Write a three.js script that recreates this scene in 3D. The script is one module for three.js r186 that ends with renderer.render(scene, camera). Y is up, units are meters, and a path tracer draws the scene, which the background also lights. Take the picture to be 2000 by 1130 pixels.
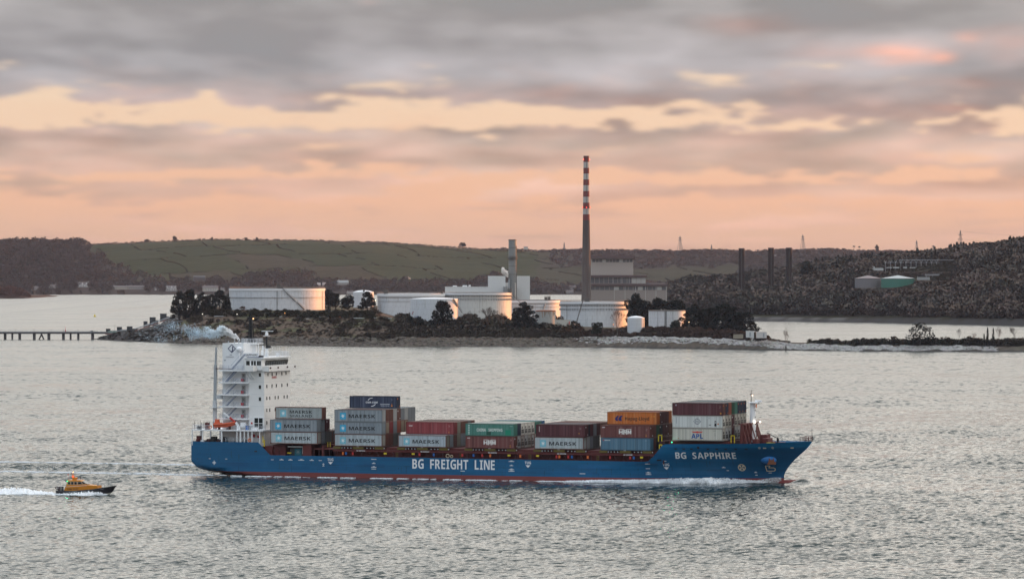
import * as THREE from 'three';
import { mergeGeometries } from 'three/addons/utils/BufferGeometryUtils.js';
import { FontLoader } from 'three/addons/loaders/FontLoader.js';
import { createNoise2D, createNoise3D } from 'simplex-noise';

// ---------------------------------------------------------------- camera, sky, sun, exposure
const scene = new THREE.Scene();
const FOCAL = 8000, EYE = 50.5, HORIZON = 520;          // telephoto view from a harbour-side hill
const camera = new THREE.PerspectiveCamera(2 * Math.atan(565 / FOCAL) * 180 / Math.PI, 2000 / 1130, 5, 60000);
camera.position.set(0, EYE, 0);
camera.rotation.x = -Math.atan((565 - HORIZON) / FOCAL);
scene.add(camera);

function rng(seed) { let a = seed >>> 0; return () => { a = (a + 0x6d2b79f5) | 0; let t = Math.imul(a ^ (a >>> 15), 1 | a); t = (t + Math.imul(t ^ (t >>> 7), 61 | t)) ^ t; return ((t ^ (t >>> 14)) >>> 0) / 4294967296; }; }
const noise2 = createNoise2D(rng(11)), noise3 = createNoise3D(rng(12)), noise2b = createNoise2D(rng(13));
const clamp = (x, a = 0, b = 1) => Math.min(b, Math.max(a, x));
const lerp = (a, b, t) => a + (b - a) * t;
const sstep = (a, b, x) => { const t = clamp((x - a) / (b - a)); return t * t * (3 - 2 * t); };
const mix3 = (a, b, t) => [lerp(a[0], b[0], t), lerp(a[1], b[1], t), lerp(a[2], b[2], t)];
function fbm(x, y, oct, f = noise2) { let s = 0, a = 0.5; for (let i = 0; i < oct; i++) { s += a * f(x, y); x = x * 2.03 + 17.3; y = y * 2.03 - 9.1; a *= 0.5; } return s; }
function ramp(table, x) {      // piecewise linear: [[x, value or array], ...]
  if (x <= table[0][0]) return table[0][1];
  for (let i = 1; i < table.length; i++) if (x <= table[i][0]) {
    const [x0, a] = table[i - 1], [x1, b] = table[i], t = (x - x0) / (x1 - x0);
    return Array.isArray(a) ? mix3(a, b, t) : lerp(a, b, t);
  }
  return table[table.length - 1][1];
}
const S2L = (v) => { v /= 255; return v <= 0.04045 ? v / 12.92 : ((v + 0.055) / 1.055) ** 2.4; };
const L3 = (r, g, b) => [S2L(r), S2L(g), S2L(b)];

const SUN_AZ = 58 * Math.PI / 180, SUN_EL = 3.2 * Math.PI / 180;   // low winter sun, right of the frame, ahead
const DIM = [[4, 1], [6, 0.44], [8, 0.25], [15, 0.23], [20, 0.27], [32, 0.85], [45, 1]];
function skyTexture(W, H) {
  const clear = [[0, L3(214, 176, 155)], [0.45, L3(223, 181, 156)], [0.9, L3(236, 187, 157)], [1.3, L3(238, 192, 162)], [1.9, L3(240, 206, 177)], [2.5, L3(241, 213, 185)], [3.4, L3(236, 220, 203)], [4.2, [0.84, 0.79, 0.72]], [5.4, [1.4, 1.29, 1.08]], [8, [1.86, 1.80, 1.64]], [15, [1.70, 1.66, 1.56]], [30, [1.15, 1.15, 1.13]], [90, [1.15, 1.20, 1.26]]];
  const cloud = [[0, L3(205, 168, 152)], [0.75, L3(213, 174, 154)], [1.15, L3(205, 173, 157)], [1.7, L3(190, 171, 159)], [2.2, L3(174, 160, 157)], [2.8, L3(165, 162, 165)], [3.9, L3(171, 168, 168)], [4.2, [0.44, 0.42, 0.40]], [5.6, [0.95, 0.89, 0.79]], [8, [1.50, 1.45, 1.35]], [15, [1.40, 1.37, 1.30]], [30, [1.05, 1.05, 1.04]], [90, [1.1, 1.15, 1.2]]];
  const bands = [[0, -0.1], [0.3, 0.28], [0.55, 0.0], [0.82, -0.2], [0.97, 0.1], [1.12, 0.5], [1.21, 0.05], [1.28, -0.1], [1.38, 0.75], [1.85, 0.85], [1.94, 0.3], [2.06, -0.6], [2.18, -0.15], [2.36, 0.6], [3.0, 1.0], [4.2, 0.8], [9, 0.5], [30, 0.35], [90, 0.25]];
  // single clouds and gaps: [azimuth, elevation, half width, half height] in hundredths of a degree from the view's foot, then cover and pink
  const spots = [[60, 212, 75, 26, -1.2, 0], [105, 195, 30, 16, -0.5, 0], [408, 188, 26, 16, -0.8, 0], [395, 212, 60, 12, 0, 0.5], [530, 205, 110, 22, 0.6, 0.05], [175, 205, 42, 24, 0.75, 0], [240, 222, 60, 8, 0.35, 0.3], [700, 238, 400, 8, -0.5, 0], [820, 215, 70, 9, 0.4, 0], [980, 205, 50, 14, -0.9, 0], [900, 232, 150, 9, -0.4, 0], [1050, 220, 60, 16, -0.8, 0], [1100, 188, 100, 22, 0.7, 0.2], [1340, 205, 60, 10, -0.75, 0], [1200, 222, 110, 9, -0.7, 0], [1490, 236, 40, 5, -0.6, 0], [1320, 222, 40, 9, 0.6, -0.1], [1552, 158, 12, 8, -0.5, 0], [1480, 185, 20, 8, -0.4, 0], [1650, 215, 250, 30, 1.0, 0.1],
    [1760, 108, 70, 20, 0, 1.3], [1840, 115, 24, 12, 0, 0.8], [1885, 80, 26, 13, 0, 0.8], [1965, 90, 60, 40, 0, 0.4], [1600, 110, 70, 40, 0, 0.25], [1450, 50, 90, 25, 0, 0.3], [1890, 165, 90, 12, 0, 0.35], [1860, 212, 50, 7, 0, 0.7], [330, 215, 80, 12, 0, 0.5], [690, 190, 80, 10, 0, 0.35], [1300, 5, 500, 14, 0.3, -0.6], [1850, 30, 160, 18, 0.3, -0.5], [550, 0, 80, 10, 0.2, -0.4], [420, 115, 330, 42, 0.2, -0.3], [1150, 90, 180, 50, 0.1, -0.15], [50, 150, 90, 40, 0.1, -0.15], [1900, 130, 60, 30, 0.2, -0.1],
    [245, 24, 22, 12, -0.45, 0], [200, 95, 25, 10, -0.5, 0], [170, 122, 40, 18, -0.2, 0.25], [720, 5, 30, 10, -0.3, 0.3], [762, 105, 18, 18, -0.3, 0], [350, 365, 330, 20, 0.4, 0], [1400, 372, 300, 13, 0.5, 0], [1700, 375, 220, 8, 0.5, 0], [1350, 425, 200, 14, 0.3, 0], [1570, 425, 90, 12, 0.35, 0], [1250, 346, 200, 7, -0.5, 0], [450, 340, 250, 7, -0.45, 0], [150, 349, 150, 6, -0.4, 0]].map(([a, b, c, d, e, f]) => [(a - 1000) * 0.00716, (520 - b) * 0.00716, c * 0.00716, d * 0.00716, e, f]);
  const data = new Float32Array(W * H * 4), out = [0, 0, 0];
  const sunDir = [Math.sin(SUN_AZ) * Math.cos(SUN_EL), Math.sin(SUN_EL), -Math.cos(SUN_AZ) * Math.cos(SUN_EL)];
  for (let row = 0; row < H; row++) {
    const up = ((row + 0.5) / H - 0.5) * Math.PI, el = up * 180 / Math.PI;
    const step = el < -0.5 ? W : el > 12 ? 8 : 1;
    const r = 1 / Math.tan(Math.max(el, 0) * Math.PI / 180 + 0.055), c1 = Math.cos(up), y = Math.sin(up);
    for (let col = 0; col < W; col += step) {
      const th = ((col + step / 2) / W - 0.5) * 2 * Math.PI, dx = Math.cos(th), dz = Math.sin(th);   // direction (x, z)
      const az = Math.atan2(dx, -dz) * 180 / Math.PI;
      if (el < -0.5) { out[0] = 0.16; out[1] = 0.15; out[2] = 0.14; } else {
        const px = r * dx, pz = r * dz;
        const wob = 0.06 * noise2(az * 0.13 + 3, 1.7) + 0.05 * noise2(az * 0.4, 7.7 + el * 0.3) + 0.025 * noise2(az * 1.6, el * 4);
        const rag = el < 7 ? fbm(az * 0.9 + 11, el * 3.2, 6, noise2b) : 0, e = Math.max(0, el + (wob + 0.24 * rag) * Math.min(1, el * 0.5 + 0.15));
        const big = fbm(px * 0.9 + 5, pz * 0.36, 6), fine = fbm(px * 2.6 - 8, pz * 1.5 + 4, 6, noise2b);
        let cover = ramp(bands, e) + 0.75 * big + 0.75 * fine, pink = 0.35 * sstep(2.7, 1.95, e) * (0.5 + fbm(px * 1.7, pz * 0.8 + 30, 3));
        for (const s of spots) { const a = (az - s[0]) / s[2], b = (el - s[1]) / s[3], g = a * a + b * b; if (g < 9) { const w = Math.exp(-g) ; cover += s[4] * w; pink += s[5] * w * (0.75 + 1.1 * fine + 0.5 * big); } }
        const m = sstep(-0.05, 0.5, cover) * (0.75 + 0.25 * sstep(0.5, 2.0, el));
        const tone = 1.08 + 0.5 * fbm(px * 1.5 + 40, pz * 0.55 - 20, 6, noise2b) * sstep(0.4, 2.2, el) + 0.45 * fbm(px * 0.6 - 3, pz * 0.45, 3) - 0.10 * sstep(0.6, 1.5, cover);
        let base = ramp(clear, e), cl = ramp(cloud, e).map((v) => v * tone);
        pink = clamp(pink, -0.3, 1.2);
        cl = pink > 0 ? mix3(cl, [0.78 * tone, 0.43 * tone, 0.34 * tone], pink * 0.8) : cl.map((v, i) => v * (1 + pink * (i ? 0.28 : 0.34)));
        const c = mix3(base, cl, m);
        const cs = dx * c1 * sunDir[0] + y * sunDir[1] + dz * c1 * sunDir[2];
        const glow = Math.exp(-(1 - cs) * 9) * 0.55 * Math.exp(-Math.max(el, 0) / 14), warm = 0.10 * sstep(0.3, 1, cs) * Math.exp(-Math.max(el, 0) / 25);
        // the half of the sky away from the sunrise is dimmer and cooler at mid height; the sunward side is raised to brighten the water
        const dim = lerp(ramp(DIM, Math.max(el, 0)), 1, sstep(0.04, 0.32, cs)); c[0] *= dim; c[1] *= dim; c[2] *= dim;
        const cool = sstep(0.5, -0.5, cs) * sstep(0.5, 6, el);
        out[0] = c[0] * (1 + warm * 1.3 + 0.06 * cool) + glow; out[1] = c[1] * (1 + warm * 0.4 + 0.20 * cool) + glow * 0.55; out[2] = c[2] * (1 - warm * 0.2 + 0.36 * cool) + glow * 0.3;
      }
      for (let k = 0; k < step && col + k < W; k++) { const o = (row * W + col + k) * 4; data[o] = out[0]; data[o + 1] = out[1]; data[o + 2] = out[2]; data[o + 3] = 1; }
    }
  }
  const t = new THREE.DataTexture(data, W, H, THREE.RGBAFormat, THREE.FloatType);
  t.mapping = THREE.EquirectangularReflectionMapping; t.magFilter = THREE.LinearFilter; t.colorSpace = THREE.LinearSRGBColorSpace; t.needsUpdate = true;
  return t;
}
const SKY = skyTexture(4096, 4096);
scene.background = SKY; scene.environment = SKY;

const sun = new THREE.DirectionalLight(new THREE.Color(1.0, 0.34, 0.07), 5);
sun.position.set(Math.sin(SUN_AZ) * Math.cos(SUN_EL), Math.sin(SUN_EL), -Math.cos(SUN_AZ) * Math.cos(SUN_EL)).multiplyScalar(6000).add(new THREE.Vector3(0, 0, -2500));
sun.target.position.set(0, 0, -2500); sun.castShadow = true;
Object.assign(sun.shadow.camera, { left: -2500, right: 2500, top: 800, bottom: -800, near: 10, far: 14000 }); sun.shadow.mapSize.set(4096, 2048);
scene.add(sun, sun.target);

scene.fog = new THREE.FogExp2(new THREE.Color(0.74, 0.79, 0.95), 0.000014);

const renderer = new THREE.WebGLRenderer({ antialias: true });
renderer.toneMapping = THREE.LinearToneMapping;
renderer.toneMappingExposure = 1;
renderer.shadowMap.enabled = true;

// ---------------------------------------------------------------- helpers
const wx = (px, Z) => (px - 1000) * Z / FOCAL;            // sight lines: where a thing seen at px, py stands when it is Z metres off
const wy = (py, Z) => EYE - (py - HORIZON) * Z / FOCAL;
const taken = new Map();
function numbered(name) { const n = taken.get(name) || 0; taken.set(name, n + 1); return n ? name + '_' + String(n).padStart(3, '0') : name; }
function shade(o) { o.castShadow = o.receiveShadow = true; return o; }
function tag(o, label, category, group) { o.userData.label = label; if (category) o.userData.category = category; if (group) o.userData.group = group; return o; }
function thing(name, label, category, pos = [0, 0, 0], turn = 0, group) {
  const o = new THREE.Group(); o.name = numbered(name); scene.add(o); o.position.set(...pos); o.rotation.y = turn; return tag(o, label, category, group);
}
function strip(g) { const o = g.index ? g.toNonIndexed() : g; for (const k of Object.keys(o.attributes)) if (!['position', 'normal', 'uv', 'color'].includes(k)) o.deleteAttribute(k); return o; }
function merged(list) {
  list = [].concat(list).map(strip);
  const col = list.every((g) => g.attributes.color), uv = list.every((g) => g.attributes.uv);
  for (const g of list) { if (!col) g.deleteAttribute('color'); if (!uv) g.deleteAttribute('uv'); if (!g.attributes.normal) g.computeVertexNormals(); }
  return list.length > 1 ? mergeGeometries(list) : list[0];
}
function part(name, geos, mat, parent) { const m = shade(new THREE.Mesh(merged(geos), mat)); m.name = name; parent.add(m); return m; }
function solo(name, geos, mat, label, category, group) { const m = part(numbered(name), geos, mat, scene); return tag(m, label, category, group); }
function struct(name, geos, mat) { const m = part(numbered(name), geos, mat, scene); m.userData.kind = 'structure'; return m; }
function stuff(o, label) { o.userData.kind = 'stuff'; if (label) o.userData.label = label; return o; }
const V = (x, y, z) => new THREE.Vector3(x, y, z);
function box(w, h, d, x = 0, y = 0, z = 0) { return new THREE.BoxGeometry(w, h, d).translate(x, y, z); }        // centred
function boxAt(x0, x1, y0, y1, z0, z1) { return new THREE.BoxGeometry(x1 - x0, y1 - y0, z1 - z0).translate((x0 + x1) / 2, (y0 + y1) / 2, (z0 + z1) / 2); }
function bar(a, b, r0, r1 = r0, n = 6) {       // tapered round bar between two points
  const d = new THREE.Vector3().subVectors(b, a), L = d.length(), g = new THREE.CylinderGeometry(r1, r0, L, n, 1);
  g.applyQuaternion(new THREE.Quaternion().setFromUnitVectors(V(0, 1, 0), d.normalize())); return g.translate((a.x + b.x) / 2, (a.y + b.y) / 2, (a.z + b.z) / 2);
}
function beam(a, b, w, h = w) {                // square bar between two points
  const d = new THREE.Vector3().subVectors(b, a), L = d.length(), g = new THREE.BoxGeometry(w, L, h);
  g.applyQuaternion(new THREE.Quaternion().setFromUnitVectors(V(0, 1, 0), d.normalize())); return g.translate((a.x + b.x) / 2, (a.y + b.y) / 2, (a.z + b.z) / 2);
}
function cyl(r0, r1, h, n, x, y, z, open = false) { return new THREE.CylinderGeometry(r1, r0, h, n, 1, open).translate(x, y + h / 2, z); }   // base at y
function grid(nu, nv, f, uvf) {                // parametric sheet
  const p = [], uv = [], ix = [];
  for (let j = 0; j <= nv; j++) for (let i = 0; i <= nu; i++) { p.push(...f(i / nu, j / nv)); uv.push(...(uvf ? uvf(i / nu, j / nv) : [i / nu, j / nv])); }
  for (let j = 0; j < nv; j++) for (let i = 0; i < nu; i++) { const a = j * (nu + 1) + i, b = a + 1, c = a + nu + 1, d = c + 1; ix.push(a, b, d, a, d, c); }
  const g = new THREE.BufferGeometry(); g.setAttribute('position', new THREE.Float32BufferAttribute(p, 3)); g.setAttribute('uv', new THREE.Float32BufferAttribute(uv, 2)); g.setIndex(ix); g.computeVertexNormals(); return g;
}
function mat(rgb, rough = 0.6, more = {}) { return new THREE.MeshStandardMaterial({ color: new THREE.Color().setRGB(...rgb), roughness: rough, metalness: 0, ...more }); }
function canvasTex(w, h, draw, srgb = true) {
  const c = document.createElement('canvas'); c.width = w; c.height = h; const x = c.getContext('2d'); draw(x, w, h);
  const t = new THREE.CanvasTexture(c); if (srgb) t.colorSpace = THREE.SRGBColorSpace; t.wrapS = t.wrapT = THREE.RepeatWrapping; return t;
}
function glow(rgb, k = 1) { return new THREE.MeshStandardMaterial({ color: 0x111111, emissive: new THREE.Color().setRGB(...rgb), emissiveIntensity: k, roughness: 0.5 }); }
// ---------------------------------------------------------------- water
const SHIP = { x: -74.3, z: -1003.7, yaw: 18.6 * Math.PI / 180 };
const shipLocal = (X, Z) => { const dx = X - SHIP.x, dz = -Z - SHIP.z, c = Math.cos(SHIP.yaw), s = Math.sin(SHIP.yaw); return [dx * c + dz * s, -dx * s + dz * c]; };   // (forward, starboard)
function rippleNormals(n, seed, waves, steep) {
  const R = rng(seed), h = new Float32Array(n * n), comp = [];
  for (let i = 0; i < waves; i++) { const k = 3 + Math.floor(68 * R() ** 1.2), a = (R() - 0.5) * 2.2; comp.push([Math.round(k * Math.sin(a)), Math.round(k * Math.cos(a)) || 1, R() * 6.283, 1 / (k ** 1.25)]); }
  for (let j = 0; j < n; j++) for (let i = 0; i < n; i++) { let s = 0; for (const [a, b, ph, m] of comp) s += m * Math.sin(6.283185 * (a * i + b * j) / n + ph); h[j * n + i] = s; }
  const d = new Uint8Array(n * n * 4); let rms = 0; const dx = new Float32Array(n * n), dy = new Float32Array(n * n);
  for (let j = 0; j < n; j++) for (let i = 0; i < n; i++) { const o = j * n + i; dx[o] = h[j * n + (i + 1) % n] - h[j * n + (i + n - 1) % n]; dy[o] = h[((j + 1) % n) * n + i] - h[((j + n - 1) % n) * n + i]; rms += dx[o] ** 2 + dy[o] ** 2; }
  const s = steep / Math.sqrt(rms / (n * n));
  for (let o = 0; o < n * n; o++) { const v = V(-dx[o] * s, -dy[o] * s, 1).normalize(); d[o * 4] = 127.5 + 127.5 * v.x; d[o * 4 + 1] = 127.5 + 127.5 * v.y; d[o * 4 + 2] = 127.5 + 127.5 * v.z; d[o * 4 + 3] = 255; }
  const t = new THREE.DataTexture(d, n, n); t.wrapS = t.wrapT = THREE.RepeatWrapping; t.magFilter = THREE.LinearFilter; t.needsUpdate = true; return t;
}
// how rough the surface is at a place: wind lanes, slicks, the wakes of the two boats
const roughPatch = (X, Z) => {
  const far = sstep(750, 1250, Z); let a = 0.86 + lerp(0.35, 0.8, far) * fbm(X / 260 + 3, Z / 170, 4) + lerp(0.4, 0.75, far) * fbm(X / 62, Z / 42 + 50, 4, noise2b);
  const [f, sb] = shipLocal(X, Z);
  if (f < 16) {                                         // track astern: churned water between two smooth bright lanes, a dark ridge to starboard
    const t = sstep(16, -8, f), g = (c, w) => Math.exp(-(((sb - c + 2.5 * noise2(f / 60, c)) / w) ** 2)) * t;
    a = lerp(a, 0.48, clamp(0.95 * g(-35, 6.5) + 0.95 * g(12, 3.2)));
    a = lerp(a, 2.3, clamp(0.9 * g(-12, 13) + 0.85 * g(37, 5.5) + 0.4 * g(-52, 6)));
  }
  a *= lerp(1, 0.75, sstep(1300, 2300, Z));                                             // sheltered towards the island
  if (f > -5 && f < 150 && sb > 9) a *= lerp(1, 0.18, sstep(62, 16, sb) * sstep(150, 138, f)); // lee of the hull
  return clamp(a, f > -5 && f < 150 && sb > 9 && sb < 60 ? 0.14 : 0.3, 2.3);
};
const waterHeight = (() => {
  const R = rng(5), comp = [];
  for (let i = 0; i < 48; i++) {
    const lam = 0.7 * (3.9 / 0.7) ** R(), k = 6.283185 / lam, a = (R() + R() - 1) * 1.15 + 0.18;
    comp.push([k * Math.sin(a), k * Math.cos(a), R() * 6.283, 0.0096 * lam, lam]);
  }
  return (X, Z, cell, out) => {
    const A = roughPatch(X, Z); let h = 0, hx = 0, hz = 0;
    for (const [kx, kz, ph, m, lam] of comp) {
      const w = sstep(cell * 1.0, cell * 1.9, lam); if (w <= 0) continue;
      const p = kx * X + kz * Z + ph, s = Math.sin(p), c = Math.cos(p), q = m * w * A;
      h += q * s; hx += q * kx * c; hz += q * kz * c;
    }
    out[0] = h; out[1] = hx; out[2] = hz;
  };
})();
{
  const OUT = 55, cols = 740 + 2 * OUT, rowsZ = []; let Z = 596;
  while (Z < 2900) { rowsZ.push(Z); Z += 0.55 * (Z / 600) ** 1.45; }
  while (Z < 7800) { rowsZ.push(Z); Z += 18 + (Z - 2900) * 0.02; }
  rowsZ.push(7800);
  const half = (z) => 12 + 0.131 * z, wing = (k) => 2.2 * k * (1 + k / 18), n = cols + 1, pos = new Float32Array(rowsZ.length * n * 3), nor = new Float32Array(rowsZ.length * n * 3), uv = new Float32Array(rowsZ.length * n * 2), o3 = [0, 0, 0];
  rowsZ.forEach((z, j) => {
    const hw = half(z), cell = 2 * hw / (cols - 2 * OUT), edgeZ = Math.min(1, (z - 596) / 6) * sstep(2900, 2600, z);
    for (let i = 0; i < n; i++) {
      const inner = clamp((i - OUT) / (cols - 2 * OUT)), u = i / cols * 2 - 1, k = Math.max(OUT - i, i - (cols - OUT), 0), X = (inner * 2 - 1) * hw + (i < OUT ? -wing(k) : wing(k)), o = (j * n + i) * 3; let h = 0, hx = 0, hz = 0;
      const fade = edgeZ * Math.min(1, (1 - Math.abs(u)) * 60);
      if (fade > 0) { waterHeight(X, z, Math.max(cell * 0.62, 0.55 * (z / 600) ** 1.45 * 0.3), o3); h = o3[0] * fade; hx = o3[1] * fade; hz = o3[2] * fade; }
      { const [f, sb] = shipLocal(X, z), q = 0.95 * Math.exp(-(((f - 150) / 2.3) ** 2) - ((sb - 0.5) / 2.4) ** 2); if (q > 0.01) { h += q; const cf = -2 * (f - 150) / 5.3 * q, cs = -2 * (sb - 0.5) / 5.8 * q, c = Math.cos(SHIP.yaw), s = Math.sin(SHIP.yaw); hx += cf * c - cs * s; hz += -(cf * s + cs * c); } }   // the hump over the bulb
      pos[o] = X; pos[o + 1] = h; pos[o + 2] = -z;
      const l = 1 / Math.hypot(hx, 1, hz); nor[o] = -hx * l; nor[o + 1] = l; nor[o + 2] = hz * l;
      uv[(j * n + i) * 2] = X / 26; uv[(j * n + i) * 2 + 1] = z / 26;
    }
  });
  const ix = new Uint32Array((rowsZ.length - 1) * cols * 6); let q = 0;
  for (let j = 0; j < rowsZ.length - 1; j++) for (let i = 0; i < cols; i++) { const a = j * n + i, b = a + 1, c = a + n, d = c + 1; ix[q++] = a; ix[q++] = b; ix[q++] = d; ix[q++] = a; ix[q++] = d; ix[q++] = c; }
  const g = new THREE.BufferGeometry();
  g.setAttribute('position', new THREE.BufferAttribute(pos, 3)); g.setAttribute('normal', new THREE.BufferAttribute(nor, 3)); g.setAttribute('uv', new THREE.BufferAttribute(uv, 2)); g.setIndex(new THREE.BufferAttribute(ix, 1));
  // calm sheets that carry the sea on to the sides, behind and to the near shore
  const flat = (pts) => { const f = new THREE.BufferGeometry(); f.setAttribute('position', new THREE.Float32BufferAttribute(pts.flatMap(([x, z]) => [x, 0, -z]), 3)); f.setAttribute('normal', new THREE.Float32BufferAttribute(pts.flatMap(() => [0, 1, 0]), 3)); f.setAttribute('uv', new THREE.Float32BufferAttribute(pts.flatMap(([x, z]) => [x / 26, z / 26]), 2)); f.setIndex([0, 1, 2, 0, 2, 3]); return f; };
  const N = 596, Fz = 7800, a = half(N) + wing(OUT), b = half(Fz) + wing(OUT);
  const water = mergeGeometries([g, flat([[a, N], [9000, N], [9000, Fz], [b, Fz]]), flat([[-9000, N], [-a, N], [-b, Fz], [-9000, Fz]]), flat([[-9000, -3000], [9000, -3000], [9000, N], [-9000, N]])]);
  // wavelets too small for the mesh show as roughness that follows the same wind lanes and wakes
  const RW = 1024, RH = 2048, rd = new Uint8Array(RW * RH * 4);
  for (let j = 0; j < RH; j++) for (let i = 0; i < RW; i++) { const X = ((i + 0.5) / RW - 0.5) * 2000, z = 500 + (j + 0.5) / RH * 4000, al = (0.006 + 0.06 * roughPatch(X, z)) * lerp(0.22, 1.0, sstep(800, 2200, z)), o = (j * RW + i) * 4; rd[o] = rd[o + 1] = rd[o + 2] = 255 * Math.sqrt(al); rd[o + 3] = 255; }
  const roughTex = new THREE.DataTexture(rd, RW, RH); roughTex.magFilter = THREE.LinearFilter; roughTex.repeat.set(26 / 2000, 26 / 4000); roughTex.offset.set(0.5, -500 / 4000); roughTex.needsUpdate = true;
  const m = new THREE.MeshPhysicalMaterial({ color: new THREE.Color().setRGB(0.014, 0.030, 0.028), roughness: 1, roughnessMap: roughTex, ior: 1.333, normalMap: rippleNormals(1024, 21, 120, 1), normalScale: new THREE.Vector2(0.1, 0.1) });
  const w = new THREE.Mesh(water, m); w.name = 'water'; w.receiveShadow = true; w.userData = { kind: 'structure' }; scene.add(w);
}
// ---------------------------------------------------------------- land
const at = (px, Z) => wx(px, Z);
const shoreTab = [[160, 2850], [180, 2830], [230, 2780], [300, 2725], [400, 2660], [550, 2612], [700, 2575], [1000, 2570], [1150, 2556], [1300, 2515], [1500, 2463], [1700, 2432], [2000, 2415], [2400, 2400]].map(([p, z]) => [at(p, z), z]);
const crestTab = [[150, 0], [165, 0.8], [200, 3.8], [226, 6], [253, 8], [279, 10.3], [299, 14.2], [322, 17.6], [340, 20.6], [450, 20.6], [725, 20.6], [765, 17], [800, 15.6], [900, 14.2], [1000, 13.4], [1100, 11.4], [1226, 10], [1340, 9], [1400, 8], [1470, 5.2], [1500, 4.2], [1600, 3.9], [2000, 3.5], [2400, 3.5]].map(([p, h]) => [at(p, 2740), h]);
const backTab = [[150, 2880], [250, 2960], [335, 3080], [500, 3150], [1250, 3150], [1380, 2850], [1440, 2640], [1490, 2515], [1600, 2482], [2000, 2462], [2400, 2450]].map(([p, z]) => [at(p, 2740), z]);
const shoreZ = (X) => ramp(shoreTab, X) + 5 * noise2(X / 40, 3) + 2 * noise2(X / 11, 9);
function islandH(X, Z) {
  const d = Z - shoreZ(X), H = ramp(crestTab, X), back = ramp(backTab, X) - Z;
  const w = X > at(1130, 2550) ? lerp(1, 0.42, sstep(at(1130, 2550), at(1300, 2500), X)) : 1;
  const e = d / w, low = H < 7;
  let h = low ? H * sstep(-4, 26, d) : ramp([[-12, -2], [0, 0.1], [7, 1.6], [20, 4.6], [40, 6.8], [78, 13.2], [92, 14.2], [106, 14.6], [128, 20.6]].map(([a, b]) => [a, b <= 6.8 ? b * Math.min(1, H / 12) : H * b / 20.6]), e);
  if (d < 0) h = Math.max(-2, d * 0.3);
  h += (h > 1 ? 1 : 0) * sstep(135, 60, e) * (1.1 * fbm(X / 22, Z / 18, 4) + 0.5 * noise2b(X / 7, Z / 6)) * Math.min(1, H / 10);
  return lerp(-2, h, sstep(-6, 14, back));
}
function terrain(name, x0, x1, z0, z1, nx, nz, hf, colf, zwarp = (t) => t) {
  const g = grid(nx, nz, (u, v) => { const X = lerp(x0, x1, u), Z = lerp(z0, z1, zwarp(v)); return [X, hf(X, Z), -Z]; });
  const p = g.attributes.position, n = g.attributes.normal, c = new Float32Array(p.count * 3);
  for (let i = 0; i < p.count; i++) c.set(colf(p.getX(i), -p.getZ(i), p.getY(i), n.getY(i)), i * 3);
  g.setAttribute('color', new THREE.BufferAttribute(c, 3));
  return struct(name, [g], new THREE.MeshPhysicalMaterial({ vertexColors: true, roughness: 1, specularIntensity: 0.08 }));
}
const scrubTone = (X, Z) => mix3(mix3([0.088, 0.069, 0.052], [0.115, 0.081, 0.062], clamp(0.5 + fbm(X / 30, Z / 16, 4))), [0.082, 0.08, 0.046], sstep(0.05, 0.35, fbm(X / 60 + 9, Z / 40, 3)));
terrain('island_ground', at(140, 2740), at(2350, 2740), 2380, 3170, 640, 150, islandH, (X, Z, h, ny) => {
  const k = 0.75 + 0.5 * (0.5 + 0.5 * noise2b(X / 5, Z / 5));
  const shore = sstep(4.8, 1.6, h), rock = mix3([0.075, 0.064, 0.054], [0.12, 0.104, 0.088], 0.5 + 0.5 * noise2(X / 4, Z / 4));
  let c = mix3(scrubTone(X, Z), rock, shore * 0.8);
  if (X < at(345, 2740)) c = mix3(c, [0.065, 0.058, 0.055], sstep(at(350, 2740), at(310, 2740), X));
  if (h < 0.9) c = [0.055, 0.05, 0.046];
  return c.map((v) => v * k);
}, (t) => (t < 0.78 ? t / 0.78 * 0.42 : 0.42 + (t - 0.78) / 0.22 * 0.58));

// mainland behind: power-station flat and the wooded hill on the right
const mainShore = [[800, 3780], [1200, 3800], [1480, 3776], [1700, 3673], [2000, 3483], [2300, 3350], [2800, 3300]].map(([p, z]) => [at(p, z), z]);
const mainCrest = [[800, 5], [1180, 6], [1270, 10], [1340, 22], [1450, 29], [1560, 37], [1650, 47], [1800, 54], [1900, 63], [2000, 70], [2300, 84], [2800, 96]].map(([p, h]) => [at(p, 4400), h]);
function mainH(X, Z) {
  const d = Z - ramp(mainShore, X) - 6 * noise2(X / 60, 31), H = ramp(mainCrest, X);
  if (d < 0) return Math.max(-2, d * 0.2);
  const rise = ramp([[0, 0], [12, 0.09], [60, 0.12], [170, 0.30], [330, 0.52], [420, 0.60], [560, 0.80], [820, 1], [1300, 0.9], [1700, 0.2]], d);
  return Math.max(d < 12 ? d * 0.3 : 3.6, H * rise + (H > 14 ? 2.2 * fbm(X / 90, Z / 90, 3) * sstep(40, 150, d) : 0));
}
terrain('mainland', at(790, 3900), 1800, 3250, 5400, 260, 110, mainH, (X, Z, h) => {
  const d = Z - ramp(mainShore, X);
  if (d < 26 && X > at(1450, 3700)) return d > 14 && X < at(1680, 3690) ? [0.11, 0.105, 0.10] : [0.045, 0.042, 0.042];
  return mix3([0.030, 0.026, 0.019], [0.036, 0.034, 0.02], clamp(0.5 + fbm(X / 70, Z / 70, 3)));
});

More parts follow.
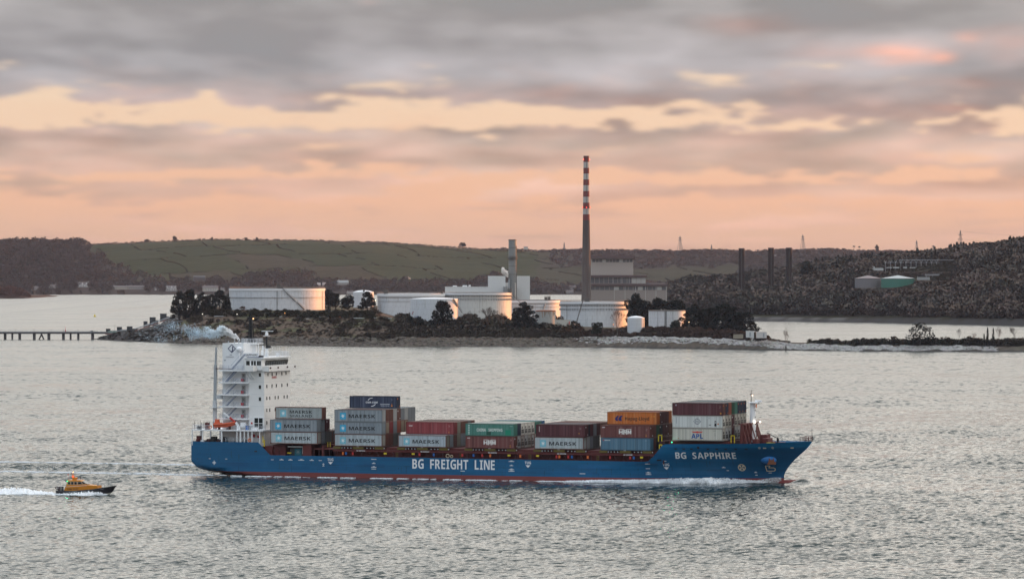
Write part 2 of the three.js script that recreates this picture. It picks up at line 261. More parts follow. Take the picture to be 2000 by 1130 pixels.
// the long far hill with its fields
const farRidge = [[-600, 96], [0, 93], [150, 96], [240, 100], [350, 104], [500, 106], [620, 104], [750, 100], [850, 92], [950, 85], [1080, 82], [1150, 79], [1450, 79], [1600, 81], [1700, 79], [1850, 74], [2000, 72], [2600, 84]].map(([p, h]) => [at(p, 8600), h]);
const farShore = (X) => 7345 + 40 * noise2(X / 500, 5) + 12 * noise2(X / 90, 8);
function farH(X, Z) {
  const d = Z - farShore(X), H = ramp(farRidge, X) + 1.5 * noise2(X / 140, 2);
  if (d < 0) return Math.max(-3, d * 0.1);
  return H * ramp([[0, 0], [20, 0.05], [160, 0.12], [420, 0.36], [800, 0.74], [1060, 0.93], [1250, 1], [1500, 0.98], [2200, 0.7]], d) + 5 * fbm(X / 350, Z / 350, 3) * sstep(60, 400, d) * sstep(1250, 900, d);
}
// skewed patchwork of fields: returns [tone 0..1, distance to the nearest hedge in metres]
function fieldAt(X, Z) {
  const u = (X * 0.95 + Z * 0.3 + 18 * noise2(X / 400, Z / 400)) / 125, v = (Z * 0.95 - X * 0.3 + 20 * noise2(X / 350 + 7, Z / 350)) / 270;
  const iv = Math.floor(v), uu = u + 0.5 * (iv & 1) + 0.3 * Math.sin(iv * 3.7), iu = Math.floor(uu), hs = Math.sin(iu * 127.1 + iv * 311.7) * 43758.5453, r = hs - Math.floor(hs);
  return [r, Math.min(Math.min(uu - iu, iu + 1 - uu) * 125, Math.min(v - iv, iv + 1 - v) * 270)];
}
const farWood = (X, Z) => {        // how wooded the far hill is, 0..1
  const p = X / Z * FOCAL + 1000, d = Z - farShore(X), n = fbm(X / 160, Z / 130, 4);
  let w = sstep(300, 210, d + 110 * n);                                                              // the foot of the slope
  w = Math.max(w, sstep(190, 160, p + 50 * n - 90 * sstep(900, 250, d)), sstep(0.5, 0.62, Math.exp(-(((p - 545) / 80) ** 2)) * sstep(540, 340, d) + 0.35 * n), sstep(0.55, 0.65, Math.exp(-(((p - 960) / 40) ** 2)) * sstep(520, 380, d) + 0.3 * n));
  w = Math.max(w, sstep(1060, 1120, p + 90 * n) * sstep(640, 720, d + 120 * n), sstep(1420, 1480, p + 60 * n));
  return clamp(w);
};
terrain('far_hill', at(-400, 8000), at(2500, 8000), 7290, 9500, 520, 150, farH, (X, Z) => {
  const [t, e] = fieldAt(X, Z), p = X / Z * FOCAL + 1000, g = t > 0.72 ? [0.044, 0.036, 0.020] : mix3([0.022, 0.031, 0.010], [0.038, 0.040, 0.016], t / 0.72);
  let c = mix3(g, [0.05, 0.04, 0.035], farWood(X, Z));
  if (p > 1050) c = mix3(c, [0.06, 0.047, 0.038], 0.45);
  const m = 0.9 + 0.2 * noise2(X / 25, Z / 25);
  return c.map((v) => v * m);
}, (t) => t * (0.6 + 0.4 * t));

// a small russet point at the far left, and the high headland beyond the right edge that keeps the low sun off the water
terrain('wooded_point', at(-300, 6600), at(85, 6600), 6440, 7000, 60, 40, (X, Z) => 4 * sstep(at(82, 6600), at(50, 6600), X + 8 * noise2(X / 20, Z / 20)) * sstep(6480, 6560, Z) * sstep(7000, 6900, Z) - 1.2, () => [0.07, 0.045, 0.035]);
terrain('headland', 560, 2600, -600, 2500, 90, 110, (X, Z) => 128 * sstep(620, 980, X + 60 * noise2(Z / 300, 1)) * sstep(2460, 2050, Z + 60 * noise2(X / 300, 4)) * sstep(-600, -200, Z) * (1 + 0.12 * noise2(X / 300, Z / 300)) - 2, (X, Z) => mix3([0.05, 0.055, 0.03], [0.06, 0.05, 0.035], 0.5 + 0.5 * noise2(X / 80, Z / 80)));

// ---------------------------------------------------------------- foliage
function leafCloud(seed, n, size, inside) {      // n small two-sided leaf faces spread through a volume; inside(rnd) returns a point
  const R = rng(seed), p = [], nn = [];
  for (let i = 0; i < n; i++) {
    const c = inside(R, i), a = V(R() - 0.5, R() - 0.5, R() - 0.5).normalize(), b = V(R() - 0.5, R() - 0.5, R() - 0.5).cross(a).normalize(), s = size * (0.6 + 0.8 * R());
    const q = [c.clone().addScaledVector(a, s), c.clone().addScaledVector(a, -s * 0.5).addScaledVector(b, s * 0.7), c.clone().addScaledVector(a, -s * 0.5).addScaledVector(b, -s * 0.7)];
    for (const v of q) p.push(v.x, v.y, v.z);
    const m = a.clone().cross(b).normalize(); if (m.y < 0) m.negate(); for (let k = 0; k < 3; k++) nn.push(m.x, m.y, m.z);
  }
  const g = new THREE.BufferGeometry(); g.setAttribute('position', new THREE.Float32BufferAttribute(p, 3)); g.setAttribute('normal', new THREE.Float32BufferAttribute(nn, 3)); return g;
}
// a crown one metre high and about one metre wide, made of clumps
function crownGeo(seed, n, size, kind) {
  const R = rng(seed), clumps = [];
  const nc = { round: 16, cypress: 64, umbrella: 9, conifer: 30 }[kind];
  for (let i = 0; i < nc; i++) {
    const a = R() * 6.283, u = R();
    if (kind === 'round') { const y = 0.22 + 0.68 * R(), w = 0.42 * Math.sin(Math.PI * clamp(0.15 + 0.8 * y)) ** 0.7 * Math.sqrt(u); clumps.push([Math.cos(a) * w, y, Math.sin(a) * w, 0.15 + 0.1 * R(), 0.8]); }
    else if (kind === 'cypress') { const y = 0.06 + 0.9 * R() ** 1.15, w = 0.46 * (1 - 0.78 * y ** 1.7) * (0.5 + 0.62 * Math.sqrt(u)); clumps.push([Math.cos(a) * w, y + 0.04 * w, Math.sin(a) * w, 0.10 + 0.07 * R(), 0.6]); }
    else if (kind === 'conifer') { const y = 0.1 + 0.88 * R(), w = 0.36 * (1.03 - y) * (0.4 + 0.6 * Math.sqrt(u)); clumps.push([Math.cos(a) * w, y, Math.sin(a) * w, 0.07 + 0.06 * (1 - y), 0.9]); }
    else { const w = 0.4 * Math.sqrt(u); clumps.push([Math.cos(a) * w, 0.82 - 0.3 * w * w, Math.sin(a) * w, 0.13, 0.5]); }
  }
  return leafCloud(seed + 1, n, size, (r) => {
    const c = clumps[Math.floor(r() * nc)], v = V(r() - 0.5, r() - 0.5, r() - 0.5).normalize().multiplyScalar(c[3] * Math.cbrt(0.25 + 0.75 * r()));
    return V(c[0] + v.x, Math.max(0.02, c[1] + v.y * c[4]), c[2] + v.z);
  });
}
function bareGeo(seed, levels = 5, spread = 0.55) {        // leafless branching tree one metre high, as thin three-sided twigs
  const R = rng(seed), list = [];
  const grow = (p, d, len, r, k) => {
    const q = p.clone().addScaledVector(d, len); list.push(new THREE.CylinderGeometry(r * 0.62, r, len, 3, 1, true).applyQuaternion(new THREE.Quaternion().setFromUnitVectors(V(0, 1, 0), d)).translate((p.x + q.x) / 2, (p.y + q.y) / 2, (p.z + q.z) / 2));
    if (k <= 0) return;
    const n = k > 3 ? 3 : 2 + (R() < 0.5);
    for (let i = 0; i < n; i++) { const e = d.clone().add(V((R() - 0.5) * 2 * spread, (R() - 0.32) * spread, (R() - 0.5) * 2 * spread)).normalize(); grow(q, e, len * (0.66 + 0.2 * R()), Math.max(r * 0.6, 0.0025), k - 1); }
  };
  grow(V(0, 0, 0), V(0.05 * (R() - 0.5), 1, 0.05 * (R() - 0.5)).normalize(), 0.24, 0.022, levels);
  const g = mergeGeometries(list.map(strip)); g.deleteAttribute('uv'); g.computeBoundingBox(); const b = g.boundingBox; g.scale(1 / (b.max.y), 1 / b.max.y, 1 / b.max.y); return g;
}
const leafMat = (rgb) => new THREE.MeshPhysicalMaterial({ color: new THREE.Color().setRGB(...rgb), roughness: 1, specularIntensity: 0.12, side: THREE.DoubleSide });
const M_dark = leafMat([0.026, 0.034, 0.022]), M_scrub = leafMat([1, 1, 1]), M_bark = mat([0.05, 0.042, 0.036], 0.95), M_twig = mat([0.085, 0.066, 0.055], 0.95);
function forest(name, label, geos, material, spots) {     // spots: [X, y, Z, width, height, rgb]; one instanced object per variant of the crown
  geos.forEach((g, k) => {
    const mine = spots.filter((_, i) => i % geos.length === k); if (!mine.length) return;
    const im = shade(new THREE.InstancedMesh(g, material, mine.length)), m = new THREE.Matrix4(), q = new THREE.Quaternion(), R = rng(99 + k), c = new THREE.Color();
    mine.forEach(([X, y, Z, w, h, rgb], i) => { q.setFromAxisAngle(V(0, 1, 0), R() * 6.283); m.compose(V(X, y, -Z), q, V(w, h, w)); im.setMatrixAt(i, m); im.setColorAt(i, c.setRGB(...rgb)); });
    im.name = numbered(name); im.userData = { kind: 'stuff', label: Array.isArray(label) ? label[k] : label }; scene.add(im);
  });
}
const jitter = (c, R, k = 0.35) => { const t = 1 - k / 2 + k * R(); return c.map((v) => v * t * (0.94 + 0.12 * R())); };
const farCrown = [1, 2, 3].map((s) => crownGeo(s * 31, 70, 0.12, 'round')), midCrown = [1, 2, 3, 4].map((s) => crownGeo(s * 57, 130, 0.12, 'round')), midConifer = [1, 2].map((s) => crownGeo(s * 91, 200, 0.075, 'conifer'));
function meet(px, py, hf, z0, z1) { for (let Z = z0; Z < z1; Z += 3) if (hf(wx(px, Z), Z) >= wy(py, Z)) return Z; return z1; }   // where a sight line reaches the ground
const gardens = [[60, 77, 566], [93, 113, 562], [151, 174, 560.5], [218, 281, 565], [301, 310, 567], [322, 345, 568], [395, 439, 568.5], [377, 400, 547.5], [657, 680, 556], [619, 637, 559.5], [677, 689, 573], [797, 803, 545.5], [1106, 1125, 572]].map(([a, b, y]) => [a - 1, b + 1, y, meet((a + b) / 2, y, farH, 7300, 8500)]);
const inGarden = (p, Z, top) => gardens.some(([a, b, y, zh]) => p > a && p < b && Z < zh + 14 && top > wy(y - 0.6, Z));
{ // woods on the far hill
  const R = rng(301), spots = [];
  for (let i = 0; i < 60000 && spots.length < 10000; i++) {
    const X = lerp(at(-150, 8000), at(2200, 8000), R()), Z = lerp(7350, 8700, R() ** 1.2); const wd = farWood(X, Z); if (wd < 0.55 || R() > wd) continue;
    const h = 7 + 7 * R(), p = X / Z * FOCAL + 1000, left = p < 200; if (inGarden(p, Z, farH(X, Z) + h)) continue;
    spots.push([X, farH(X, Z) - 0.5, Z, h * (0.9 + 0.5 * R()), h * (left ? 1.35 : p > 1050 ? 0.7 : 1), jitter(left ? [0.055, 0.051, 0.052] : p > 1050 ? [0.12, 0.10, 0.10] : [0.078, 0.068, 0.064], R)]);  // trees on the right are paler: haze put into their colour
  }
  forest('far_woodland', ['distant winter woodland along the foot of the far hill', 'distant bare trees among the fields of the far hill', 'distant scrub and trees across the far hillside'], farCrown, M_scrub, spots);
  const hs = [];
  for (let i = 0; i < 700000 && hs.length < 12000; i++) { const X = lerp(at(100, 8000), at(1750, 8000), R()), Z = lerp(7480, 8640, R()); if (fieldAt(X, Z)[1] > 1.3 || farWood(X, Z) > 0.6 || noise2(X / 120, Z / 120) < -0.25) continue; const h = 1.0 + 1.5 * R() ** 3; hs.push([X, farH(X, Z) - 0.3, Z, h * 1.7, h, jitter([0.04, 0.038, 0.027], R)]); }
  for (let p = 165; p < 1750; p += 2.2 * R()) { const Z = 8600 + 40 * R(), X = at(p, Z), h = 1.6 + 3 * R() ** 3 + (p > 950 ? 2.5 * R() : 0); hs.push([X, farH(X, Z) - 0.3, Z, h * 2, h, jitter([0.036, 0.032, 0.026], R)]); }
  forest('hedgerow', ['dark hedgerows dividing the green fields of the far hill', 'low hedges along the skyline of the far hill', 'straggling hedge bushes between the far fields'], farCrown, M_scrub, hs);
  const ls = [];
  for (let i = 0; i < 900; i++) { const p = -60 + 225 * R(), Z = 7000 + 1500 * R(), X = at(p, Z), y = farH(X, Z); if (y < 20) continue; if (fbm(X / 45, Z / 200, 2) < -0.12 && p > 20) continue; const h = (9 + 11 * R()) * (0.8 + 0.5 * noise2(X / 30, 5)); ls.push([X, y - 1, Z, h * 0.85, h * (1 - 0.35 * sstep(90, 165, p)), jitter([0.022, 0.026, 0.02], R)]); }
  forest('dark_hill_wood', ['dark evergreen wood on the hilltop at the left edge', 'dark tall trees on the left hilltop'], farCrown.slice(0, 2), M_scrub, ls);
  const ps = [];
  for (let i = 0; i < 420; i++) { const p = -60 + 130 * R(), Z = 6500 + 330 * R(), X = at(p, Z); if (p > 58 && R() < 0.6) continue; const h = (7 + 8 * R()) * sstep(72, 30, p); if (h > 2) ps.push([X, 2 * sstep(75, 40, p), Z, h * 1.1, h * 1.15, jitter([0.085, 0.045, 0.036], R)]); }
  forest('russet_wood', 'russet leafless trees on the low point at the left edge', [midCrown[0]], M_scrub, ps);
}
{ // the wooded hill on the right
  const R = rng(302), a = [], b = [];
  for (let i = 0; i < 26000; i++) {
    const Z = 3500 + 1250 * R(), X = lerp(at(1235, Z), at(2120, Z), R()), d = Z - ramp(mainShore, X), y = mainH(X, Z), p = X / Z * FOCAL + 1000; if (d < 34 || y < 5) continue;
    if (Math.abs(X - at(1728, 4050)) < 40 && Z > 4000 && Z < 4085) continue;                                  // room for the two storage tanks
    if (X > at(1700, 4220) && X < at(1880, 4220) && Z > 4200 && Z < 4260 && R() < 0.5) continue;             // and for the switchyard
    if (fbm(X / 60, Z / 60, 3) < -0.28) continue;
    const lim = p > 1662 && p < 1793 && Z < 4070 ? wy(561.5, Z) : p >= 1793 && p < 1866 && Z < 4060 ? wy(547, Z) : p > 1698 && p < 1874 && Z < 4270 ? wy(529, Z) : 999;
    const dark = (p < 1680 && d < 170) || fbm(X / 110 + 4, Z / 110, 3) > 0.24, h = Math.min((dark ? 9 : 7) + 7 * R(), (lim - y) / (dark ? 1.25 : 1)); if (h < 1.5) { if (lim < 900) for (let k = 0; k < 3; k++) { const x2 = X + 9 * (R() - 0.5), z2 = Z + 9 * (R() - 0.5), h2 = 1 + 0.8 * R(); a.push([x2, mainH(x2, z2) - 0.2, z2, h2 * 2.4, h2, jitter([0.06, 0.052, 0.034], R)]); } continue; }
    if (dark && R() < 0.4) b.push([X, y - 0.5, Z, h * 0.75, h * 1.1, jitter([0.08, 0.078, 0.068], R, 0.2)]);
    else if (R() < 0.75) a.push([X, y - 0.5, Z, h * (0.95 + 0.3 * R()), h, jitter(dark ? [0.105, 0.092, 0.08] : mix3([0.165, 0.124, 0.104], [0.128, 0.104, 0.088], R()), R, 0.2)]);
  }
  forest('hillside_woodland', ['brown winter woodland covering the right hill', 'leafless trees spread over the right hill', 'bare woodland on the slopes of the right hill', 'mixed winter trees on the right hill'], midCrown, M_scrub, a);
  forest('conifer_stand', ['dark conifers along the lower slope of the right hill', 'dark evergreen trees among the right woodland'], midConifer, M_scrub, b);
}
{ // scrub on the island slope and along the causeway
  const R = rng(303), s = [], low = [];
  const bush = [5, 6, 7, 8].map((k) => crownGeo(k * 13, 140, 0.11, 'round'));
  for (let i = 0; i < 14000; i++) {
    const X = lerp(at(340, 2650), at(2080, 2450), R()), d = 12 + 118 * R(), Z = shoreZ(X) + d, y = islandH(X, Z); if (y < 2.6) continue;
    const p = X / Z * FOCAL + 1000, n = fbm(X / 24, Z / 20, 3);
    if (p < 780) { const top = d > 112 && d < 126 && p > 380 && p < 735; if (!top && n < 0.34 - 0.3 * sstep(640, 780, p)) { if (R() < 0.25) low.push([X, y - 0.2, Z, 1.6 + R(), 0.7 + 0.6 * R(), jitter(scrubTone(X, Z), R)]); continue; } const h = top ? 1.2 + 1.6 * R() : 1.2 + 2.2 * R(); s.push([X, y - 0.3, Z, h * 1.7, h, jitter(top ? [0.045, 0.046, 0.03] : [0.10, 0.083, 0.062], R)]); }
    else if (p < 1130) { if (d < 26) continue; const h = 2 + 5.2 * R() * sstep(20, 60, d) * (0.55 + n); s.push([X, y - 0.3, Z, h * 1.45, h, jitter(mix3([0.115, 0.092, 0.074], [0.068, 0.064, 0.046], R()), R)]); }
    else if (p < 1475) { if (d < 34 || d > 80) continue; const h = 1.6 + 2.2 * R() * (0.7 + n); s.push([X, y - 0.3, Z, h * 1.5, h, jitter([0.10, 0.068, 0.054], R)]); }
    else { const gap = p > 1545 && p < 1582; if (d < 17 || d > 44 || gap) continue; const t = p > 1790 ? 1.25 : p > 1660 ? 1.05 : 0.95, h = (1.3 + 2.6 * R() * (0.7 + n)) * t * (p > 1500 && p < 1582 ? 0.35 : 1); s.push([X, y - 0.2, Z, h * 1.5, h, jitter(mix3([0.08, 0.066, 0.052], [0.04, 0.042, 0.03], R()), R)]); }
  }
  forest('scrub', ['brown winter scrub and brambles on the island slope', 'low thicket along the shore of the island', 'bushes along the causeway and island bank', 'tangled undergrowth above the rocky shore'], bush, M_scrub, s);
  // armour stone and shore rocks
  const rock = new THREE.IcosahedronGeometry(1, 0), rp = rock.attributes.position; for (let i = 0; i < rp.count; i++) { const k = 1 + 0.3 * noise3(rp.getX(i) * 2, rp.getY(i) * 2, rp.getZ(i) * 2); rp.setXYZ(i, rp.getX(i) * k, rp.getY(i) * 0.75 * k, rp.getZ(i) * k); } rock.computeVertexNormals(); rock.deleteAttribute('uv');
  const st = [], dk = [];
  for (let i = 0; i < 9000; i++) { const p = 1120 + 830 * R(), Zs = shoreZ(at(p, 2500)), thin = p > 1500; const d = (thin ? 5 : 8) + (thin ? 14 : 24) * R(), Z = Zs + d, X = at(p, Z), y = islandH(X, Z); if (p < 1270 && R() < 0.75 * sstep(1270, 1120, p)) continue; if (p > 1880 && R() < 0.7) continue; const r = 0.45 + 0.75 * R() ** 2; st.push([X, y + 0.1, Z, r, r * 0.8, jitter(mix3([0.34, 0.33, 0.32], [0.2, 0.19, 0.18], R() ** 1.4), R, 0.5)]); }
  for (let i = 0; i < 7000; i++) { const p = 165 + 1000 * R(), Zs = shoreZ(at(p, 2600)), d = -2 + 26 * R() ** 1.6, Z = Zs + d, X = at(p, Z), y = islandH(X, Z); if (y < -0.8) continue; const r = 0.5 + 1.2 * R() ** 3; dk.push([X, y, Z, r * 1.2, r, jitter(p < 330 ? [0.10, 0.095, 0.09] : [0.085, 0.07, 0.056], R, 0.7)]); }
  for (let i = 0; i < 2200; i++) { const p = 190 + 165 * R(), Zs = shoreZ(at(p, 2700)), d = 100 * R(), Z = Zs + d, X = at(p, Z), y = islandH(X, Z); if (y < 0.5) continue; const r = 0.35 + 0.9 * R() ** 3; if (noise2(X / 12, Z / 12) < -0.1) low.push([X, y - 0.2, Z, 1.5 + R(), 0.6 + 0.7 * R(), jitter([0.06, 0.053, 0.043], R)]); else dk.push([X, y, Z, r * 1.2, r, jitter([0.075, 0.07, 0.068], R, 0.7)]); }
  const M_rock = mat([1, 1, 1], 0.95);
  forest('rough_grass', 'rough brown grass tussocks on the island slope', [bush[0]], M_scrub, low);
  forest('armour_stone', 'pale boulders of the sea defence below the tanks and causeway', [rock], M_rock, st);
  forest('shore_rock', 'dark rocks along the waterline of the island', [rock], M_rock, dk);
}
// ---------------------------------------------------------------- container ship
const font = await new FontLoader().loadAsync('fonts/droid/droid_sans_bold.typeface.json');
const CAP = (() => { const g = new THREE.ShapeGeometry(font.generateShapes('H', 1 / 0.72)); g.computeBoundingBox(); return 1 / (g.boundingBox.max.y - g.boundingBox.min.y); })();
function words(text, h, track = 0, gap = 0.45) {            // flat letters, h metres high, origin at the lower left; returns [geometry, width]
  const list = []; let x = 0; h *= CAP;
  for (const ch of text) { if (ch === ' ') { x += h * gap; continue; }
    const sh = font.generateShapes(ch, h / 0.72), g = new THREE.ShapeGeometry(sh, 6); g.computeBoundingBox(); const b = g.boundingBox; g.translate(x - b.min.x, 0, 0); x += b.max.x - b.min.x + h * (0.17 + track); list.push(strip(g)); }
  return [mergeGeometries(list), x];
}
const ship = thing('container_ship', 'blue hulled container ship with white bridge block at the stern, under way', 'ship', [SHIP.x, 0, SHIP.z], -SHIP.yaw);
const stemTab = [[-3, 146.6], [0.3, 145.9], [1.85, 145.93], [3.25, 146.7], [4.95, 148.05], [6.3, 149.5], [8.1, 151.6], [9.7, 152.75], [12, 153.6]];
const stemX = (y) => ramp(stemTab, y);
const deckTab = [[0, 8.07], [17.7, 8.15], [20.85, 5.07], [60, 5.05], [115.2, 4.92], [116.2, 5.15], [119.3, 8.85], [120.2, 9.12], [140, 9.35], [153, 9.72]];
const keelTab = [[0, 2.0], [0.5, 1.3], [1.5, 0.85], [4, 0.5], [8, 0.15], [13, -0.6], [20, -1.6]];
function beamAt(x, y) {
  let b = 11.7;
  const sx = stemX(y), t = clamp((sx - x) / lerp(47, 36, clamp(y / 9.5))), p = lerp(1.75, 2.7, clamp(y / 9.5));
  b *= 1 - (1 - t) ** p;
  if (x < 12) b *= 1 - 0.05 * ((12 - x) / 12) ** 2;
  const k = ramp(keelTab, x), r = (y - k) / 1.1;
  if (x < 22 && r < 1) b *= Math.sqrt(Math.max(0, 1 - (1 - clamp(r)) ** 2)) * 0.25 + 0.75 * Math.min(1, 0.6 + 0.4 * clamp(r));
  return b;
}
const hullCols = [...Array(13).keys()].map((i) => i * 1.36).concat([17.7, 18.5, 19.3, 20.1, 20.85], [...Array(24).keys()].map((i) => 23 + i * 3.35), [102, 104, 106, 108, 110, 112, 114, 115.2, 115.7, 116.2, 117, 118, 119, 119.6, 120.2], [...Array(46).keys()].map((i) => 120.8 + i * 0.7)).map((x) => Math.min(x, 152.75));
const colX = (xn, y) => xn < 104 ? xn : 104 + (xn - 104) * (stemX(y) - 104) / (152.75 - 104);
function hullBand(y0f, y1f, nv) {               // both sides between two height curves
  const list = [];
  for (const side of [1, -1]) {
    const g = grid(hullCols.length - 1, nv, (u, v) => {
      const xn = hullCols[Math.round(u * (hullCols.length - 1))]; let y = 5, x = xn;
      for (let k = 0; k < 4; k++) { x = colX(xn, y); y = lerp(y0f(x), y1f(x), v); }
      x = colX(xn, y); return [x, y, side * beamAt(x, y)];
    }, null);
    const p = g.attributes.position, uv = g.attributes.uv; for (let i = 0; i < p.count; i++) uv.setXY(i, p.getX(i) / 153, (p.getY(i) + 1.5) / 12);
    if (side > 0) { const ix = g.index.array; for (let i = 0; i < ix.length; i += 3) [ix[i + 1], ix[i + 2]] = [ix[i + 2], ix[i + 1]]; g.computeVertexNormals(); }
    list.push(g);
  }
  return list;
}
const BOOT = 1.05;
const hullMap = canvasTex(2048, 256, (c, w, h) => {
  c.fillStyle = 'rgb(0,88,130)'; c.fillRect(0, 0, w, h); const R = rng(41);
  c.fillStyle = 'rgb(0,100,146)'; c.fillRect(w * 118 / 153, 0, w, h * (1 - (8.35 + 1.5) / 12));
  for (let i = 0; i < 500; i++) { c.fillStyle = `rgba(${R() < 0.5 ? '0,52,96' : '20,116,172'},${0.05 + 0.08 * R()})`; c.fillRect(R() * w, R() * h, 20 + 120 * R(), 4 + 26 * R()); }
  c.fillStyle = 'rgba(0,40,80,0.22)'; for (let k = 0; k < 14; k++) c.fillRect(w * (0.03 + k * 0.071), 0, 1, h); c.fillStyle = 'rgba(0,40,80,0.4)'; for (const y of [3.05, 1.9, 8.35]) c.fillRect(y > 8 ? w * 0.775 : 0, h * (1 - (y + 1.5) / 12), w, 1.2);
  for (let i = 0; i < 150; i++) { const x = R() * w, y = h * (0.35 + 0.4 * R()), l = 6 + 40 * R() * R(); c.fillStyle = `rgba(${R() < 0.4 ? '70,48,40' : '0,36,66'},${0.16 + 0.34 * R()})`; c.fillRect(x, y, 0.8 + 1.5 * R(), l); }
  for (let i = 0; i < 40; i++) { c.fillStyle = `rgba(10,44,60,${0.12 + 0.2 * R()})`; c.fillRect(w * (0.2 + 0.75 * R()), h * (0.62 + 0.03 * R()), 8 + 40 * R(), 1 + 2.5 * R()); }
  const g = c.createLinearGradient(w * 0.86, 0, w * 0.98, 0); g.addColorStop(0, 'rgba(0,60,96,0)'); g.addColorStop(0.4, 'rgba(0,58,94,0.35)'); g.addColorStop(1, 'rgba(0,64,116,0.25)'); c.fillStyle = g; c.fillRect(w * 0.84, h * 0.2, w, h * 0.6);
});
const M_hull = new THREE.MeshStandardMaterial({ map: hullMap, roughness: 0.42 });
const M_boot = mat([0.20, 0.040, 0.036], 0.55), M_maroon = mat([0.115, 0.020, 0.018], 0.65), M_maroonDk = mat([0.055, 0.014, 0.014], 0.75), M_white = mat([0.87, 0.88, 0.89], 0.5), M_whiteWarm = mat([0.87, 0.865, 0.85], 0.5);
const M_black = mat([0.015, 0.015, 0.017], 0.5), M_glass = new THREE.MeshPhysicalMaterial({ color: new THREE.Color().setRGB(0.012, 0.018, 0.018), roughness: 0.08, ior: 1.5 }), M_grey = mat([0.32, 0.34, 0.36], 0.55), M_olive = mat([0.13, 0.095, 0.02], 0.8), M_yellow = mat([0.72, 0.55, 0.03], 0.6), M_red = mat([0.5, 0.03, 0.03], 0.6), M_orange = mat([0.72, 0.16, 0.03], 0.55), M_letter = mat([0.82, 0.83, 0.84], 0.6), M_cream = mat([0.75, 0.62, 0.42], 0.6), M_navy = mat([0.02, 0.025, 0.10], 0.6), M_rust = mat([0.19, 0.07, 0.035], 0.85), M_blueBox = mat([0.02, 0.12, 0.4], 0.6);
const hull = part('hull', [...hullBand((x) => Math.max(BOOT, ramp(keelTab, x)), (x) => ramp(deckTab, x), 14),
  grid(12, 8, (u, v) => { const y = lerp(2.0, 8.07, v); return [-0.02 - 0.25 * Math.sin(v * 3.14) * 0, y, lerp(-1, 1, u) * beamAt(0, y)]; })], M_hull, ship);
part('boot_topping', hullBand((x) => Math.max(-1.6, ramp(keelTab, x)), (x) => Math.max(BOOT, ramp(keelTab, x)), 5), M_boot, ship);
part('bulbous_bow', [new THREE.SphereGeometry(1, 20, 14).scale(5.2, 1.9, 2.1).translate(147.3, -1.15, 0)], M_boot, ship);
// lettering bent to the plating
function onHull(g, x0, y0, lift = 0.035) {
  const p = g.attributes.position;
  for (let i = 0; i < p.count; i++) { const x = x0 + p.getX(i), y = y0 + p.getY(i); p.setXYZ(i, x, y, beamAt(x, y) + lift); }
  g.computeVertexNormals(); return g;
}
function hullText(name, text, h, x0, x1, y0, material = M_letter) {      // each word a part of its own
  const ws = text.split(' ').map((t) => words(t, h, 0.05)), gap = h * 0.8, k = (x1 - x0) / (ws.reduce((a, w) => a + w[1], 0) + gap * (ws.length - 1)); let x = x0;
  for (const [g, w] of ws) { g.scale(k, 1, 1); part(name, [onHull(g, x, y0)], material, hull); x += (w + gap) * k; }
}
hullText('lettering', 'BG FREIGHT LINE', 2.25, 57.3, 78.3, 2.45);
hullText('lettering', 'BG SAPPHIRE', 1.5, 122.3, 136.2, 5.72);
for (const x of [36.4, 86.3, 119.9]) {
  hullText('tug_mark', 'TUG', 0.62, x - 0.75, x + 0.85, 3.95);
  const s = new THREE.Shape([[-0.6, 0], [0.6, 0], [0, -0.62]].map(([a, b]) => new THREE.Vector2(a, b))); part('tug_mark', [onHull(new THREE.ShapeGeometry(s), x + 0.02, 3.68)], M_letter, hull);
}
const mark = (pts) => new THREE.ShapeGeometry(new THREE.Shape(pts.map(([a, b]) => new THREE.Vector2(a, b))));
const rectM = (x, y, w, h) => mark([[x - w / 2, y - h / 2], [x + w / 2, y - h / 2], [x + w / 2, y + h / 2], [x - w / 2, y + h / 2]]);
part('hull_mark', [rectM(0, 0, 0.95, 0.2), rectM(0, 0.3, 0.2, 0.38), rectM(0, -0.3, 0.2, 0.38)].map((g) => onHull(g, 6.2, 3.05)), M_letter, hull);
{ // draught figures, load lines and small notices
  const list = [], R = rng(43);
  for (const [x, y, w] of [[21.4, 4.0, 0.7], [23.8, 4.0, 1.1], [26.1, 4.0, 1.1], [28.9, 4.0, 1.5], [31.6, 4.0, 1.1], [33.8, 4.0, 0.8], [34.6, 3.1, 0.5], [34.6, 2.7, 0.5], [47.5, 4.5, 1.3], [47.5, 3.5, 0.9], [47.5, 2.6, 1.3], [47.5, 2.2, 1.2], [70, 2.05, 1.1], [82.2, 4.5, 1.4], [82.2, 3.5, 0.9], [82.2, 2.6, 1.3], [82.2, 2.2, 1.5], [99.8, 1.9, 1.4], [115.6, 4.4, 1.2], [115.6, 3.3, 1.0], [115.6, 2.3, 1.2], [115.6, 1.9, 1.3], [119.8, 5.1, 0.5], [132.8, 3.6, 0.8], [133.6, 2.9, 0.5], [139.6, 2.4, 0.6], [139.7, 1.8, 0.5], [142.7, 2.3, 0.7], [5, 4.0, 0.5], [9.4, 4.0, 0.5]]) { list.push(onHull(rectM(0, 0, w, 0.12), x, y)); if (R() < 0.6) list.push(onHull(rectM(0, 0.16, w * 0.4, 0.12), x, y));  }
  stuff(part('draught_marks', list, M_letter, hull));
}
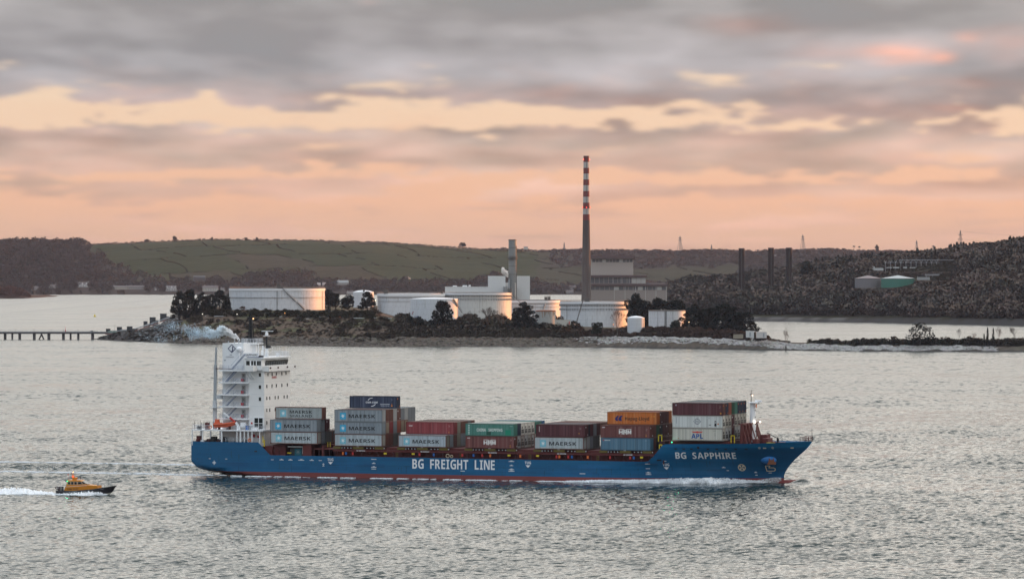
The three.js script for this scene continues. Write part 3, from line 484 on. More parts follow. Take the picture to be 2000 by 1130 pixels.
{ // bow thruster sign: ring with a crossed rotor; bulb sign: outline of the bulb
  const ring = new THREE.RingGeometry(0.66, 0.82, 40, 1), bl = [0, 1, 2, 3].map((k) => new THREE.CircleGeometry(0.6, 5, k * Math.PI / 2 + 0.45, 0.7));
  part('thruster_sign', [ring, ...bl].map((g) => onHull(strip(g), 136.75, 3.6)), M_cream, hull);
  const out = [[-0.95, 0.62], [0.05, 0.62], [-0.3, 0.16], [0.75, 0.16], [1.02, -0.02], [1.08, -0.28], [0.95, -0.52], [0.7, -0.62], [-0.75, -0.62]], list = [];
  out.forEach((a, i) => { const b = out[(i + 1) % out.length], dx = b[0] - a[0], dy = b[1] - a[1], l = Math.hypot(dx, dy), nx = -dy / l * 0.075, ny = dx / l * 0.075; list.push(onHull(mark([[a[0] + nx, a[1] + ny], [a[0] - nx, a[1] - ny], [b[0] - nx, b[1] - ny], [b[0] + nx, b[1] + ny]].reverse()), 142.8, 3.35)); });
  part('bulb_sign', list, M_cream, hull);
}
{ // mooring ports along the forecastle bulwark
  const list = []; for (const x of [122.5, 124.4, 126.2, 130, 132, 134, 136.2, 138.5]) list.push(onHull(rectM(0, 0, 0.62, 0.26), x, 8.02, 0.03)); list.push(onHull(rectM(0, 0, 0.7, 0.32), 17.1, 5.95, 0.03), onHull(rectM(0, 0, 1.1, 0.36), 118.4, 5.3, 0.03), onHull(strip(new THREE.CircleGeometry(0.3, 12)), 127.8, 8.35, 0.03));
  list.forEach((g) => part('mooring_port', [g], M_black, hull));
  for (const x of [141.4, 144.2]) part('fairlead', [onHull(strip(new THREE.CircleGeometry(0.28, 12)), x, 8.3, 0.05)], M_grey, hull);
  for (const x of [148.2, 142.5]) part('fairlead', [onHull(rectM(0, 0, 0.65, 0.22), x, 8.25, 0.05)], M_cream, hull);
}
{ // anchor in its pocket
  const bz = beamAt(142.6, 5.4); const b = part('anchor_bolster', [new THREE.SphereGeometry(1, 24, 16).scale(2.0, 1.05, 0.95).rotateZ(-0.1).rotateY(0.25).translate(142.6, 5.45, bz - 0.1)], mat([0.012, 0.16, 0.46], 0.4), hull);
  const sh = new THREE.Shape([[-0.95, -0.75], [0.95, -0.75], [1.05, -0.3], [0.62, -0.1], [0.52, 0.75], [0.3, 0.25], [-0.28, 0.25], [-0.5, 0.7], [-0.62, -0.1]].map(([a, c]) => new THREE.Vector2(a, c)));
  part('anchor', [new THREE.ExtrudeGeometry(sh, { depth: 0.4, bevelEnabled: true, bevelSize: 0.06, bevelThickness: 0.06, bevelSegments: 1 }).rotateY(0.2).translate(143.6, 5.15, bz + 0.55)], M_rust, b);
}
// decks
const deckStrip = (xs, y, inset) => grid(xs.length - 1, 1, (u, v) => { const x = xs[Math.round(u * (xs.length - 1))]; return [x, typeof y === 'function' ? y(x) : y, lerp(1, -1, v) * Math.max(0.02, beamAt(x, 7) - inset)]; });
part('main_deck', [deckStrip([18, 30, 60, 90, 104, 112, 118], 4.35, 0.15)], M_maroonDk, ship);
part('mooring_deck', [deckStrip([0.1, 4, 8, 12, 18.4], 7.1, 0.2), boxAt(18.2, 18.5, 4.4, 7.1, -11.3, 11.3)], M_maroon, ship);
part('forecastle_deck', [deckStrip([119.6, 125, 130, 135, 140, 144, 147, 149, 150.6], 8.3, 0.25), boxAt(119.3, 119.6, 4.4, 8.3, -11, 11)], M_maroonDk, ship);
part('upper_deck', [boxAt(0.1, 18.6, 10.72, 11.02, -11.35, 11.35)], M_white, ship);
{ const posts = []; for (const x of [0.25, 3.0, 8.0, 12.0, 12.9, 13.9, 14.9, 15.9, 17.9]) for (const z of [11.15, -11.15]) posts.push(box(x === 12.9 || x === 8 ? 0.34 : 0.22, 3.6, 0.22, x, 8.95, z)); for (const z of [-6, 0, 6]) posts.push(box(0.3, 3.6, 0.3, 0.4, 8.95, z)); posts.forEach((g) => part('pillar', [g], M_white, ship)); }
// railings: run(points) makes posts and three bars
function rail(pts, h = 1.05, step = 1.4, r = 0.035, bars = 3) {
  const list = [];
  for (let i = 0; i < pts.length - 1; i++) { const a = V(...pts[i]), b = V(...pts[i + 1]), L = a.distanceTo(b), n = Math.max(1, Math.round(L / step)), up = V(0, h, 0);
    for (let k = 1; k <= bars; k++) list.push(bar(a.clone().addScaledVector(up, k / bars), b.clone().addScaledVector(up, k / bars), r, r, 4));
    for (let k = 0; k <= n; k++) { const p = a.clone().lerp(b, k / n); list.push(bar(p, p.clone().add(up), r, r, 4)); } }
  return list;
}
const M_rail = mat([0.62, 0.64, 0.68], 0.5), M_railBlue = mat([0.26, 0.30, 0.40], 0.5);
part('railing', rail([[5, 11.02, 11.2], [0.3, 11.02, 11.2], [0.3, 11.02, -11.2], [18, 11.02, -11.2]], 1.05, 1.3), M_rail, ship);
part('railing', rail([[11.2, 11.02, 11.2], [18.4, 11.02, 11.2], [18.4, 11.02, 8.6]], 1.05, 1.2), M_rail, ship);
part('railing', rail([[9, 8.1, 11.2], [18.2, 8.1, 11.2]], 1.0, 1.0), M_rail, ship);

// accommodation block
const SW = 8.5, LV = [10.85, 13.72, 16.66, 19.55, 22.5, 25.45];
const block = part('accommodation_block', [boxAt(14.0, 18.0, 7.1, 25.45, -SW, SW), boxAt(7.2, 14.0, 7.1, 25.45, -6.6, 7.0)], M_whiteWarm, ship);
{ const seams = []; for (const y of LV.slice(1, 5)) seams.push(boxAt(13.98, 18.02, y - 0.02, y + 0.03, -SW - 0.015, SW + 0.015)); part('deck_seam', seams, mat([0.6, 0.61, 0.63], 0.6), block); }
const portG = new THREE.BoxGeometry(0.12, 0.78, 0.5), portS = new THREE.BoxGeometry(0.55, 0.85, 0.12);
const frontWin = (z, y) => { const m = part('window', [portG.clone().translate(18.02, y, z)], M_glass, block); };
for (const y of [24.35]) for (const z of [6.15, 3.5, 0.7, -2.9, -5.6]) frontWin(z, y);
for (const y of [21.5]) for (const z of [6.9, 3.5, 0.7, -2.9, -6.5]) frontWin(z, y);
for (const y of [18.6]) for (const z of [6.9, 5.0, 1.5, -0.5, -4.4, -6.4]) frontWin(z, y);
for (const y of [15.7]) for (const z of [6.9, 5.0, 1.5, -0.5, -4.4, -6.4]) frontWin(z, y);
for (const z of [6.9, 2.5, -3, -6.4]) frontWin(z, 12.7);
for (const y of [24.3, 21.35, 18.45]) part('window', [portS.clone().translate(16.9, y, SW + 0.02)], M_glass, block);
part('lettering', [words('NO SMOKING', 0.5)[0].scale(0.72, 1, 1).rotateY(Math.PI / 2).translate(18.03, 23.3, 3.6)], M_red, block);
{ // four large wheel-house style windows low on the side
  part('window_frame', [boxAt(15.35, 17.75, 11.15, 14.0, SW, SW + 0.1)], M_white, block);
  for (const x of [15.5, 16.65]) for (const y of [11.3, 12.65]) part('window', [boxAt(x, x + 0.98, y, y + 1.2, SW + 0.06, SW + 0.14)], M_glass, block);
}
// open stair tower with its landings
LV.slice(1).forEach((y, i) => {
  const b = part('balcony', [boxAt(6.4, 14.0, y - 0.34, y, 6.6, 9.3)], M_white, ship);
  part('railing', rail([[6.5, y, 7.2], [6.5, y, 9.2], [13.9, y, 9.2]], 1.05, 1.25, 0.03), M_railBlue, b);
});
for (const y of LV.slice(0, 5)) {
  part('stairway', [beam(V(8.0, y, 8.7), V(11.0, y + 2.9, 8.7), 0.1, 0.24), beam(V(8.0, y, 7.9), V(11.0, y + 2.9, 7.9), 0.1, 0.24), ...[...Array(11).keys()].map((k) => box(0.28, 0.05, 0.8, 8.1 + k * 0.275, y + 0.2 + k * 0.262, 8.3)), beam(V(8.0, y + 0.95, 8.75), V(11.0, y + 3.85, 8.75), 0.05)], M_railBlue, ship);
  if (y > 11) { const d = part('door', [boxAt(11.55, 12.5, y + 0.1, y + 2.05, 7.0, 7.08)], mat([0.36, 0.36, 0.35], 0.6), ship); part('porthole', [strip(new THREE.CircleGeometry(0.13, 12)).translate(12.02, y + 1.55, 7.1)], M_black, d); part('fire_box', [boxAt(11.6, 12.2, y + 0.15, y + 0.85, 7.4, 7.75)], M_red, ship); }
}
part('stairway', [beam(V(9.4, 25.5, 8.7), V(13.0, 29.3, 8.7), 0.1, 0.26), beam(V(9.4, 25.5, 7.9), V(13.0, 29.3, 7.9), 0.1, 0.26), ...[...Array(13).keys()].map((k) => box(0.28, 0.05, 0.8, 9.5 + k * 0.275, 25.7 + k * 0.29, 8.3)), beam(V(9.4, 26.5, 8.75), V(13.0, 30.3, 8.75), 0.05)], M_railBlue, ship);
part('stairway', [beam(V(8.4, 22.5, 8.8), V(10.6, 25.4, 8.8), 0.1, 0.24), beam(V(7.6, 22.5, 8.0), V(10.2, 25.4, 8.0), 0.1, 0.24)], M_railBlue, ship);
part('fire_box', [boxAt(14.3, 14.6, 25.6, 26.6, 9.2, 9.5)], M_red, ship);
// bridge: deck, wing, wheelhouse
const bridge = part('bridge_deck', [boxAt(14.0, 19.3, 25.1, 25.45, -SW - 0.2, SW + 0.2), boxAt(19.2, 19.32, 25.45, 26.45, -SW - 0.2, SW + 0.2), boxAt(16.2, 19.3, 25.45, 26.4, SW + 0.1, SW + 0.2), boxAt(14.2, 16.4, 25.2, 26.55, SW + 0.2, 11.6)], M_whiteWarm, ship);
part('wing_strut', [beam(V(15.2, 23.3, SW), V(15.2, 25.2, 11.2), 0.3), beam(V(14.4, 23.3, SW), V(14.4, 25.2, 11.2), 0.2)], M_white, bridge);
part('wheelhouse', [boxAt(13.2, 17.6, 25.45, 28.45, -8.0, 9.3), boxAt(13.0, 18.3, 28.2, 28.5, -8.3, 9.6)], M_white, ship);
{ const wh = ship.children[ship.children.length - 1];
  const z = [7.2, 5.7, 4.4, 2.9, 1.2, -0.2, -1.5, -2.8, -4.1, -5.4, -6.6, -7.6];
  for (let i = 0; i < z.length - 1; i++) part('bridge_window', [box(0.12, 1.25, Math.abs(z[i] - z[i + 1]) - 0.42).rotateZ(-0.22).translate(17.78, 27.15, (z[i] + z[i + 1]) / 2)], M_glass, wh);
  for (const [x, w] of [[14.1, 0.9], [15.2, 0.5], [15.9, 0.5], [16.7, 0.5], [17.25, 0.4]]) part('bridge_window', [box(w, 1.05, 0.12, x, 27.15, 9.33)], M_glass, wh);
  part('wing_roof', [boxAt(13.9, 17.4, 28.52, 28.62, 7.4, 9.7)], M_navy, wh);
  part('lamp_bracket', [boxAt(16.4, 17.5, 28.55, 28.95, 7.6, 8.2)], M_black, wh);
  part('railing', rail([[13.2, 28.5, -8.2], [18.1, 28.5, -8.2], [18.1, 28.5, 7.0], [15.6, 28.5, 7.0]], 1.15, 1.0, 0.035, 4), M_rail, wh);
  for (const zz of [8, 3, -3, -8]) part('spotlight', [new THREE.SphereGeometry(0.22, 8, 6).translate(19.45, 25.95, zz)], M_maroonDk, wh);
}
{ const nb = part('name_board', [boxAt(10.9, 15.6, 28.55, 29.5, 6.0, 6.12)], M_white, ship); const [g, w] = words('BG SAPPHIRE', 0.52); part('lettering', [g.scale(4.3 / w, 1, 1).translate(11.1, 28.76, 6.15)], M_black, nb); }
// funnel casing with the diamond emblem
const casing = part('funnel_casing', [boxAt(6.3, 11.8, 25.45, 31.85, -2.0, 6.6), boxAt(6.3, 7.2, 7.1, 25.45, 0, 6.6)], M_white, ship);
{ const sq = (r) => [[0, r], [r, 0], [0, -r], [-r, 0]].map(([a, b]) => new THREE.Vector2(a, b)); const s = new THREE.Shape(sq(1.08)); s.holes.push(new THREE.Path(sq(0.84)));
  part('emblem', [strip(new THREE.ShapeGeometry(s)).translate(8.75, 30.55, 6.63), words('J', 0.95)[0].scale(1.25, 1, 1).translate(8.55, 30.1, 6.63)], M_navy, casing);
  part('casing_vent', [boxAt(7.2, 9.3, 28.55, 28.65, 6.6, 6.72), boxAt(6.8, 7.1, 27.6, 27.9, 6.6, 6.68), boxAt(8.2, 8.8, 29.0, 29.15, 6.6, 6.66)], M_grey, casing);
  for (const [x, z, h] of [[7.2, 5, 0.6], [8.6, 4.5, 0.9], [9.5, 4, 1.1], [10.6, 4.5, 0.8], [9.9, 2, 1.2]]) part('exhaust_pipe', [cyl(0.16, 0.16, h, 10, x, 31.85, z)], M_grey, casing);
  part('whip_aerial', [bar(V(7.1, 31.8, 6.3), V(7.1, 35.2, 6.3), 0.03, 0.02, 5)], M_grey, casing); }
part('satellite_dome', [new THREE.SphereGeometry(0.7, 20, 14).translate(10.9, 30.35, 7.1), cyl(0.25, 0.3, 2.2, 10, 10.9, 27.6, 7.1)], M_white, ship);
// main mast and radar mast
{ const mm = part('main_mast', [cyl(1.05, 0.95, 3.2, 18, 11.6, 28.4, 0), cyl(0.3, 0.3, 3.2, 8, 9.9, 28.4, 0.5), cyl(0.2, 0.2, 3.2, 8, 13.1, 28.4, 0.3), boxAt(9.2, 13.5, 31.55, 31.75, -2.2, 2.2)], M_white, ship);
  const lat = []; for (const [dx, dz] of [[-1, -1], [1, -1], [1, 1], [-1, 1]]) lat.push(beam(V(11.1 + dx * 0.62, 31.75, dz * 0.62), V(11.1 + dx * 0.22, 38.2, dz * 0.22), 0.17));
  for (let k = 0; k < 8; k++) { const t = k / 8, w = lerp(0.62, 0.24, t), y = lerp(31.9, 38, t), y2 = lerp(31.9, 38, t + 1 / 8), w2 = lerp(0.62, 0.24, t + 1 / 8); for (const s of [-1, 1]) { lat.push(beam(V(11.1 - w, y, s * w), V(11.1 + w2, y2, s * w2), 0.12), beam(V(11.1 + w, y, s * w), V(11.1 - w2, y2, s * w2), 0.12)); } }
  lat.push(boxAt(10.75, 11.45, 31.8, 38.2, -0.16, 0.16), boxAt(10.3, 12.0, 37.9, 38.05, -0.5, 0.5), bar(V(11.0, 38, 0), V(10.95, 39.7, 0), 0.06, 0.03), bar(V(11.5, 38, 0), V(11.5, 38.9, 0), 0.05)); for (const y of [33.9, 35.8]) lat.push(boxAt(10.0, 12.3, y, y + 0.12, -0.12, 0.12));
  part('mast_lattice', lat, M_black, mm);
  part('railing', rail([[9.3, 31.75, -2.1], [9.3, 31.75, 2.1], [13.4, 31.75, 2.1], [13.4, 31.75, -2.1], [9.3, 31.75, -2.1]], 1.1, 0.8, 0.04), M_rail, mm);
  part('mast_lamp', [new THREE.SphereGeometry(0.16, 10, 8).translate(11.85, 37.75, 0.4)], glow([1, 0.55, 0.25], 3.5), mm);
  for (const [x, y] of [[12.2, 33.95], [10.1, 33.95], [12.2, 35.9], [10.1, 35.9]]) part('mast_lamp', [new THREE.SphereGeometry(0.13, 8, 6).translate(x, y + 0.2, 0.1)], M_maroonDk, mm);
  const rm = part('radar_mast', [cyl(0.5, 0.4, 2.0, 12, 15.7, 28.5, 1.2), box(1.6, 0.1, 1.6, 15.7, 30.5, 1.2), cyl(0.24, 0.24, 1.6, 8, 15.0, 28.5, 2.4), boxAt(14.6, 14.9, 28.5, 31.2, 1.1, 1.4), ], M_white, ship); part('compass_stand', [cyl(0.55, 0.5, 0.9, 12, 17, 28.5, -3)], M_white, ship);
  part('radar_pole', [cyl(0.26, 0.22, 2.9, 10, 15.7, 30.5, 1.2), bar(V(15.1, 30.4, 1.2), V(14.7, 33.6, 1.2), 0.06), box(0.7, 0.6, 0.5, 16.4, 30.9, 1.2)], M_black, rm);
  part('radar_scanner', [box(3.0, 0.16, 0.3, 15.9, 34.75, 1.2), cyl(0.42, 0.3, 0.8, 12, 15.7, 33.75, 1.2), box(1.5, 0.1, 1.0, 15.7, 33.6, 1.2), box(0.16, 0.3, 0.16, 15.7, 34.6, 1.2)], M_white, rm);
  for (const [x, z] of [[14.4, 6], [16.6, 5], [17.6, 2], [17.8, -2], [17.9, -6]]) part('whip_aerial', [bar(V(x, 28.5, z), V(x, 30.9 + 0.4 * noise2(x, z), z), 0.035, 0.02, 5)], M_rail, ship); }
// stores crane at the quarter
{ const c = part('stores_crane', [cyl(0.52, 0.5, 5.3, 16, 4.9, 11.0, 8), cyl(1.2, 1.25, 0.14, 18, 4.9, 16.1, 8), cyl(0.58, 0.52, 1.7, 16, 4.9, 16.25, 8), boxAt(5.3, 6.9, 18.3, 19.3, 7.6, 8.4)], mat([0.56, 0.58, 0.60], 0.5), ship);
  part('crane_jib', [beam(V(4.9, 17.8, 8), V(5.05, 26.6, 8), 0.62, 0.62), beam(V(5.05, 26.6, 8), V(5.25, 30.8, 8), 0.36, 0.4), bar(V(5.25, 30.6, 8), V(5.3, 31.4, 8), 0.05)], mat([0.40, 0.43, 0.45], 0.5), c);
  part('hook_cable', [bar(V(5.7, 19, 8), V(5.35, 30.5, 8), 0.03)], M_black, c);
  part('jib_rest', [boxAt(5.2, 9.0, 25.6, 25.75, 7.6, 8.4)], M_maroonDk, c); }
// rescue-boat davit
part('davit', [cyl(0.5, 0.42, 0.9, 14, 11.9, 11.02, 10), beam(V(11.9, 11.9, 10), V(11.2, 12.8, 10), 0.42), beam(V(9.6, 13.9, 10), V(8.0, 15.05, 10), 0.34), box(1.2, 1.1, 0.9, 13.0, 12.2, 9.6)], M_white, ship);
part('davit_arm', [beam(V(11.2, 12.75, 10), V(9.6, 13.95, 10), 0.38)], M_red, ship);
// mooring gear and deck clutter at the stern
{ const R = rng(44);
  for (const [x, y0, w, h, m] of [[1.3, 7.1, 0.9, 2.3, M_maroon], [2.4, 7.1, 0.9, 1.3, M_white], [4.0, 7.1, 0.9, 1.6, M_maroonDk], [5.3, 7.1, 1.3, 2.2, M_black], [6.7, 7.1, 1.1, 1.4, M_maroonDk], [8.0, 7.1, 1.4, 2.1, M_black], [10.2, 7.1, 0.7, 1.2, M_grey], [13.4, 7.1, 0.7, 1.6, M_black]]) part('winch', [boxAt(x - w / 2, x + w / 2, y0, y0 + h, 8.9, 10), cyl(w * 0.4, w * 0.4, 0.6, 12, 0, 0, 0).rotateX(Math.PI / 2).translate(x, y0 + h * 0.55, 10)], m, ship);
  for (const [x, h, m] of [[3.6, 1.6, M_maroon], [14.3, 1.0, M_blueBox], [15.0, 0.9, M_grey], [1.6, 0.8, M_black]]) part('deck_locker', [boxAt(x - 0.45, x + 0.45, 11.02, 11.02 + h, 9.4, 10.2)], m, ship);
  part('deck_locker', [boxAt(15.4, 17, 11.02, 11.7, 9.4, 10.4)], M_white, ship);
  part('lifebuoy', [new THREE.TorusGeometry(0.34, 0.11, 8, 18).translate(4.9, 11.6, 10.9), new THREE.TorusGeometry(0.34, 0.11, 8, 18).translate(15.3, 8.6, 11.25)], M_orange, ship);
  part('fire_box', [boxAt(15.1, 15.6, 9.2, 9.9, SW, SW + 0.2), boxAt(16.3, 16.9, 9.0, 9.7, SW, SW + 0.2), boxAt(14.6, 14.95, 12.4, 12.8, SW, SW + 0.15)], M_red, ship);
  part('stanchion', [...Array(9).keys()].map((k) => bar(V(0.8 + k * 0.5, 11, 10.9 - (k % 3)), V(0.8 + k * 0.5, 12.6 + 0.6 * R(), 10.9 - (k % 3)), 0.05)), M_maroonDk, ship);
  part('ladder', [boxAt(18.62, 18.72, 8.0, 9.6, 10.6, 10.7), boxAt(18.62, 18.72, 8.0, 9.6, 11.2, 11.3), boxAt(18.62, 18.72, 9.5, 9.6, 10.6, 11.3)], M_yellow, ship); }
// cargo deck: coaming, side passage, stools and lashing posts
{ const cargo = part('hatch_coaming', [boxAt(36.9, 117.5, 4.4, 7.25, -9.9, 9.9), boxAt(21.0, 24.2, 4.4, 7.6, -9.9, 10.2), boxAt(29.1, 31.3, 4.4, 7.7, -9.9, 11.3), boxAt(20.9, 36.5, 4.4, 7.6, -9.9, 5.0), boxAt(34.0, 34.4, 4.4, 7.5, 5, 11.2), boxAt(32.0, 36.9, 6.6, 6.85, 5, 11.1), boxAt(120.2, 134.6, 8.3, 9.75, -9.2, 9.2)], M_maroon, ship);
  part('forecastle_bulkhead', [boxAt(117.9, 119.25, 4.4, 9.7, -10.2, 9.6)], M_maroonDk, ship);
  part('hatch_coaming', [boxAt(19.0, 21.0, 4.4, 7.2, -10, 10.6)], M_maroon, ship);
  part('passage_beam', [boxAt(36.9, 117.2, 6.25, 6.62, 10.9, 11.45), boxAt(36.9, 117.2, 6.72, 6.82, 11.0, 11.5)], M_maroon, ship);
  const posts = []; for (let x = 38; x < 117; x += 2.05) posts.push(boxAt(x, x + 0.16, 4.4, 6.3, 11.1, 11.3)); for (let x = 21.5; x < 36; x += 1.3) if (x < 24 || x > 31.5) posts.push(boxAt(x, x + 0.14, 4.4, 6.6, 10.9, 11.1)); stuff(part('passage_post', posts, M_maroonDk, ship));
  for (const x0 of [37.4, 53.7, 70.7, 87.9, 104.2]) { const pads = []; for (const [a, b] of [[-0.3, 1.6], [4.7, 7.4], [10.3, 12.4]]) pads.push(boxAt(x0 + a, x0 + b, 6.85, 7.4, 9.9, 11.55)); part('container_stool', pads, M_olive, ship);
    part('container_stool', [boxAt(x0 - 0.4, x0 + 12.6, 7.15, 7.45, -11.3, 11.2)], M_maroonDk, ship);
    const dots = []; for (const a of [1.9, 2.6, 3.4, 4.2, 8.3, 9.2, 10.0, 12.7, 5.8, 6.1]) dots.push(box(0.17, 0.17, 0.06, x0 + a, a > 5.5 && a < 6.5 ? 7.5 : 7.12, 11.58)); stuff(part('lashing_mark', dots, M_letter, ship));
    const [g, w] = words('NO SMOKING', 0.26); part('lettering', [g.scale(2.2 / w, 1, 1).translate(x0 + 5.6, 6.34, 11.47)], M_letter, ship); }
  const R = rng(45), boxes = [[39.5, M_orange], [40.3, M_blueBox], [42, M_red], [50.3, M_yellow], [57.4, M_yellow], [59, M_red], [62.6, M_blueBox], [69.8, M_red], [72.6, M_blueBox], [74.8, M_red], [76.8, M_orange], [81.5, M_yellow], [84.3, M_orange], [88.6, M_yellow], [93.3, M_red], [94, M_orange], [96.2, M_red], [97.1, M_blueBox], [101, M_orange], [106.5, M_red], [111.4, M_red], [112.3, M_blueBox], [114.2, M_yellow]];
  for (const [x, m] of boxes) { const w = m === M_yellow ? 0.7 : 0.42, h = m === M_yellow ? 0.25 : 0.5; part('deck_fitting', [boxAt(x - w / 2, x + w / 2, 5.95 - h, 6.1, 11.3, 11.5)], m, ship); }
  for (const x of [53.0, 69.2, 86.4, 103.2]) part('ladder', [boxAt(x, x + 0.08, 4.6, 6.8, 11.32, 11.42), boxAt(x + 0.45, x + 0.53, 4.6, 6.8, 11.32, 11.42), ...[0, 1, 2, 3, 4].map((k) => boxAt(x, x + 0.53, 4.9 + k * 0.4, 4.98 + k * 0.4, 11.32, 11.4))], M_olive, ship);
  part('lifebuoy', [new THREE.TorusGeometry(0.42, 0.06, 8, 20).translate(66.1, 5.55, 11.4), new THREE.TorusGeometry(0.3, 0.06, 8, 20).translate(67.1, 5.45, 11.4)], M_cream, ship);
  part('passage_frame', [boxAt(24.8, 28.9, 7.0, 7.25, 9.9, 10.2), boxAt(28.6, 28.9, 5.4, 7.25, 9.9, 10.2)], M_white, ship);
  part('deck_fitting', [boxAt(24.7, 25.7, 5.5, 5.75, 10.0, 10.3)], M_yellow, ship);
  part('passage_post', [boxAt(18.9, 19.15, 7.1, 8.7, 10.9, 11.1), boxAt(35.4, 35.5, 7.2, 8.4, 10.9, 11), boxAt(36.0, 36.1, 7.2, 8.4, 10.9, 11), boxAt(118.3, 118.5, 7.0, 9.0, 10.8, 11), boxAt(118.9, 119.1, 7.0, 9.0, 10.8, 11), boxAt(118.3, 119.1, 8.8, 9.0, 10.8, 11), boxAt(117.6, 117.8, 9.6, 11.2, 9.2, 9.4), boxAt(118.4, 118.6, 9.6, 11.2, 9.2, 9.4), boxAt(117.6, 118.6, 11, 11.2, 9.2, 9.4), boxAt(134.6, 134.8, 9.4, 11.2, 7, 7.2), boxAt(135.4, 135.6, 9.4, 11.2, 7, 7.2), boxAt(134.6, 135.6, 11, 11.2, 7, 7.2)], M_yellow, ship); }
// breakwater, foremast and bow fittings
{ const f = []; const bw = (z) => lerp(137.0, 138.6, 1 - Math.abs(z) / 9);
  for (let k = 0; k <= 8; k++) { const z = lerp(7.0, -7.0, k / 8); f.push(beam(V(bw(z) - 0.4, 8.3, z), V(bw(z) - 0.9 + 0.6, 13.8, z * 0.96), 0.3, 0.42)); f.push(beam(V(bw(z) + 1.4, 8.3, z), V(bw(z) - 0.2, 13.6, z * 0.96), 0.22, 0.3)); }
  const plate = grid(16, 1, (u, v) => { const z = lerp(7.2, -7.2, u) * lerp(1, 0.96, v); return [bw(z) - 0.55 + 0.25 * v, lerp(8.3, 13.9, v), z]; });
  part('breakwater', [plate, ...f, boxAt(136.4, 137.6, 13.6, 13.85, -6.9, 6.9)], M_maroon, ship);
  part('breakwater', [boxAt(139.2, 140.8, 8.3, 11.0, -5.5, -2.5), boxAt(140.6, 142.0, 8.3, 10.3, -3, 1), boxAt(139.0, 140, 8.3, 10.2, 1, 4)], M_maroon, ship);
  const fm = part('foremast', [cyl(0.85, 0.62, 9.2, 14, 138.0, 9.4, 0), boxAt(137.0, 139.4, 18.5, 18.75, -1.2, 1.2), boxAt(138.6, 140.2, 18.75, 19.2, -0.4, 0.4)], M_white, ship);
  part('mast_pole', [bar(V(137.6, 18.7, 0), V(137.6, 21.6, 0), 0.1, 0.05), box(0.6, 0.1, 0.5, 137.6, 20.6, 0)], M_black, fm);
  part('mast_sign', [box(0.06, 0.95, 0.7, 139.0, 17.9, 0.6)], M_orange, fm);
  part('mast_lamp', [new THREE.SphereGeometry(0.16, 10, 8).translate(138.0, 20.3, 0.4)], glow([1, 0.72, 0.5], 4), fm);
  part('flood_lamp', [new THREE.SphereGeometry(0.24, 10, 8).translate(138.7, 14.15, 0.8), new THREE.SphereGeometry(0.18, 10, 8).translate(139.6, 14.1, -0.6)], glow([1, 0.86, 0.66], 6), fm);
  part('mast_vents', [0, 1, 2, 3].map((k) => box(0.1, 0.25, 0.25, 138.75 - k * 0.03, 12 + k * 1.6, 0.3)), M_black, fm);
  part('bow_crane', [bar(V(144.2, 8.3, 0.5), V(144.2, 10.6, 0.5), 0.16), beam(V(144.2, 10.3, 0.5), V(141.6, 11.6, 0.5), 0.16), box(0.5, 0.7, 0.5, 144.2, 9.9, 0.5)], M_black, ship);
  part('railing', rail([[149.9, 9.6, 1.9], [152.3, 9.7, 0.4], [152.3, 9.7, -0.4], [149.9, 9.6, -1.9]], 1.15, 0.7, 0.05), M_maroon, ship);
  part('jackstaff', [bar(V(152.3, 9.6, 0), V(152.3, 12.8, 0), 0.07, 0.04)], M_maroonDk, ship);
  part('windlass', [boxAt(143, 145, 8.3, 9.3, -4, -2), boxAt(145.6, 146.6, 8.3, 9.1, -1, 1), cyl(0.4, 0.4, 2, 12, 0, 0, 0).rotateX(Math.PI / 2).translate(143.5, 9.3, 1)], M_maroon, ship);
  part('deck_fitting', [boxAt(142.6, 144.6, 9.1, 9.5, 4.5, 4.8)], M_yellow, ship); }
// navigation and deck lamps (lit)
const lampAt = (name, x, y, z, rgb, power, r, parent) => { part(name, [new THREE.SphereGeometry(r, 10, 8).translate(x, y, z)], glow(rgb, 2.6), parent); const l = new THREE.PointLight(new THREE.Color().setRGB(...rgb), power, 60); l.position.set(x, y, z + r + 0.15); l.castShadow = true; parent.add(l); };
lampAt('deck_lamp', 64.2, 7.95, 9.6, [1, 0.62, 0.16], 12, 0.26, ship);
lampAt('side_lamp', 121.5, 9.55, 11.2, [0.05, 1, 0.45], 2, 0.15, ship);
// ---------------------------------------------------------------- containers
const CL = 12.19, CW = 2.44, CH = 2.9, PITCH = 2.6;
const toWorld = (x, y, z) => V(x, y, z).applyAxisAngle(V(0, 1, 0), -SHIP.yaw).add(V(SHIP.x, 0, SHIP.z));
function corrugated(L, H, n) {                   // panel in x-y facing +z with vertical ribs, uv over the whole panel
  const xs = [], g = []; for (let i = 0; i < n; i++) for (const [f, d] of [[0, 0], [0.3, 0], [0.5, -0.036], [0.8, -0.036]]) xs.push([(i + f) / n * L, d]); xs.push([L, 0]);
  return grid(xs.length - 1, 1, (u, v) => { const [x, d] = xs[Math.round(u * (xs.length - 1))]; return [x - L / 2, v * H, d]; }, (u, v) => [xs[Math.round(u * (xs.length - 1))][0] / L, v]);
}
const flatNormals = (g) => { const o = g.toNonIndexed(); o.computeVertexNormals(); return o; };
const G_side = flatNormals(corrugated(CL - 0.3, CH - 0.3, 42)).translate(0, 0.16, CW / 2 - 0.02), G_plainSide = flatNormals(grid(1, 1, (u, v) => [(u - 0.5) * (CL - 0.3), v * (CH - 0.3), 0])).translate(0, 0.16, CW / 2 - 0.02);
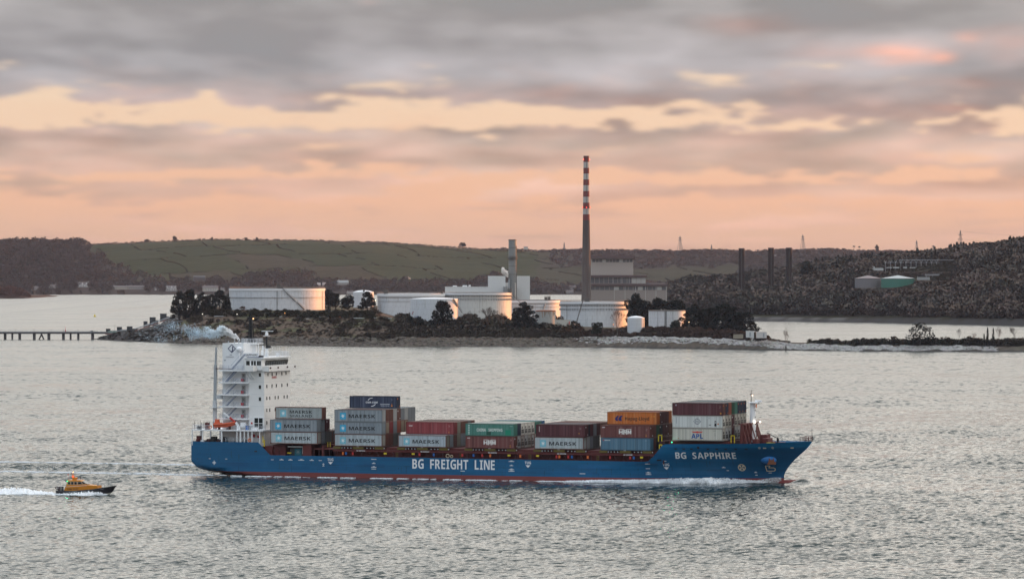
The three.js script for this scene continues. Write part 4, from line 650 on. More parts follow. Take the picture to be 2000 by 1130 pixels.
const G_frame = merged([...[-1, 1].flatMap((sx) => [-1, 1].map((sz) => box(0.16, CH, 0.16, sx * (CL / 2 - 0.08), CH / 2, sz * (CW / 2 - 0.08)))), ...[0.08, CH - 0.06].flatMap((y) => [-1, 1].map((sz) => box(CL - 0.32, 0.14, 0.1, 0, y, sz * (CW / 2 - 0.05)))), ...[0.08, CH - 0.06].map((y) => box(0.12, 0.14, CW - 0.32, CL / 2 - 0.06, y, 0))]);
const G_roof = flatNormals(grid(48, 1, (u, v) => [(u - 0.5) * (CL - 0.2), CH - 0.03 - (Math.round(u * 48) % 2 ? 0.025 : 0), (0.5 - v) * (CW - 0.14)]));
const G_back = merged([boxAt(-CL / 2 + 0.05, CL / 2 - 0.12, 0.05, CH - 0.1, -CW / 2 + 0.03, CW / 2 - 0.12)]);
const G_end = merged([flatNormals(grid(10, 1, (u, v) => [CL / 2 - 0.05 - (Math.round(u * 10) % 2 ? 0.03 : 0), 0.15 + v * (CH - 0.3), (0.5 - u) * (CW - 0.3)])), ...[-0.72, -0.3, 0.3, 0.72].map((z) => box(0.05, CH - 0.4, 0.05, CL / 2 - 0.02, CH / 2, z)), box(0.03, CH - 0.3, 0.04, CL / 2 - 0.03, CH / 2, 0)]);
const G_reefer = merged([flatNormals(grid(2, 1, (u, v) => [CL / 2 - 0.06, 0.15 + v * (CH - 0.3), (0.5 - u) * (CW - 0.3)])), box(0.05, 0.1, CW - 0.4, CL / 2 - 0.04, 1.5, 0), box(0.05, 0.1, CW - 0.4, CL / 2 - 0.04, 2.2, 0)]);
const G_reeferUnit = merged([box(0.06, 0.55, 0.7, CL / 2 - 0.03, 0.75, 0.4), box(0.06, 0.5, 0.5, CL / 2 - 0.03, 0.75, -0.55), box(0.06, 0.3, 1.5, CL / 2 - 0.03, 1.25, 0), new THREE.CylinderGeometry(0.3, 0.3, 0.06, 14).rotateZ(Math.PI / 2).translate(CL / 2 - 0.03, 1.85, 0.3)]);
const G_gaps = boxAt(-CL / 2 + 0.3, CL / 2 - 0.3, 0.02, 0.12, -0.5, 0.5);
// dirt that any plain steel panel wears
const dirtTex = [61, 62, 63].map((s) => canvasTex(256, 128, (c, w, h) => { const R = rng(s); c.fillStyle = 'rgb(235,235,235)'; c.fillRect(0, 0, w, h);
  for (let i = 0; i < 160; i++) { c.fillStyle = `rgba(${R() < 0.5 ? '110,74,50' : '90,86,82'},${0.04 + 0.16 * R() * R()})`; c.fillRect(R() * w, R() * h, 1 + 5 * R(), 4 + 40 * R()); }
  for (let i = 0; i < 60; i++) { c.fillStyle = `rgba(96,56,34,${0.15 + 0.3 * R()})`; const b = R() < 0.5; c.fillRect(R() * w, b ? h - 3 - 9 * R() : 0, 1 + 3 * R(), 3 + 12 * R()); }
  c.strokeStyle = 'rgba(96,60,40,0.35)'; c.lineWidth = 3; c.strokeRect(0, 0, w, h); }));
const paint = new Map();
const P = (rgb, k = 0) => { const key = rgb.join() + k; if (!paint.has(key)) paint.set(key, new THREE.MeshStandardMaterial({ color: new THREE.Color().setRGB(...rgb), roughness: 0.55, map: dirtTex[k % 3] })); return paint.get(key); };
const C = { maersk: [0.27, 0.31, 0.34], maerskLight: [0.47, 0.53, 0.55], grey: [0.25, 0.275, 0.30], greyDark: [0.13, 0.135, 0.135], greyLight: [0.46, 0.47, 0.47], brown: [0.17, 0.062, 0.045], red: [0.26, 0.035, 0.04], maroon: [0.10, 0.024, 0.030], orangeRed: [0.36, 0.09, 0.055], tan: [0.33, 0.27, 0.20], white: [0.66, 0.65, 0.60], dirty: [0.42, 0.40, 0.36], green: [0.07, 0.24, 0.19], greenDark: [0.02, 0.09, 0.055], navy: [0.022, 0.034, 0.075], navyDark: [0.014, 0.017, 0.032], blue: [0.085, 0.19, 0.285], blueBright: [0.02, 0.14, 0.33], orange: [0.55, 0.15, 0.02], khaki: [0.27, 0.26, 0.21], hmm: [0.175, 0.052, 0.045] };
const hex = (rgb) => '#' + new THREE.Color().setRGB(...rgb).getHexString();
function star(c, x, y, s, faded) { c.fillStyle = faded ? '#7cc0d2' : '#35acd6'; c.fillRect(x, y, s, s * 1.02); c.fillStyle = '#f2f4f2'; c.beginPath(); for (let i = 0; i < 14; i++) { const r = (i % 2 ? 0.13 : 0.43) * s, a = -Math.PI / 2 + i * Math.PI / 7; c.lineTo(x + s / 2 + r * Math.cos(a), y + s * 0.5 + r * Math.sin(a)); } c.fill(); }
function wide(c, text, x, y, w, size, color, weight = 'bold', family = 'sans-serif') { c.fillStyle = color; c.font = `${weight} ${size}px ${family}`; const m = c.measureText(text).width; c.save(); c.translate(x, y); c.scale(w / m, 1); c.fillText(text, 0, 0); c.restore(); }
function codes(c, x, y, color, R) { c.fillStyle = color; for (let k = 0; k < 5; k++) c.fillRect(x + 14 * (k % 2), y + 5 + k * 7, 5 + 9 * R(), 3); }
function panelTex(rgb, seed, rusty, draw) {
  return canvasTex(768, 160, (c, w, h) => { const R = rng(seed); c.fillStyle = hex(rgb); c.fillRect(0, 0, w, h);
    for (let i = 0; i < 120; i++) { c.fillStyle = `rgba(${R() < 0.5 ? '0,0,0' : '255,255,255'},${0.02 + 0.05 * R()})`; c.fillRect(R() * w, 0, 4 + 20 * R(), h); }
    draw(c, w, h, R);
    const n = 30 + rusty * 90; for (let i = 0; i < n; i++) { c.fillStyle = `rgba(104,62,36,${(0.12 + 0.35 * R()) * (0.4 + 0.6 * rusty)})`; const e = R() < 0.75, l = 4 + 20 * R() * rusty; c.fillRect(R() * w, e ? h - l : R() * h, 1.5 + 3 * R(), l); }
    for (let i = 0; i < 40 * rusty; i++) { c.fillStyle = `rgba(70,52,40,${0.1 + 0.25 * R()})`; c.beginPath(); c.arc(R() * w, R() * h, 1 + 3.5 * R(), 0, 7); c.fill(); }
    c.strokeStyle = `rgba(96,58,36,${0.15 + 0.5 * rusty})`; c.lineWidth = 5; c.strokeRect(0, 0, w, h); });
}
const maerskArt = (faded, two) => (c, w, h, R) => { if (two) { star(c, 72, 34, 98, true); wide(c, 'MAERSK', 222, 84, 382, 62, '#15171c'); wide(c, 'SEALAND', 226, 138, 382, 48, '#3a4044'); } else { star(c, 80, 36, 98, faded); wide(c, 'MAERSK', 216, 112, 446, 72, '#12141a'); } codes(c, 706, 12, '#333', R); };
const hmmArt = (c, w, h, R) => { c.fillStyle = '#e8e6e2'; c.fillRect(283, 42, 78, 8); c.fillRect(403, 42, 78, 8); c.beginPath(); c.moveTo(345, 42); c.lineTo(383, 56); c.lineTo(419, 42); c.lineTo(438, 42); c.lineTo(383, 66); c.lineTo(326, 42); c.fill();
  const M = (x, w2, drop) => { c.beginPath(); c.moveTo(x, 58); c.lineTo(x + 20, 58); c.lineTo(x + w2 / 2, 86); c.lineTo(x + w2 - 20, 58); c.lineTo(x + w2, 58); c.lineTo(x + w2, 112 + drop); c.lineTo(x + w2 - 19, 116 + drop); c.lineTo(x + w2 - 19, 86); c.lineTo(x + w2 / 2, 116); c.lineTo(x + 19, 86); c.lineTo(x + 19, 116 + drop); c.lineTo(x, 112 + drop); c.fill(); };
  c.fillRect(283, 58, 19, 56); c.fillRect(328, 58, 19, 60); c.fillRect(300, 78, 30, 16); M(352, 64, 8); M(421, 60, 0); codes(c, 712, 30, '#d9c9c0', R); c.fillStyle = '#e89a28'; c.fillRect(708, 118, 10, 10); c.fillRect(708, 138, 12, 12); c.fillStyle = '#eee'; c.fillRect(20, 18, 44, 9); };
const art = {
  maersk: panelTex(C.maersk, 1, 0.15, maerskArt(false)), maersk2: panelTex([0.26, 0.30, 0.335], 2, 0.2, maerskArt(false)), maerskOld: panelTex(C.maerskLight, 3, 0.75, maerskArt(true)), maerskOld2: panelTex([0.43, 0.49, 0.52], 4, 0.55, maerskArt(true)), sealand: panelTex([0.36, 0.40, 0.40], 5, 1, maerskArt(true, true)), maerskOld3: panelTex([0.44, 0.51, 0.56], 14, 0.5, maerskArt(true)), maerskOld4: panelTex([0.45, 0.51, 0.53], 15, 0.7, maerskArt(true)),
  cma: panelTex(C.navy, 6, 0.05, (c, w, h, R) => { wide(c, 'CMA CGM', 258, 96, 202, 36, '#eef0f2'); c.strokeStyle = '#eef0f2'; c.lineWidth = 9; c.beginPath(); c.ellipse(372, 74, 78, 56, 0, 3.5, 4.75); c.stroke(); c.beginPath(); c.ellipse(350, 84, 78, 56, 0, 0.38, 1.6); c.stroke(); wide(c, 'ECO CONTAINER', 504, 116, 152, 17, '#e8eaec'); wide(c, 'Bamboo Flooring', 512, 138, 136, 16, '#dfe2e6', 'normal'); codes(c, 680, 22, '#9aa4b8', R); c.fillStyle = '#f0921e'; c.beginPath(); c.arc(694, 132, 11, 0, 7); c.fill(); c.fillRect(690, 100, 9, 9); }),
  cai: panelTex(C.red, 7, 0.1, (c, w, h, R) => { wide(c, 'CAI', 36, 58, 60, 32, '#f0eeea'); codes(c, 688, 30, '#e0b8b4', R); c.fillStyle = '#efa030'; c.beginPath(); c.moveTo(684, 146); c.lineTo(694, 128); c.lineTo(704, 146); c.fill(); }),
  china: panelTex(C.green, 8, 0.35, (c, w, h, R) => { wide(c, 'CHINA', 170, 104, 150, 60, '#ecefe8'); wide(c, 'SHIPPING', 362, 104, 230, 60, '#ecefe8'); c.fillStyle = '#cfe0d6'; for (let k = 0; k < 6; k++) c.fillRect(34, 8 + k * 25, 24, 15); c.fillStyle = '#1f8f70'; c.fillRect(634, 78, 90, 78); c.fillStyle = 'rgba(12,60,46,0.7)'; c.fillRect(330, 104, 74, 52); c.fillStyle = '#9fc4b4'; c.fillRect(704, 22, 46, 8); }),
  hmm: panelTex(C.hmm, 9, 0.08, hmmArt), hmm2: panelTex([0.16, 0.045, 0.04], 10, 0.1, hmmArt),
  tex: panelTex(C.maroon, 11, 0.05, (c, w, h, R) => { c.save(); c.translate(52, 100); c.rotate(-Math.PI / 2); wide(c, 'textainer', 0, 0, 82, 22, '#e6e2de', 'italic bold'); c.restore(); codes(c, 684, 26, '#cdb4b0', R); c.fillStyle = '#d8922a'; c.fillRect(668, 112, 22, 9); }),
  blue: panelTex(C.blue, 12, 0.3, (c, w, h, R) => { c.fillStyle = '#c03a34'; c.fillRect(24, 18, 20, 14); wide(c, 'SINOKOR', 48, 34, 92, 22, '#eceae4'); c.fillStyle = '#b9ccd6'; c.fillRect(690, 24, 26, 4); }),
  hapag: panelTex(C.orange, 13, 0.04, (c, w, h, R) => { c.fillStyle = '#1f2a6c'; for (const dx of [0, 52]) { c.beginPath(); c.moveTo(108 + dx, 88); c.lineTo(150 + dx, 42); c.lineTo(186 + dx, 42); c.lineTo(152 + dx, 86); c.lineTo(176 + dx, 120); c.lineTo(132 + dx, 120); c.fill(); } c.fillStyle = hex(C.orange); c.fillRect(160, 42, 5, 80); c.fillStyle = '#1f2a6c'; c.fillRect(190, 82, 30, 14); wide(c, 'Hapag-Lloyd', 268, 108, 392, 66, '#0c0f1a', 'bold'); c.fillStyle = '#f2b21e'; c.fillRect(690, 46, 11, 11); c.fillRect(726, 44, 14, 14); }),
  brown7: panelTex(C.maroon, 16, 0.05, (c, w, h, R) => { c.fillStyle = '#d9d2e0'; c.beginPath(); c.arc(50, 24, 11, 0, 7); c.fill(); c.fillStyle = hex(C.maroon); c.fillRect(48, 22, 14, 8); codes(c, 722, 24, '#c9a8a4', R); c.fillStyle = '#e09a3a'; c.fillRect(736, 126, 20, 20); }),
  cosco: panelTex([0.70, 0.72, 0.70], 17, 0.15, (c, w, h, R) => { const nv = '#2c3c58'; c.strokeStyle = nv; c.lineWidth = 4; c.beginPath(); c.arc(380, 74, 42, 0, 7); c.stroke(); c.beginPath(); c.moveTo(380, 40); c.lineTo(438, 74); c.lineTo(380, 110); c.lineTo(322, 74); c.closePath(); c.stroke(); c.fillStyle = '#dde0dc'; c.fillRect(324, 60, 112, 28); wide(c, 'COSCO', 322, 86, 118, 32, nv); c.fillStyle = '#5a6478'; for (let k = 0; k < 6; k++) c.fillRect(52, 18 + k * 15, 9, 9); c.fillStyle = '#c4c8c6'; c.fillRect(520, 12, 70, 22); c.fillStyle = '#12161a'; c.beginPath(); c.arc(664, 80, 17, 3.1, 6.3); c.fill(); c.fillRect(648, 96, 34, 14); c.beginPath(); c.arc(664, 126, 18, 0, 7); c.fill(); c.fillStyle = '#c8702a'; c.beginPath(); c.arc(706, 108, 11, 0, 7); c.fill(); c.fillStyle = '#444'; c.fillRect(560, 118, 34, 9); }),
  apl: panelTex([0.60, 0.575, 0.50], 18, 0.4, (c, w, h, R) => { c.fillStyle = '#cf4038'; c.beginPath(); c.moveTo(292, 36); c.lineTo(360, 40); c.lineTo(374, 32); c.lineTo(388, 32); c.lineTo(402, 40); c.lineTo(470, 36); c.lineTo(448, 54); c.lineTo(398, 56); c.lineTo(381, 66); c.lineTo(364, 56); c.lineTo(314, 54); c.fill(); wide(c, 'APL', 290, 138, 182, 92, '#2a5698', '900'); c.fillStyle = '#b5782a'; c.fillRect(78, 132, 14, 12); c.fillStyle = '#6a6a66'; c.fillRect(650, 62, 12, 8); c.fillRect(652, 88, 12, 10); c.fillRect(630, 24, 44, 4); }),
};
const artMat = {}; for (const k of Object.keys(art)) artMat[k] = new THREE.MeshStandardMaterial({ map: art[k], roughness: 0.55 });
const ORD = ['', 'outermost', 'second', 'third', 'fourth', 'fifth', 'sixth', 'seventh', 'eighth', 'ninth'], TIER = ['', 'bottom', 'second', 'third', 'fourth'];
const STACK = ['', 'stack beside the bridge block', 'tall stack second from stern', 'third stack from stern', 'middle stack', 'third stack from bow', 'second stack from bow', 'foremost stack'];
const HUE = { maersk: 'blue grey', maerskLight: 'pale grey', grey: 'grey', greyDark: 'grimy grey', greyLight: 'light grey', brown: 'rust brown', red: 'red', maroon: 'maroon', orangeRed: 'orange red', tan: 'tan', white: 'white', dirty: 'dirty white', green: 'green', greenDark: 'dark green', navy: 'navy', navyDark: 'dark navy', blue: 'faded blue', blueBright: 'bright blue', orange: 'orange', khaki: 'khaki', hmm: 'brown' };
const deckPlace = (bay) => [0, 20.75, 37.4, 53.65, 70.65, 87.85, 104.15, 121.6][bay];
let nth = 0;
function container(bay, row, tier, color, opt = {}) {
  const n = nth++, reefer = opt.reefer, x = deckPlace(bay) + CL / 2 + (opt.dx || 0), y = (bay === 7 ? 9.98 : bay === 1 ? 7.85 : 7.5) + (tier - 1) * 2.93, z = bay === 7 ? 9.95 - (row - 1) * 2.62 : 10.4 - (row - 1) * PITCH, w = toWorld(x, y, z);
  const label = opt.label || `${HUE[color]} ${reefer ? 'refrigerated ' : ''}container, ${ORD[row]} row from near, ${TIER[tier]} tier of ${STACK[bay]}`;
  const o = thing('shipping_container', label, 'container', [w.x, w.y, w.z], -SHIP.yaw, 'containers stacked on the ship');
  const m = P(C[color], n), dark = P(C[opt.frame || color].map((v) => v * 0.8), n + 1);
  part('side_panel', [(opt.art || row < 4 ? G_side : G_plainSide).clone()], opt.art ? artMat[opt.art] : m, o);
  part('frame', [G_frame.clone()], opt.rust ? P(C.brown, n) : dark, o); part('roof_panel', [G_roof.clone()], P(C[opt.roof || color], n + 2), o); part('shell', [G_back.clone()], m, o);
  part(reefer ? 'machinery_end' : 'door', [(reefer ? G_reefer : G_end).clone()], opt.end ? P(C[opt.end], n + 1) : m, o);
  if (reefer) part('cooling_unit', [G_reeferUnit.clone()], M_black, o);
  if (opt.tags) part('notice', [box(0.03, 0.3, 0.3, CL / 2 + 0.01, 2.3, 0.7), box(0.03, 0.25, 0.25, CL / 2 + 0.01, 0.5, -0.7)], opt.tags, o);
  return o;
}
const near = (bay, tier, what) => `${what}, nearest row, ${TIER[tier]} tier of ${STACK[bay]}`;
// stack 1
container(1, 1, 1, 'maerskLight', { art: 'maerskOld', rust: 1, end: 'dirty', dx: 0.1, label: 'pale weathered MAERSK container at the bottom of the stack beside the white bridge block' });
container(1, 1, 2, 'maersk', { art: 'maersk', label: 'blue grey MAERSK container under the rusty sealand one beside the bridge block' });
container(1, 2, 3, 'tan', { art: 'sealand', rust: 1, end: 'brown', dx: 0.35, label: 'rust edged MAERSK SEALAND container on top of the stack beside the bridge block' });
container(1, 2, 1, 'grey', {}); container(1, 2, 2, 'maersk', {}); container(1, 3, 2, 'maroon', { tags: M_letter, dx: 0.3 }); container(1, 3, 1, 'greyDark', { dx: 0.3 });
for (const r of [4, 5, 6, 7]) container(1, r, 1, 'greyDark', { rust: 1 });
// stack 2
container(2, 1, 1, 'maerskLight', { art: 'maerskOld2', rust: 1, end: 'dirty', label: near(2, 1, 'pale rust stained MAERSK container') });
container(2, 1, 2, 'maersk', { art: 'maersk2', label: near(2, 2, 'blue grey MAERSK container') });
container(2, 1, 3, 'maersk', { art: 'maersk', end: 'greyLight', roof: 'maroon', label: near(2, 3, 'blue grey MAERSK container') });
['brown', 'brown', 'greyDark', 'greyDark'].forEach((c, i) => container(2, i + 2, 1, c));
['tan', 'red', 'grey', 'orangeRed', 'tan', 'tan', 'grey', 'grey'].forEach((c, i) => container(2, i + 2, 2, c, { rust: c === 'tan' }));
['brown', 'brown', 'greyLight', 'brown', 'grey', 'greyLight', 'grey', 'grey'].forEach((c, i) => container(2, i + 2, 3, c, { tags: i === 3 ? M_letter : 0 }));
container(2, 5, 4, 'navy', { art: 'cma', dx: -0.1, tags: M_orange, label: 'navy CMA CGM container standing alone on top of the tall second stack' });
// stack 3
container(3, 1, 1, 'maerskLight', { art: 'maerskOld3', end: 'khaki', rust: 1, label: 'pale blue grey MAERSK container, nearest row, bottom tier of third stack from stern' });
['maersk', 'brown', 'khaki', 'grey', 'grey'].forEach((c, i) => container(3, i + 2, 1, c));
container(3, 3, 2, 'red', { art: 'cai', dx: 0.1, label: 'red CAI container on top of the third stack from the stern' });
['khaki', 'brown', 'brown', 'greyDark', 'brown'].forEach((c, i) => container(3, i + 4, 2, c));
// stack 4
container(4, 1, 1, 'hmm', { art: 'hmm', end: 'brown', tags: M_letter, label: 'brown HMM container under the green one in the middle stack on deck' });
for (let r = 2; r <= 7; r++) container(4, r, 1, r % 2 ? 'dirty' : 'greyLight', { reefer: 1, rust: r % 3 === 0 });
container(4, 1, 2, 'green', { art: 'china', roof: 'white', label: 'green CHINA SHIPPING container on top of the middle stack on deck' });
container(4, 2, 2, 'navy', { roof: 'white' }); for (let r = 3; r <= 6; r++) container(4, r, 2, 'white', { reefer: 1 });
container(4, 7, 2, 'green'); container(4, 8, 2, 'green'); container(4, 9, 2, 'blueBright');
// stack 5
container(5, 1, 1, 'maerskLight', { art: 'maerskOld4', rust: 1, end: 'greyLight', label: near(5, 1, 'pale MAERSK container below the maroon one') });
['greyLight', 'grey', 'greyDark', 'greyDark'].forEach((c, i) => container(5, i + 2, 1, c));
container(5, 1, 2, 'maroon', { art: 'tex', end: 'maroon', dx: 0.4, tags: M_letter, label: 'maroon container with small upright white lettering above a MAERSK one' });
['navyDark', 'maroon', 'grey', 'maroon', 'brown', 'brown', 'brown', 'brown'].forEach((c, i) => container(5, i + 2, 2, c));
// stack 6
container(6, 1, 1, 'blue', { art: 'blue', dx: 0.1, label: near(6, 1, 'faded blue container') });
['brown', 'navyDark', 'navyDark', 'maroon'].forEach((c, i) => container(6, i + 2, 1, c));
container(6, 1, 2, 'hmm', { art: 'hmm2', tags: M_letter, label: near(6, 2, 'brown HMM container under the orange one') });
['brown', 'greenDark', 'navyDark', 'maroon', 'maroon', 'brown'].forEach((c, i) => container(6, i + 2, 2, c, { tags: i === 2 || i === 4 ? M_letter : 0 }));
for (const r of [6, 7, 8, 9]) container(6, r, 1, r % 2 ? 'brown' : 'maroon'); container(6, 8, 2, 'maroon'); container(6, 9, 2, 'brown');
container(6, 3, 3, 'orange', { art: 'hapag', dx: 0.1, label: 'orange Hapag-Lloyd container on top of the second stack from the bow' });
['maroon', 'maroon', 'maroon', 'orange'].forEach((c, i) => container(6, i + 4, 3, c, { tags: i === 0 ? M_letter : 0 }));
// stack 7
container(7, 1, 1, 'dirty', { art: 'apl', reefer: 1, label: 'cream APL container at the bottom of the foremost stack' });
container(7, 1, 2, 'white', { art: 'cosco', reefer: 1, label: 'white COSCO container in the middle of the foremost stack' });
container(7, 1, 3, 'maroon', { art: 'brown7', end: 'brown', tags: M_orange, roof: 'greyDark', label: 'maroon container on top of the foremost stack, nearest row' });
for (let r = 2; r <= 8; r++) { container(7, r, 1, r === 4 ? 'maroon' : 'greyLight', { reefer: r !== 4 }); container(7, r, 2, r === 4 ? 'maroon' : 'dirty', { reefer: r !== 4, tags: r === 4 ? M_letter : 0 }); }
['navy', 'orangeRed', 'greenDark', 'green', 'navy', 'navy', 'navy'].forEach((c, i) => container(7, i + 2, 3, c, { roof: 'greyLight', tags: c === 'navy' ? M_orange : 0 }));
// one more box low in the hold opening beside the bridge block, its shade painted into the dark panel
{ const w = toWorld(27.3, 4.5, 8.2), o = thing('shipping_container', 'shaded grey container low in the deck opening below the first stack', 'container', [w.x, w.y, w.z], -SHIP.yaw);
  part('shell', [boxAt(-2.2, 2.2, 0, 2.3, -1.2, 1.2)], P(C.greyDark, 1), o); part('side_panel', [flatNormals(grid(1, 1, (u, v) => [(u - 0.5) * 4.4, v * 2.3, 1.22]))], new THREE.MeshStandardMaterial({ map: canvasTex(128, 64, (c, a, b) => { c.fillStyle = '#3c4448'; c.fillRect(0, 0, a, b); c.fillStyle = '#1f6f80'; c.fillRect(34, 4, 52, 46); c.strokeStyle = '#8fa4a6'; c.lineWidth = 3; for (let i = 0; i < 4; i++) { c.beginPath(); c.moveTo(60 - 18 * Math.cos(i * 0.785), 26 - 18 * Math.sin(i * 0.785)); c.lineTo(60 + 18 * Math.cos(i * 0.785), 26 + 18 * Math.sin(i * 0.785)); c.stroke(); } }), roughness: 0.6 }), o); }
// orange rescue boat under its davit
{ const w = toWorld(8.3, 11.3, 9.9), b = thing('rescue_boat', 'orange rescue boat with raised stern console on the ship\'s upper deck', 'rescue boat', [w.x, w.y, w.z], -SHIP.yaw), M_rb = mat([0.62, 0.105, 0.035], 0.5);
  part('hull', [grid(20, 12, (u, v) => { const a = (v - 0.5) * Math.PI * 1.25, t = u, wd = 0.95 * (1 - Math.max(0, (t - 0.55) / 0.45) ** 2.2) + 0.02, hgt = 0.62 * (1 - 0.35 * Math.max(0, (t - 0.7) / 0.3)); return [-2.6 + 5.3 * t, 0.75 + 0.5 * t * t - Math.cos(a) * hgt, Math.sin(a) * wd]; })], M_rb, b);
  part('tube', [grid(24, 10, (u, v) => { const a = v * 6.2832, t = u * 2 - 1, x = Math.abs(t) > 0.72 ? 2.35 : 2.7, bow = Math.cos(t * Math.PI / 2) ** 0.6; return [-2.6 + 5.4 * bow + 0.0 * x + 0.22 * Math.cos(a) * 0.3, 0.95 + 0.55 * bow * bow + 0.24 * Math.sin(a), Math.sin(t * Math.PI / 2) * 0.98 + 0.24 * Math.cos(a) * (1 - 0.5 * bow)]; })], M_rb, b);
  part('console', [boxAt(-2.6, -1.0, 0.8, 1.35, -0.7, 0.7), new THREE.CylinderGeometry(0.55, 0.7, 0.9, 6).scale(1, 1, 1).translate(-2.0, 1.75, 0)], M_rb, b);
  part('engine_cover', [boxAt(-2.75, -2.45, 1.2, 2.0, -0.3, 0.3)], M_letter, b); part('cradle', [boxAt(-1.6, -1.4, -0.3, 0.4, -0.6, 0.6), boxAt(1.2, 1.4, -0.3, 0.6, -0.5, 0.5)], M_maroonDk, b); }
// ---------------------------------------------------------------- tank farm, power station, houses
const shellTex = [71, 72].map((s) => canvasTex(1024, 128, (c, w, h) => { const R = rng(s); c.fillStyle = 'rgb(226,228,230)'; c.fillRect(0, 0, w, h);
  for (let i = 0; i < 260; i++) { c.fillStyle = `rgba(${R() < 0.3 ? '120,96,76' : '150,152,156'},${0.05 + 0.12 * R()})`; c.fillRect(R() * w, R() * R() * h, 1 + 6 * R(), 5 + 60 * R()); }
  c.fillStyle = 'rgba(120,124,130,0.22)'; for (let k = 1; k < 6; k++) c.fillRect(0, k * h / 6, w, 1); for (let k = 0; k < 44; k++) for (let j = 0; j < 6; j++) c.fillRect((k + (j % 2) / 2) * w / 44, j * h / 6, 1, h / 6);
  for (let i = 0; i < 60; i++) { c.fillStyle = `rgba(118,84,60,${0.1 + 0.25 * R()})`; const x = R() * w, y = R() * h; c.fillRect(x, y, 1 + R() * 3, 1 + R() * 3); } }));
const M_tank = shellTex.map((t) => new THREE.MeshStandardMaterial({ map: t, roughness: 0.55, color: new THREE.Color().setRGB(0.80, 0.81, 0.83) })), M_steel = mat([0.10, 0.095, 0.09], 0.7), M_rail2 = mat([0.16, 0.13, 0.11], 0.7), M_tankWhite = mat([0.74, 0.75, 0.77], 0.55), M_girder = mat([0.34, 0.35, 0.36], 0.65);
function tank(label, px0, px1, pyTop, pyBase, Z, o = {}) {
  const R = (px1 - px0) / 2 * Z / FOCAL, X = wx((px0 + px1) / 2, Z), top = wy(pyTop, Z - R), base = Math.min(wy(pyBase, Z - R), islandH(X, Z - R)) - 1.2, h = top - base;
  const t = thing('storage_tank', label, 'tank', [X, base, -Z], 0, 'white oil storage tanks on the island'), N = 72;
  part('shell', [new THREE.CylinderGeometry(R, R, h, N, 6, true).translate(0, h / 2, 0)], o.material || M_tank[(o.v || 0) % 2], t);
  if (o.dome) part('roof', [new THREE.LatheGeometry([[R + 0.05, 0], [R * 0.8, o.dome * 0.36], [R * 0.5, o.dome * 0.75], [0.01, o.dome]].map(([a, b]) => new THREE.Vector2(a, b)), N).translate(0, h, 0)], o.roofMat || M_tankWhite, t);
  else { part('roof', [cyl(R - 0.1, R - 0.1, 0.2, N, 0, h - 1.6, 0)], M_girder, t); part('rim', [new THREE.TorusGeometry(R + 0.1, 0.16, 5, N).rotateX(Math.PI / 2).translate(0, h, 0)], M_rail2, t); }
  for (const [k, wdt, hh] of o.rings || []) { const y = top - (k - pyTop) * (Z - R) / FOCAL - base; const g = part('wind_girder', [new THREE.CylinderGeometry(R + wdt, R + wdt, hh, N, 1, false).translate(0, y, 0)], hh > 0.8 ? M_tankWhite : M_girder, t);
    if (o.brackets && hh < 0.8) { const n = Math.round(R * 3.2), b = []; for (let i = 0; i < n; i++) { const a = i / n * 6.2832; b.push(box(0.2, 1.1, 0.9, 0, -0.6, R + 0.4).rotateY(a).translate(0, y, 0)); } stuff(part('girder_bracket', b, M_girder, g)); } }
  const onShell = (px, py, lift = 0.35) => { const a = Math.asin(clamp((px - (px0 + px1) / 2) / ((px1 - px0) / 2), -0.99, 0.99)), zc = (R + lift) * Math.cos(a), Zc = Z - zc; return V((R + lift) * Math.sin(a), wy(py, Zc) - base, zc); };
  for (const [a, b, w] of o.stairs || []) { const n = 8, L = []; for (let k = 0; k < n; k++) { const p = onShell(lerp(a[0], b[0], k / n), lerp(a[1], b[1], k / n), 0.6), q = onShell(lerp(a[0], b[0], (k + 1) / n), lerp(a[1], b[1], (k + 1) / n), 0.6); L.push(beam(p, q, 0.5, 0.9), beam(p.clone().add(V(0, 1.1, 0.4)), q.clone().add(V(0, 1.1, 0.4)), 0.12)); } part('stairway', L, w || M_girder, t); }
  for (const [px, a, b, w] of o.lines || []) part('pipe', [beam(onShell(px, a, 0.15), onShell(px, b, 0.15), w || 0.25)], M_steel, t);
  for (const [px, w, hh] of o.gear || []) { const a = Math.asin(clamp((px - (px0 + px1) / 2) / ((px1 - px0) / 2), -1, 1)); part('roof_platform', [box(w, hh * 0.2, 2, R * Math.sin(a), h + 0.6, (R - 1) * Math.cos(a)), box(w * 0.8, hh, 1.4, R * Math.sin(a), h + hh / 2, (R - 1) * Math.cos(a)), ...rail([[R * Math.sin(a) - w / 2, h + 0.7, R * Math.cos(a) - 0.4], [R * Math.sin(a) + w / 2, h + 0.7, R * Math.cos(a) - 0.4]], hh, 1, 0.08)], M_steel, t); }
  if (!o.dome) { const pts = []; const n = 40; for (let i = 0; i <= n; i++) { const a = i / n * 6.2832; pts.push([R * Math.cos(a), h, R * Math.sin(a)]); } if (o.handrail) stuff(part('railing', rail(pts, 1.0, 3, 0.06, 2), M_rail2, t)); }
  t.userData.onShell = undefined; return [t, onShell, R, h];
}
tank('huge white tank standing alone at the left end of the island', 447.5, 634, 563, 606, 2834, { handrail: 1, rings: [[565.6, 0.35, 1.5], [580.6, 0.5, 0.3]], stairs: [[[557, 563], [581, 588]], [[583, 589], [597, 604]]], lines: [[546, 564, 604, 0.3], [630, 568, 604, 0.2]], gear: [[549.5, 2.6, 2.6], [555, 3, 1]] });
tank('white tank with wide rim partly hidden behind the lettered tank', 737, 868, 573.5, 617, 2800, { v: 1, handrail: 1, rings: [[576, 0.4, 1.9], [580, 0.5, 0.3], [588, 0.25, 0.2]], gear: [[755, 3.4, 2.6], [863, 1.6, 1.4]] });
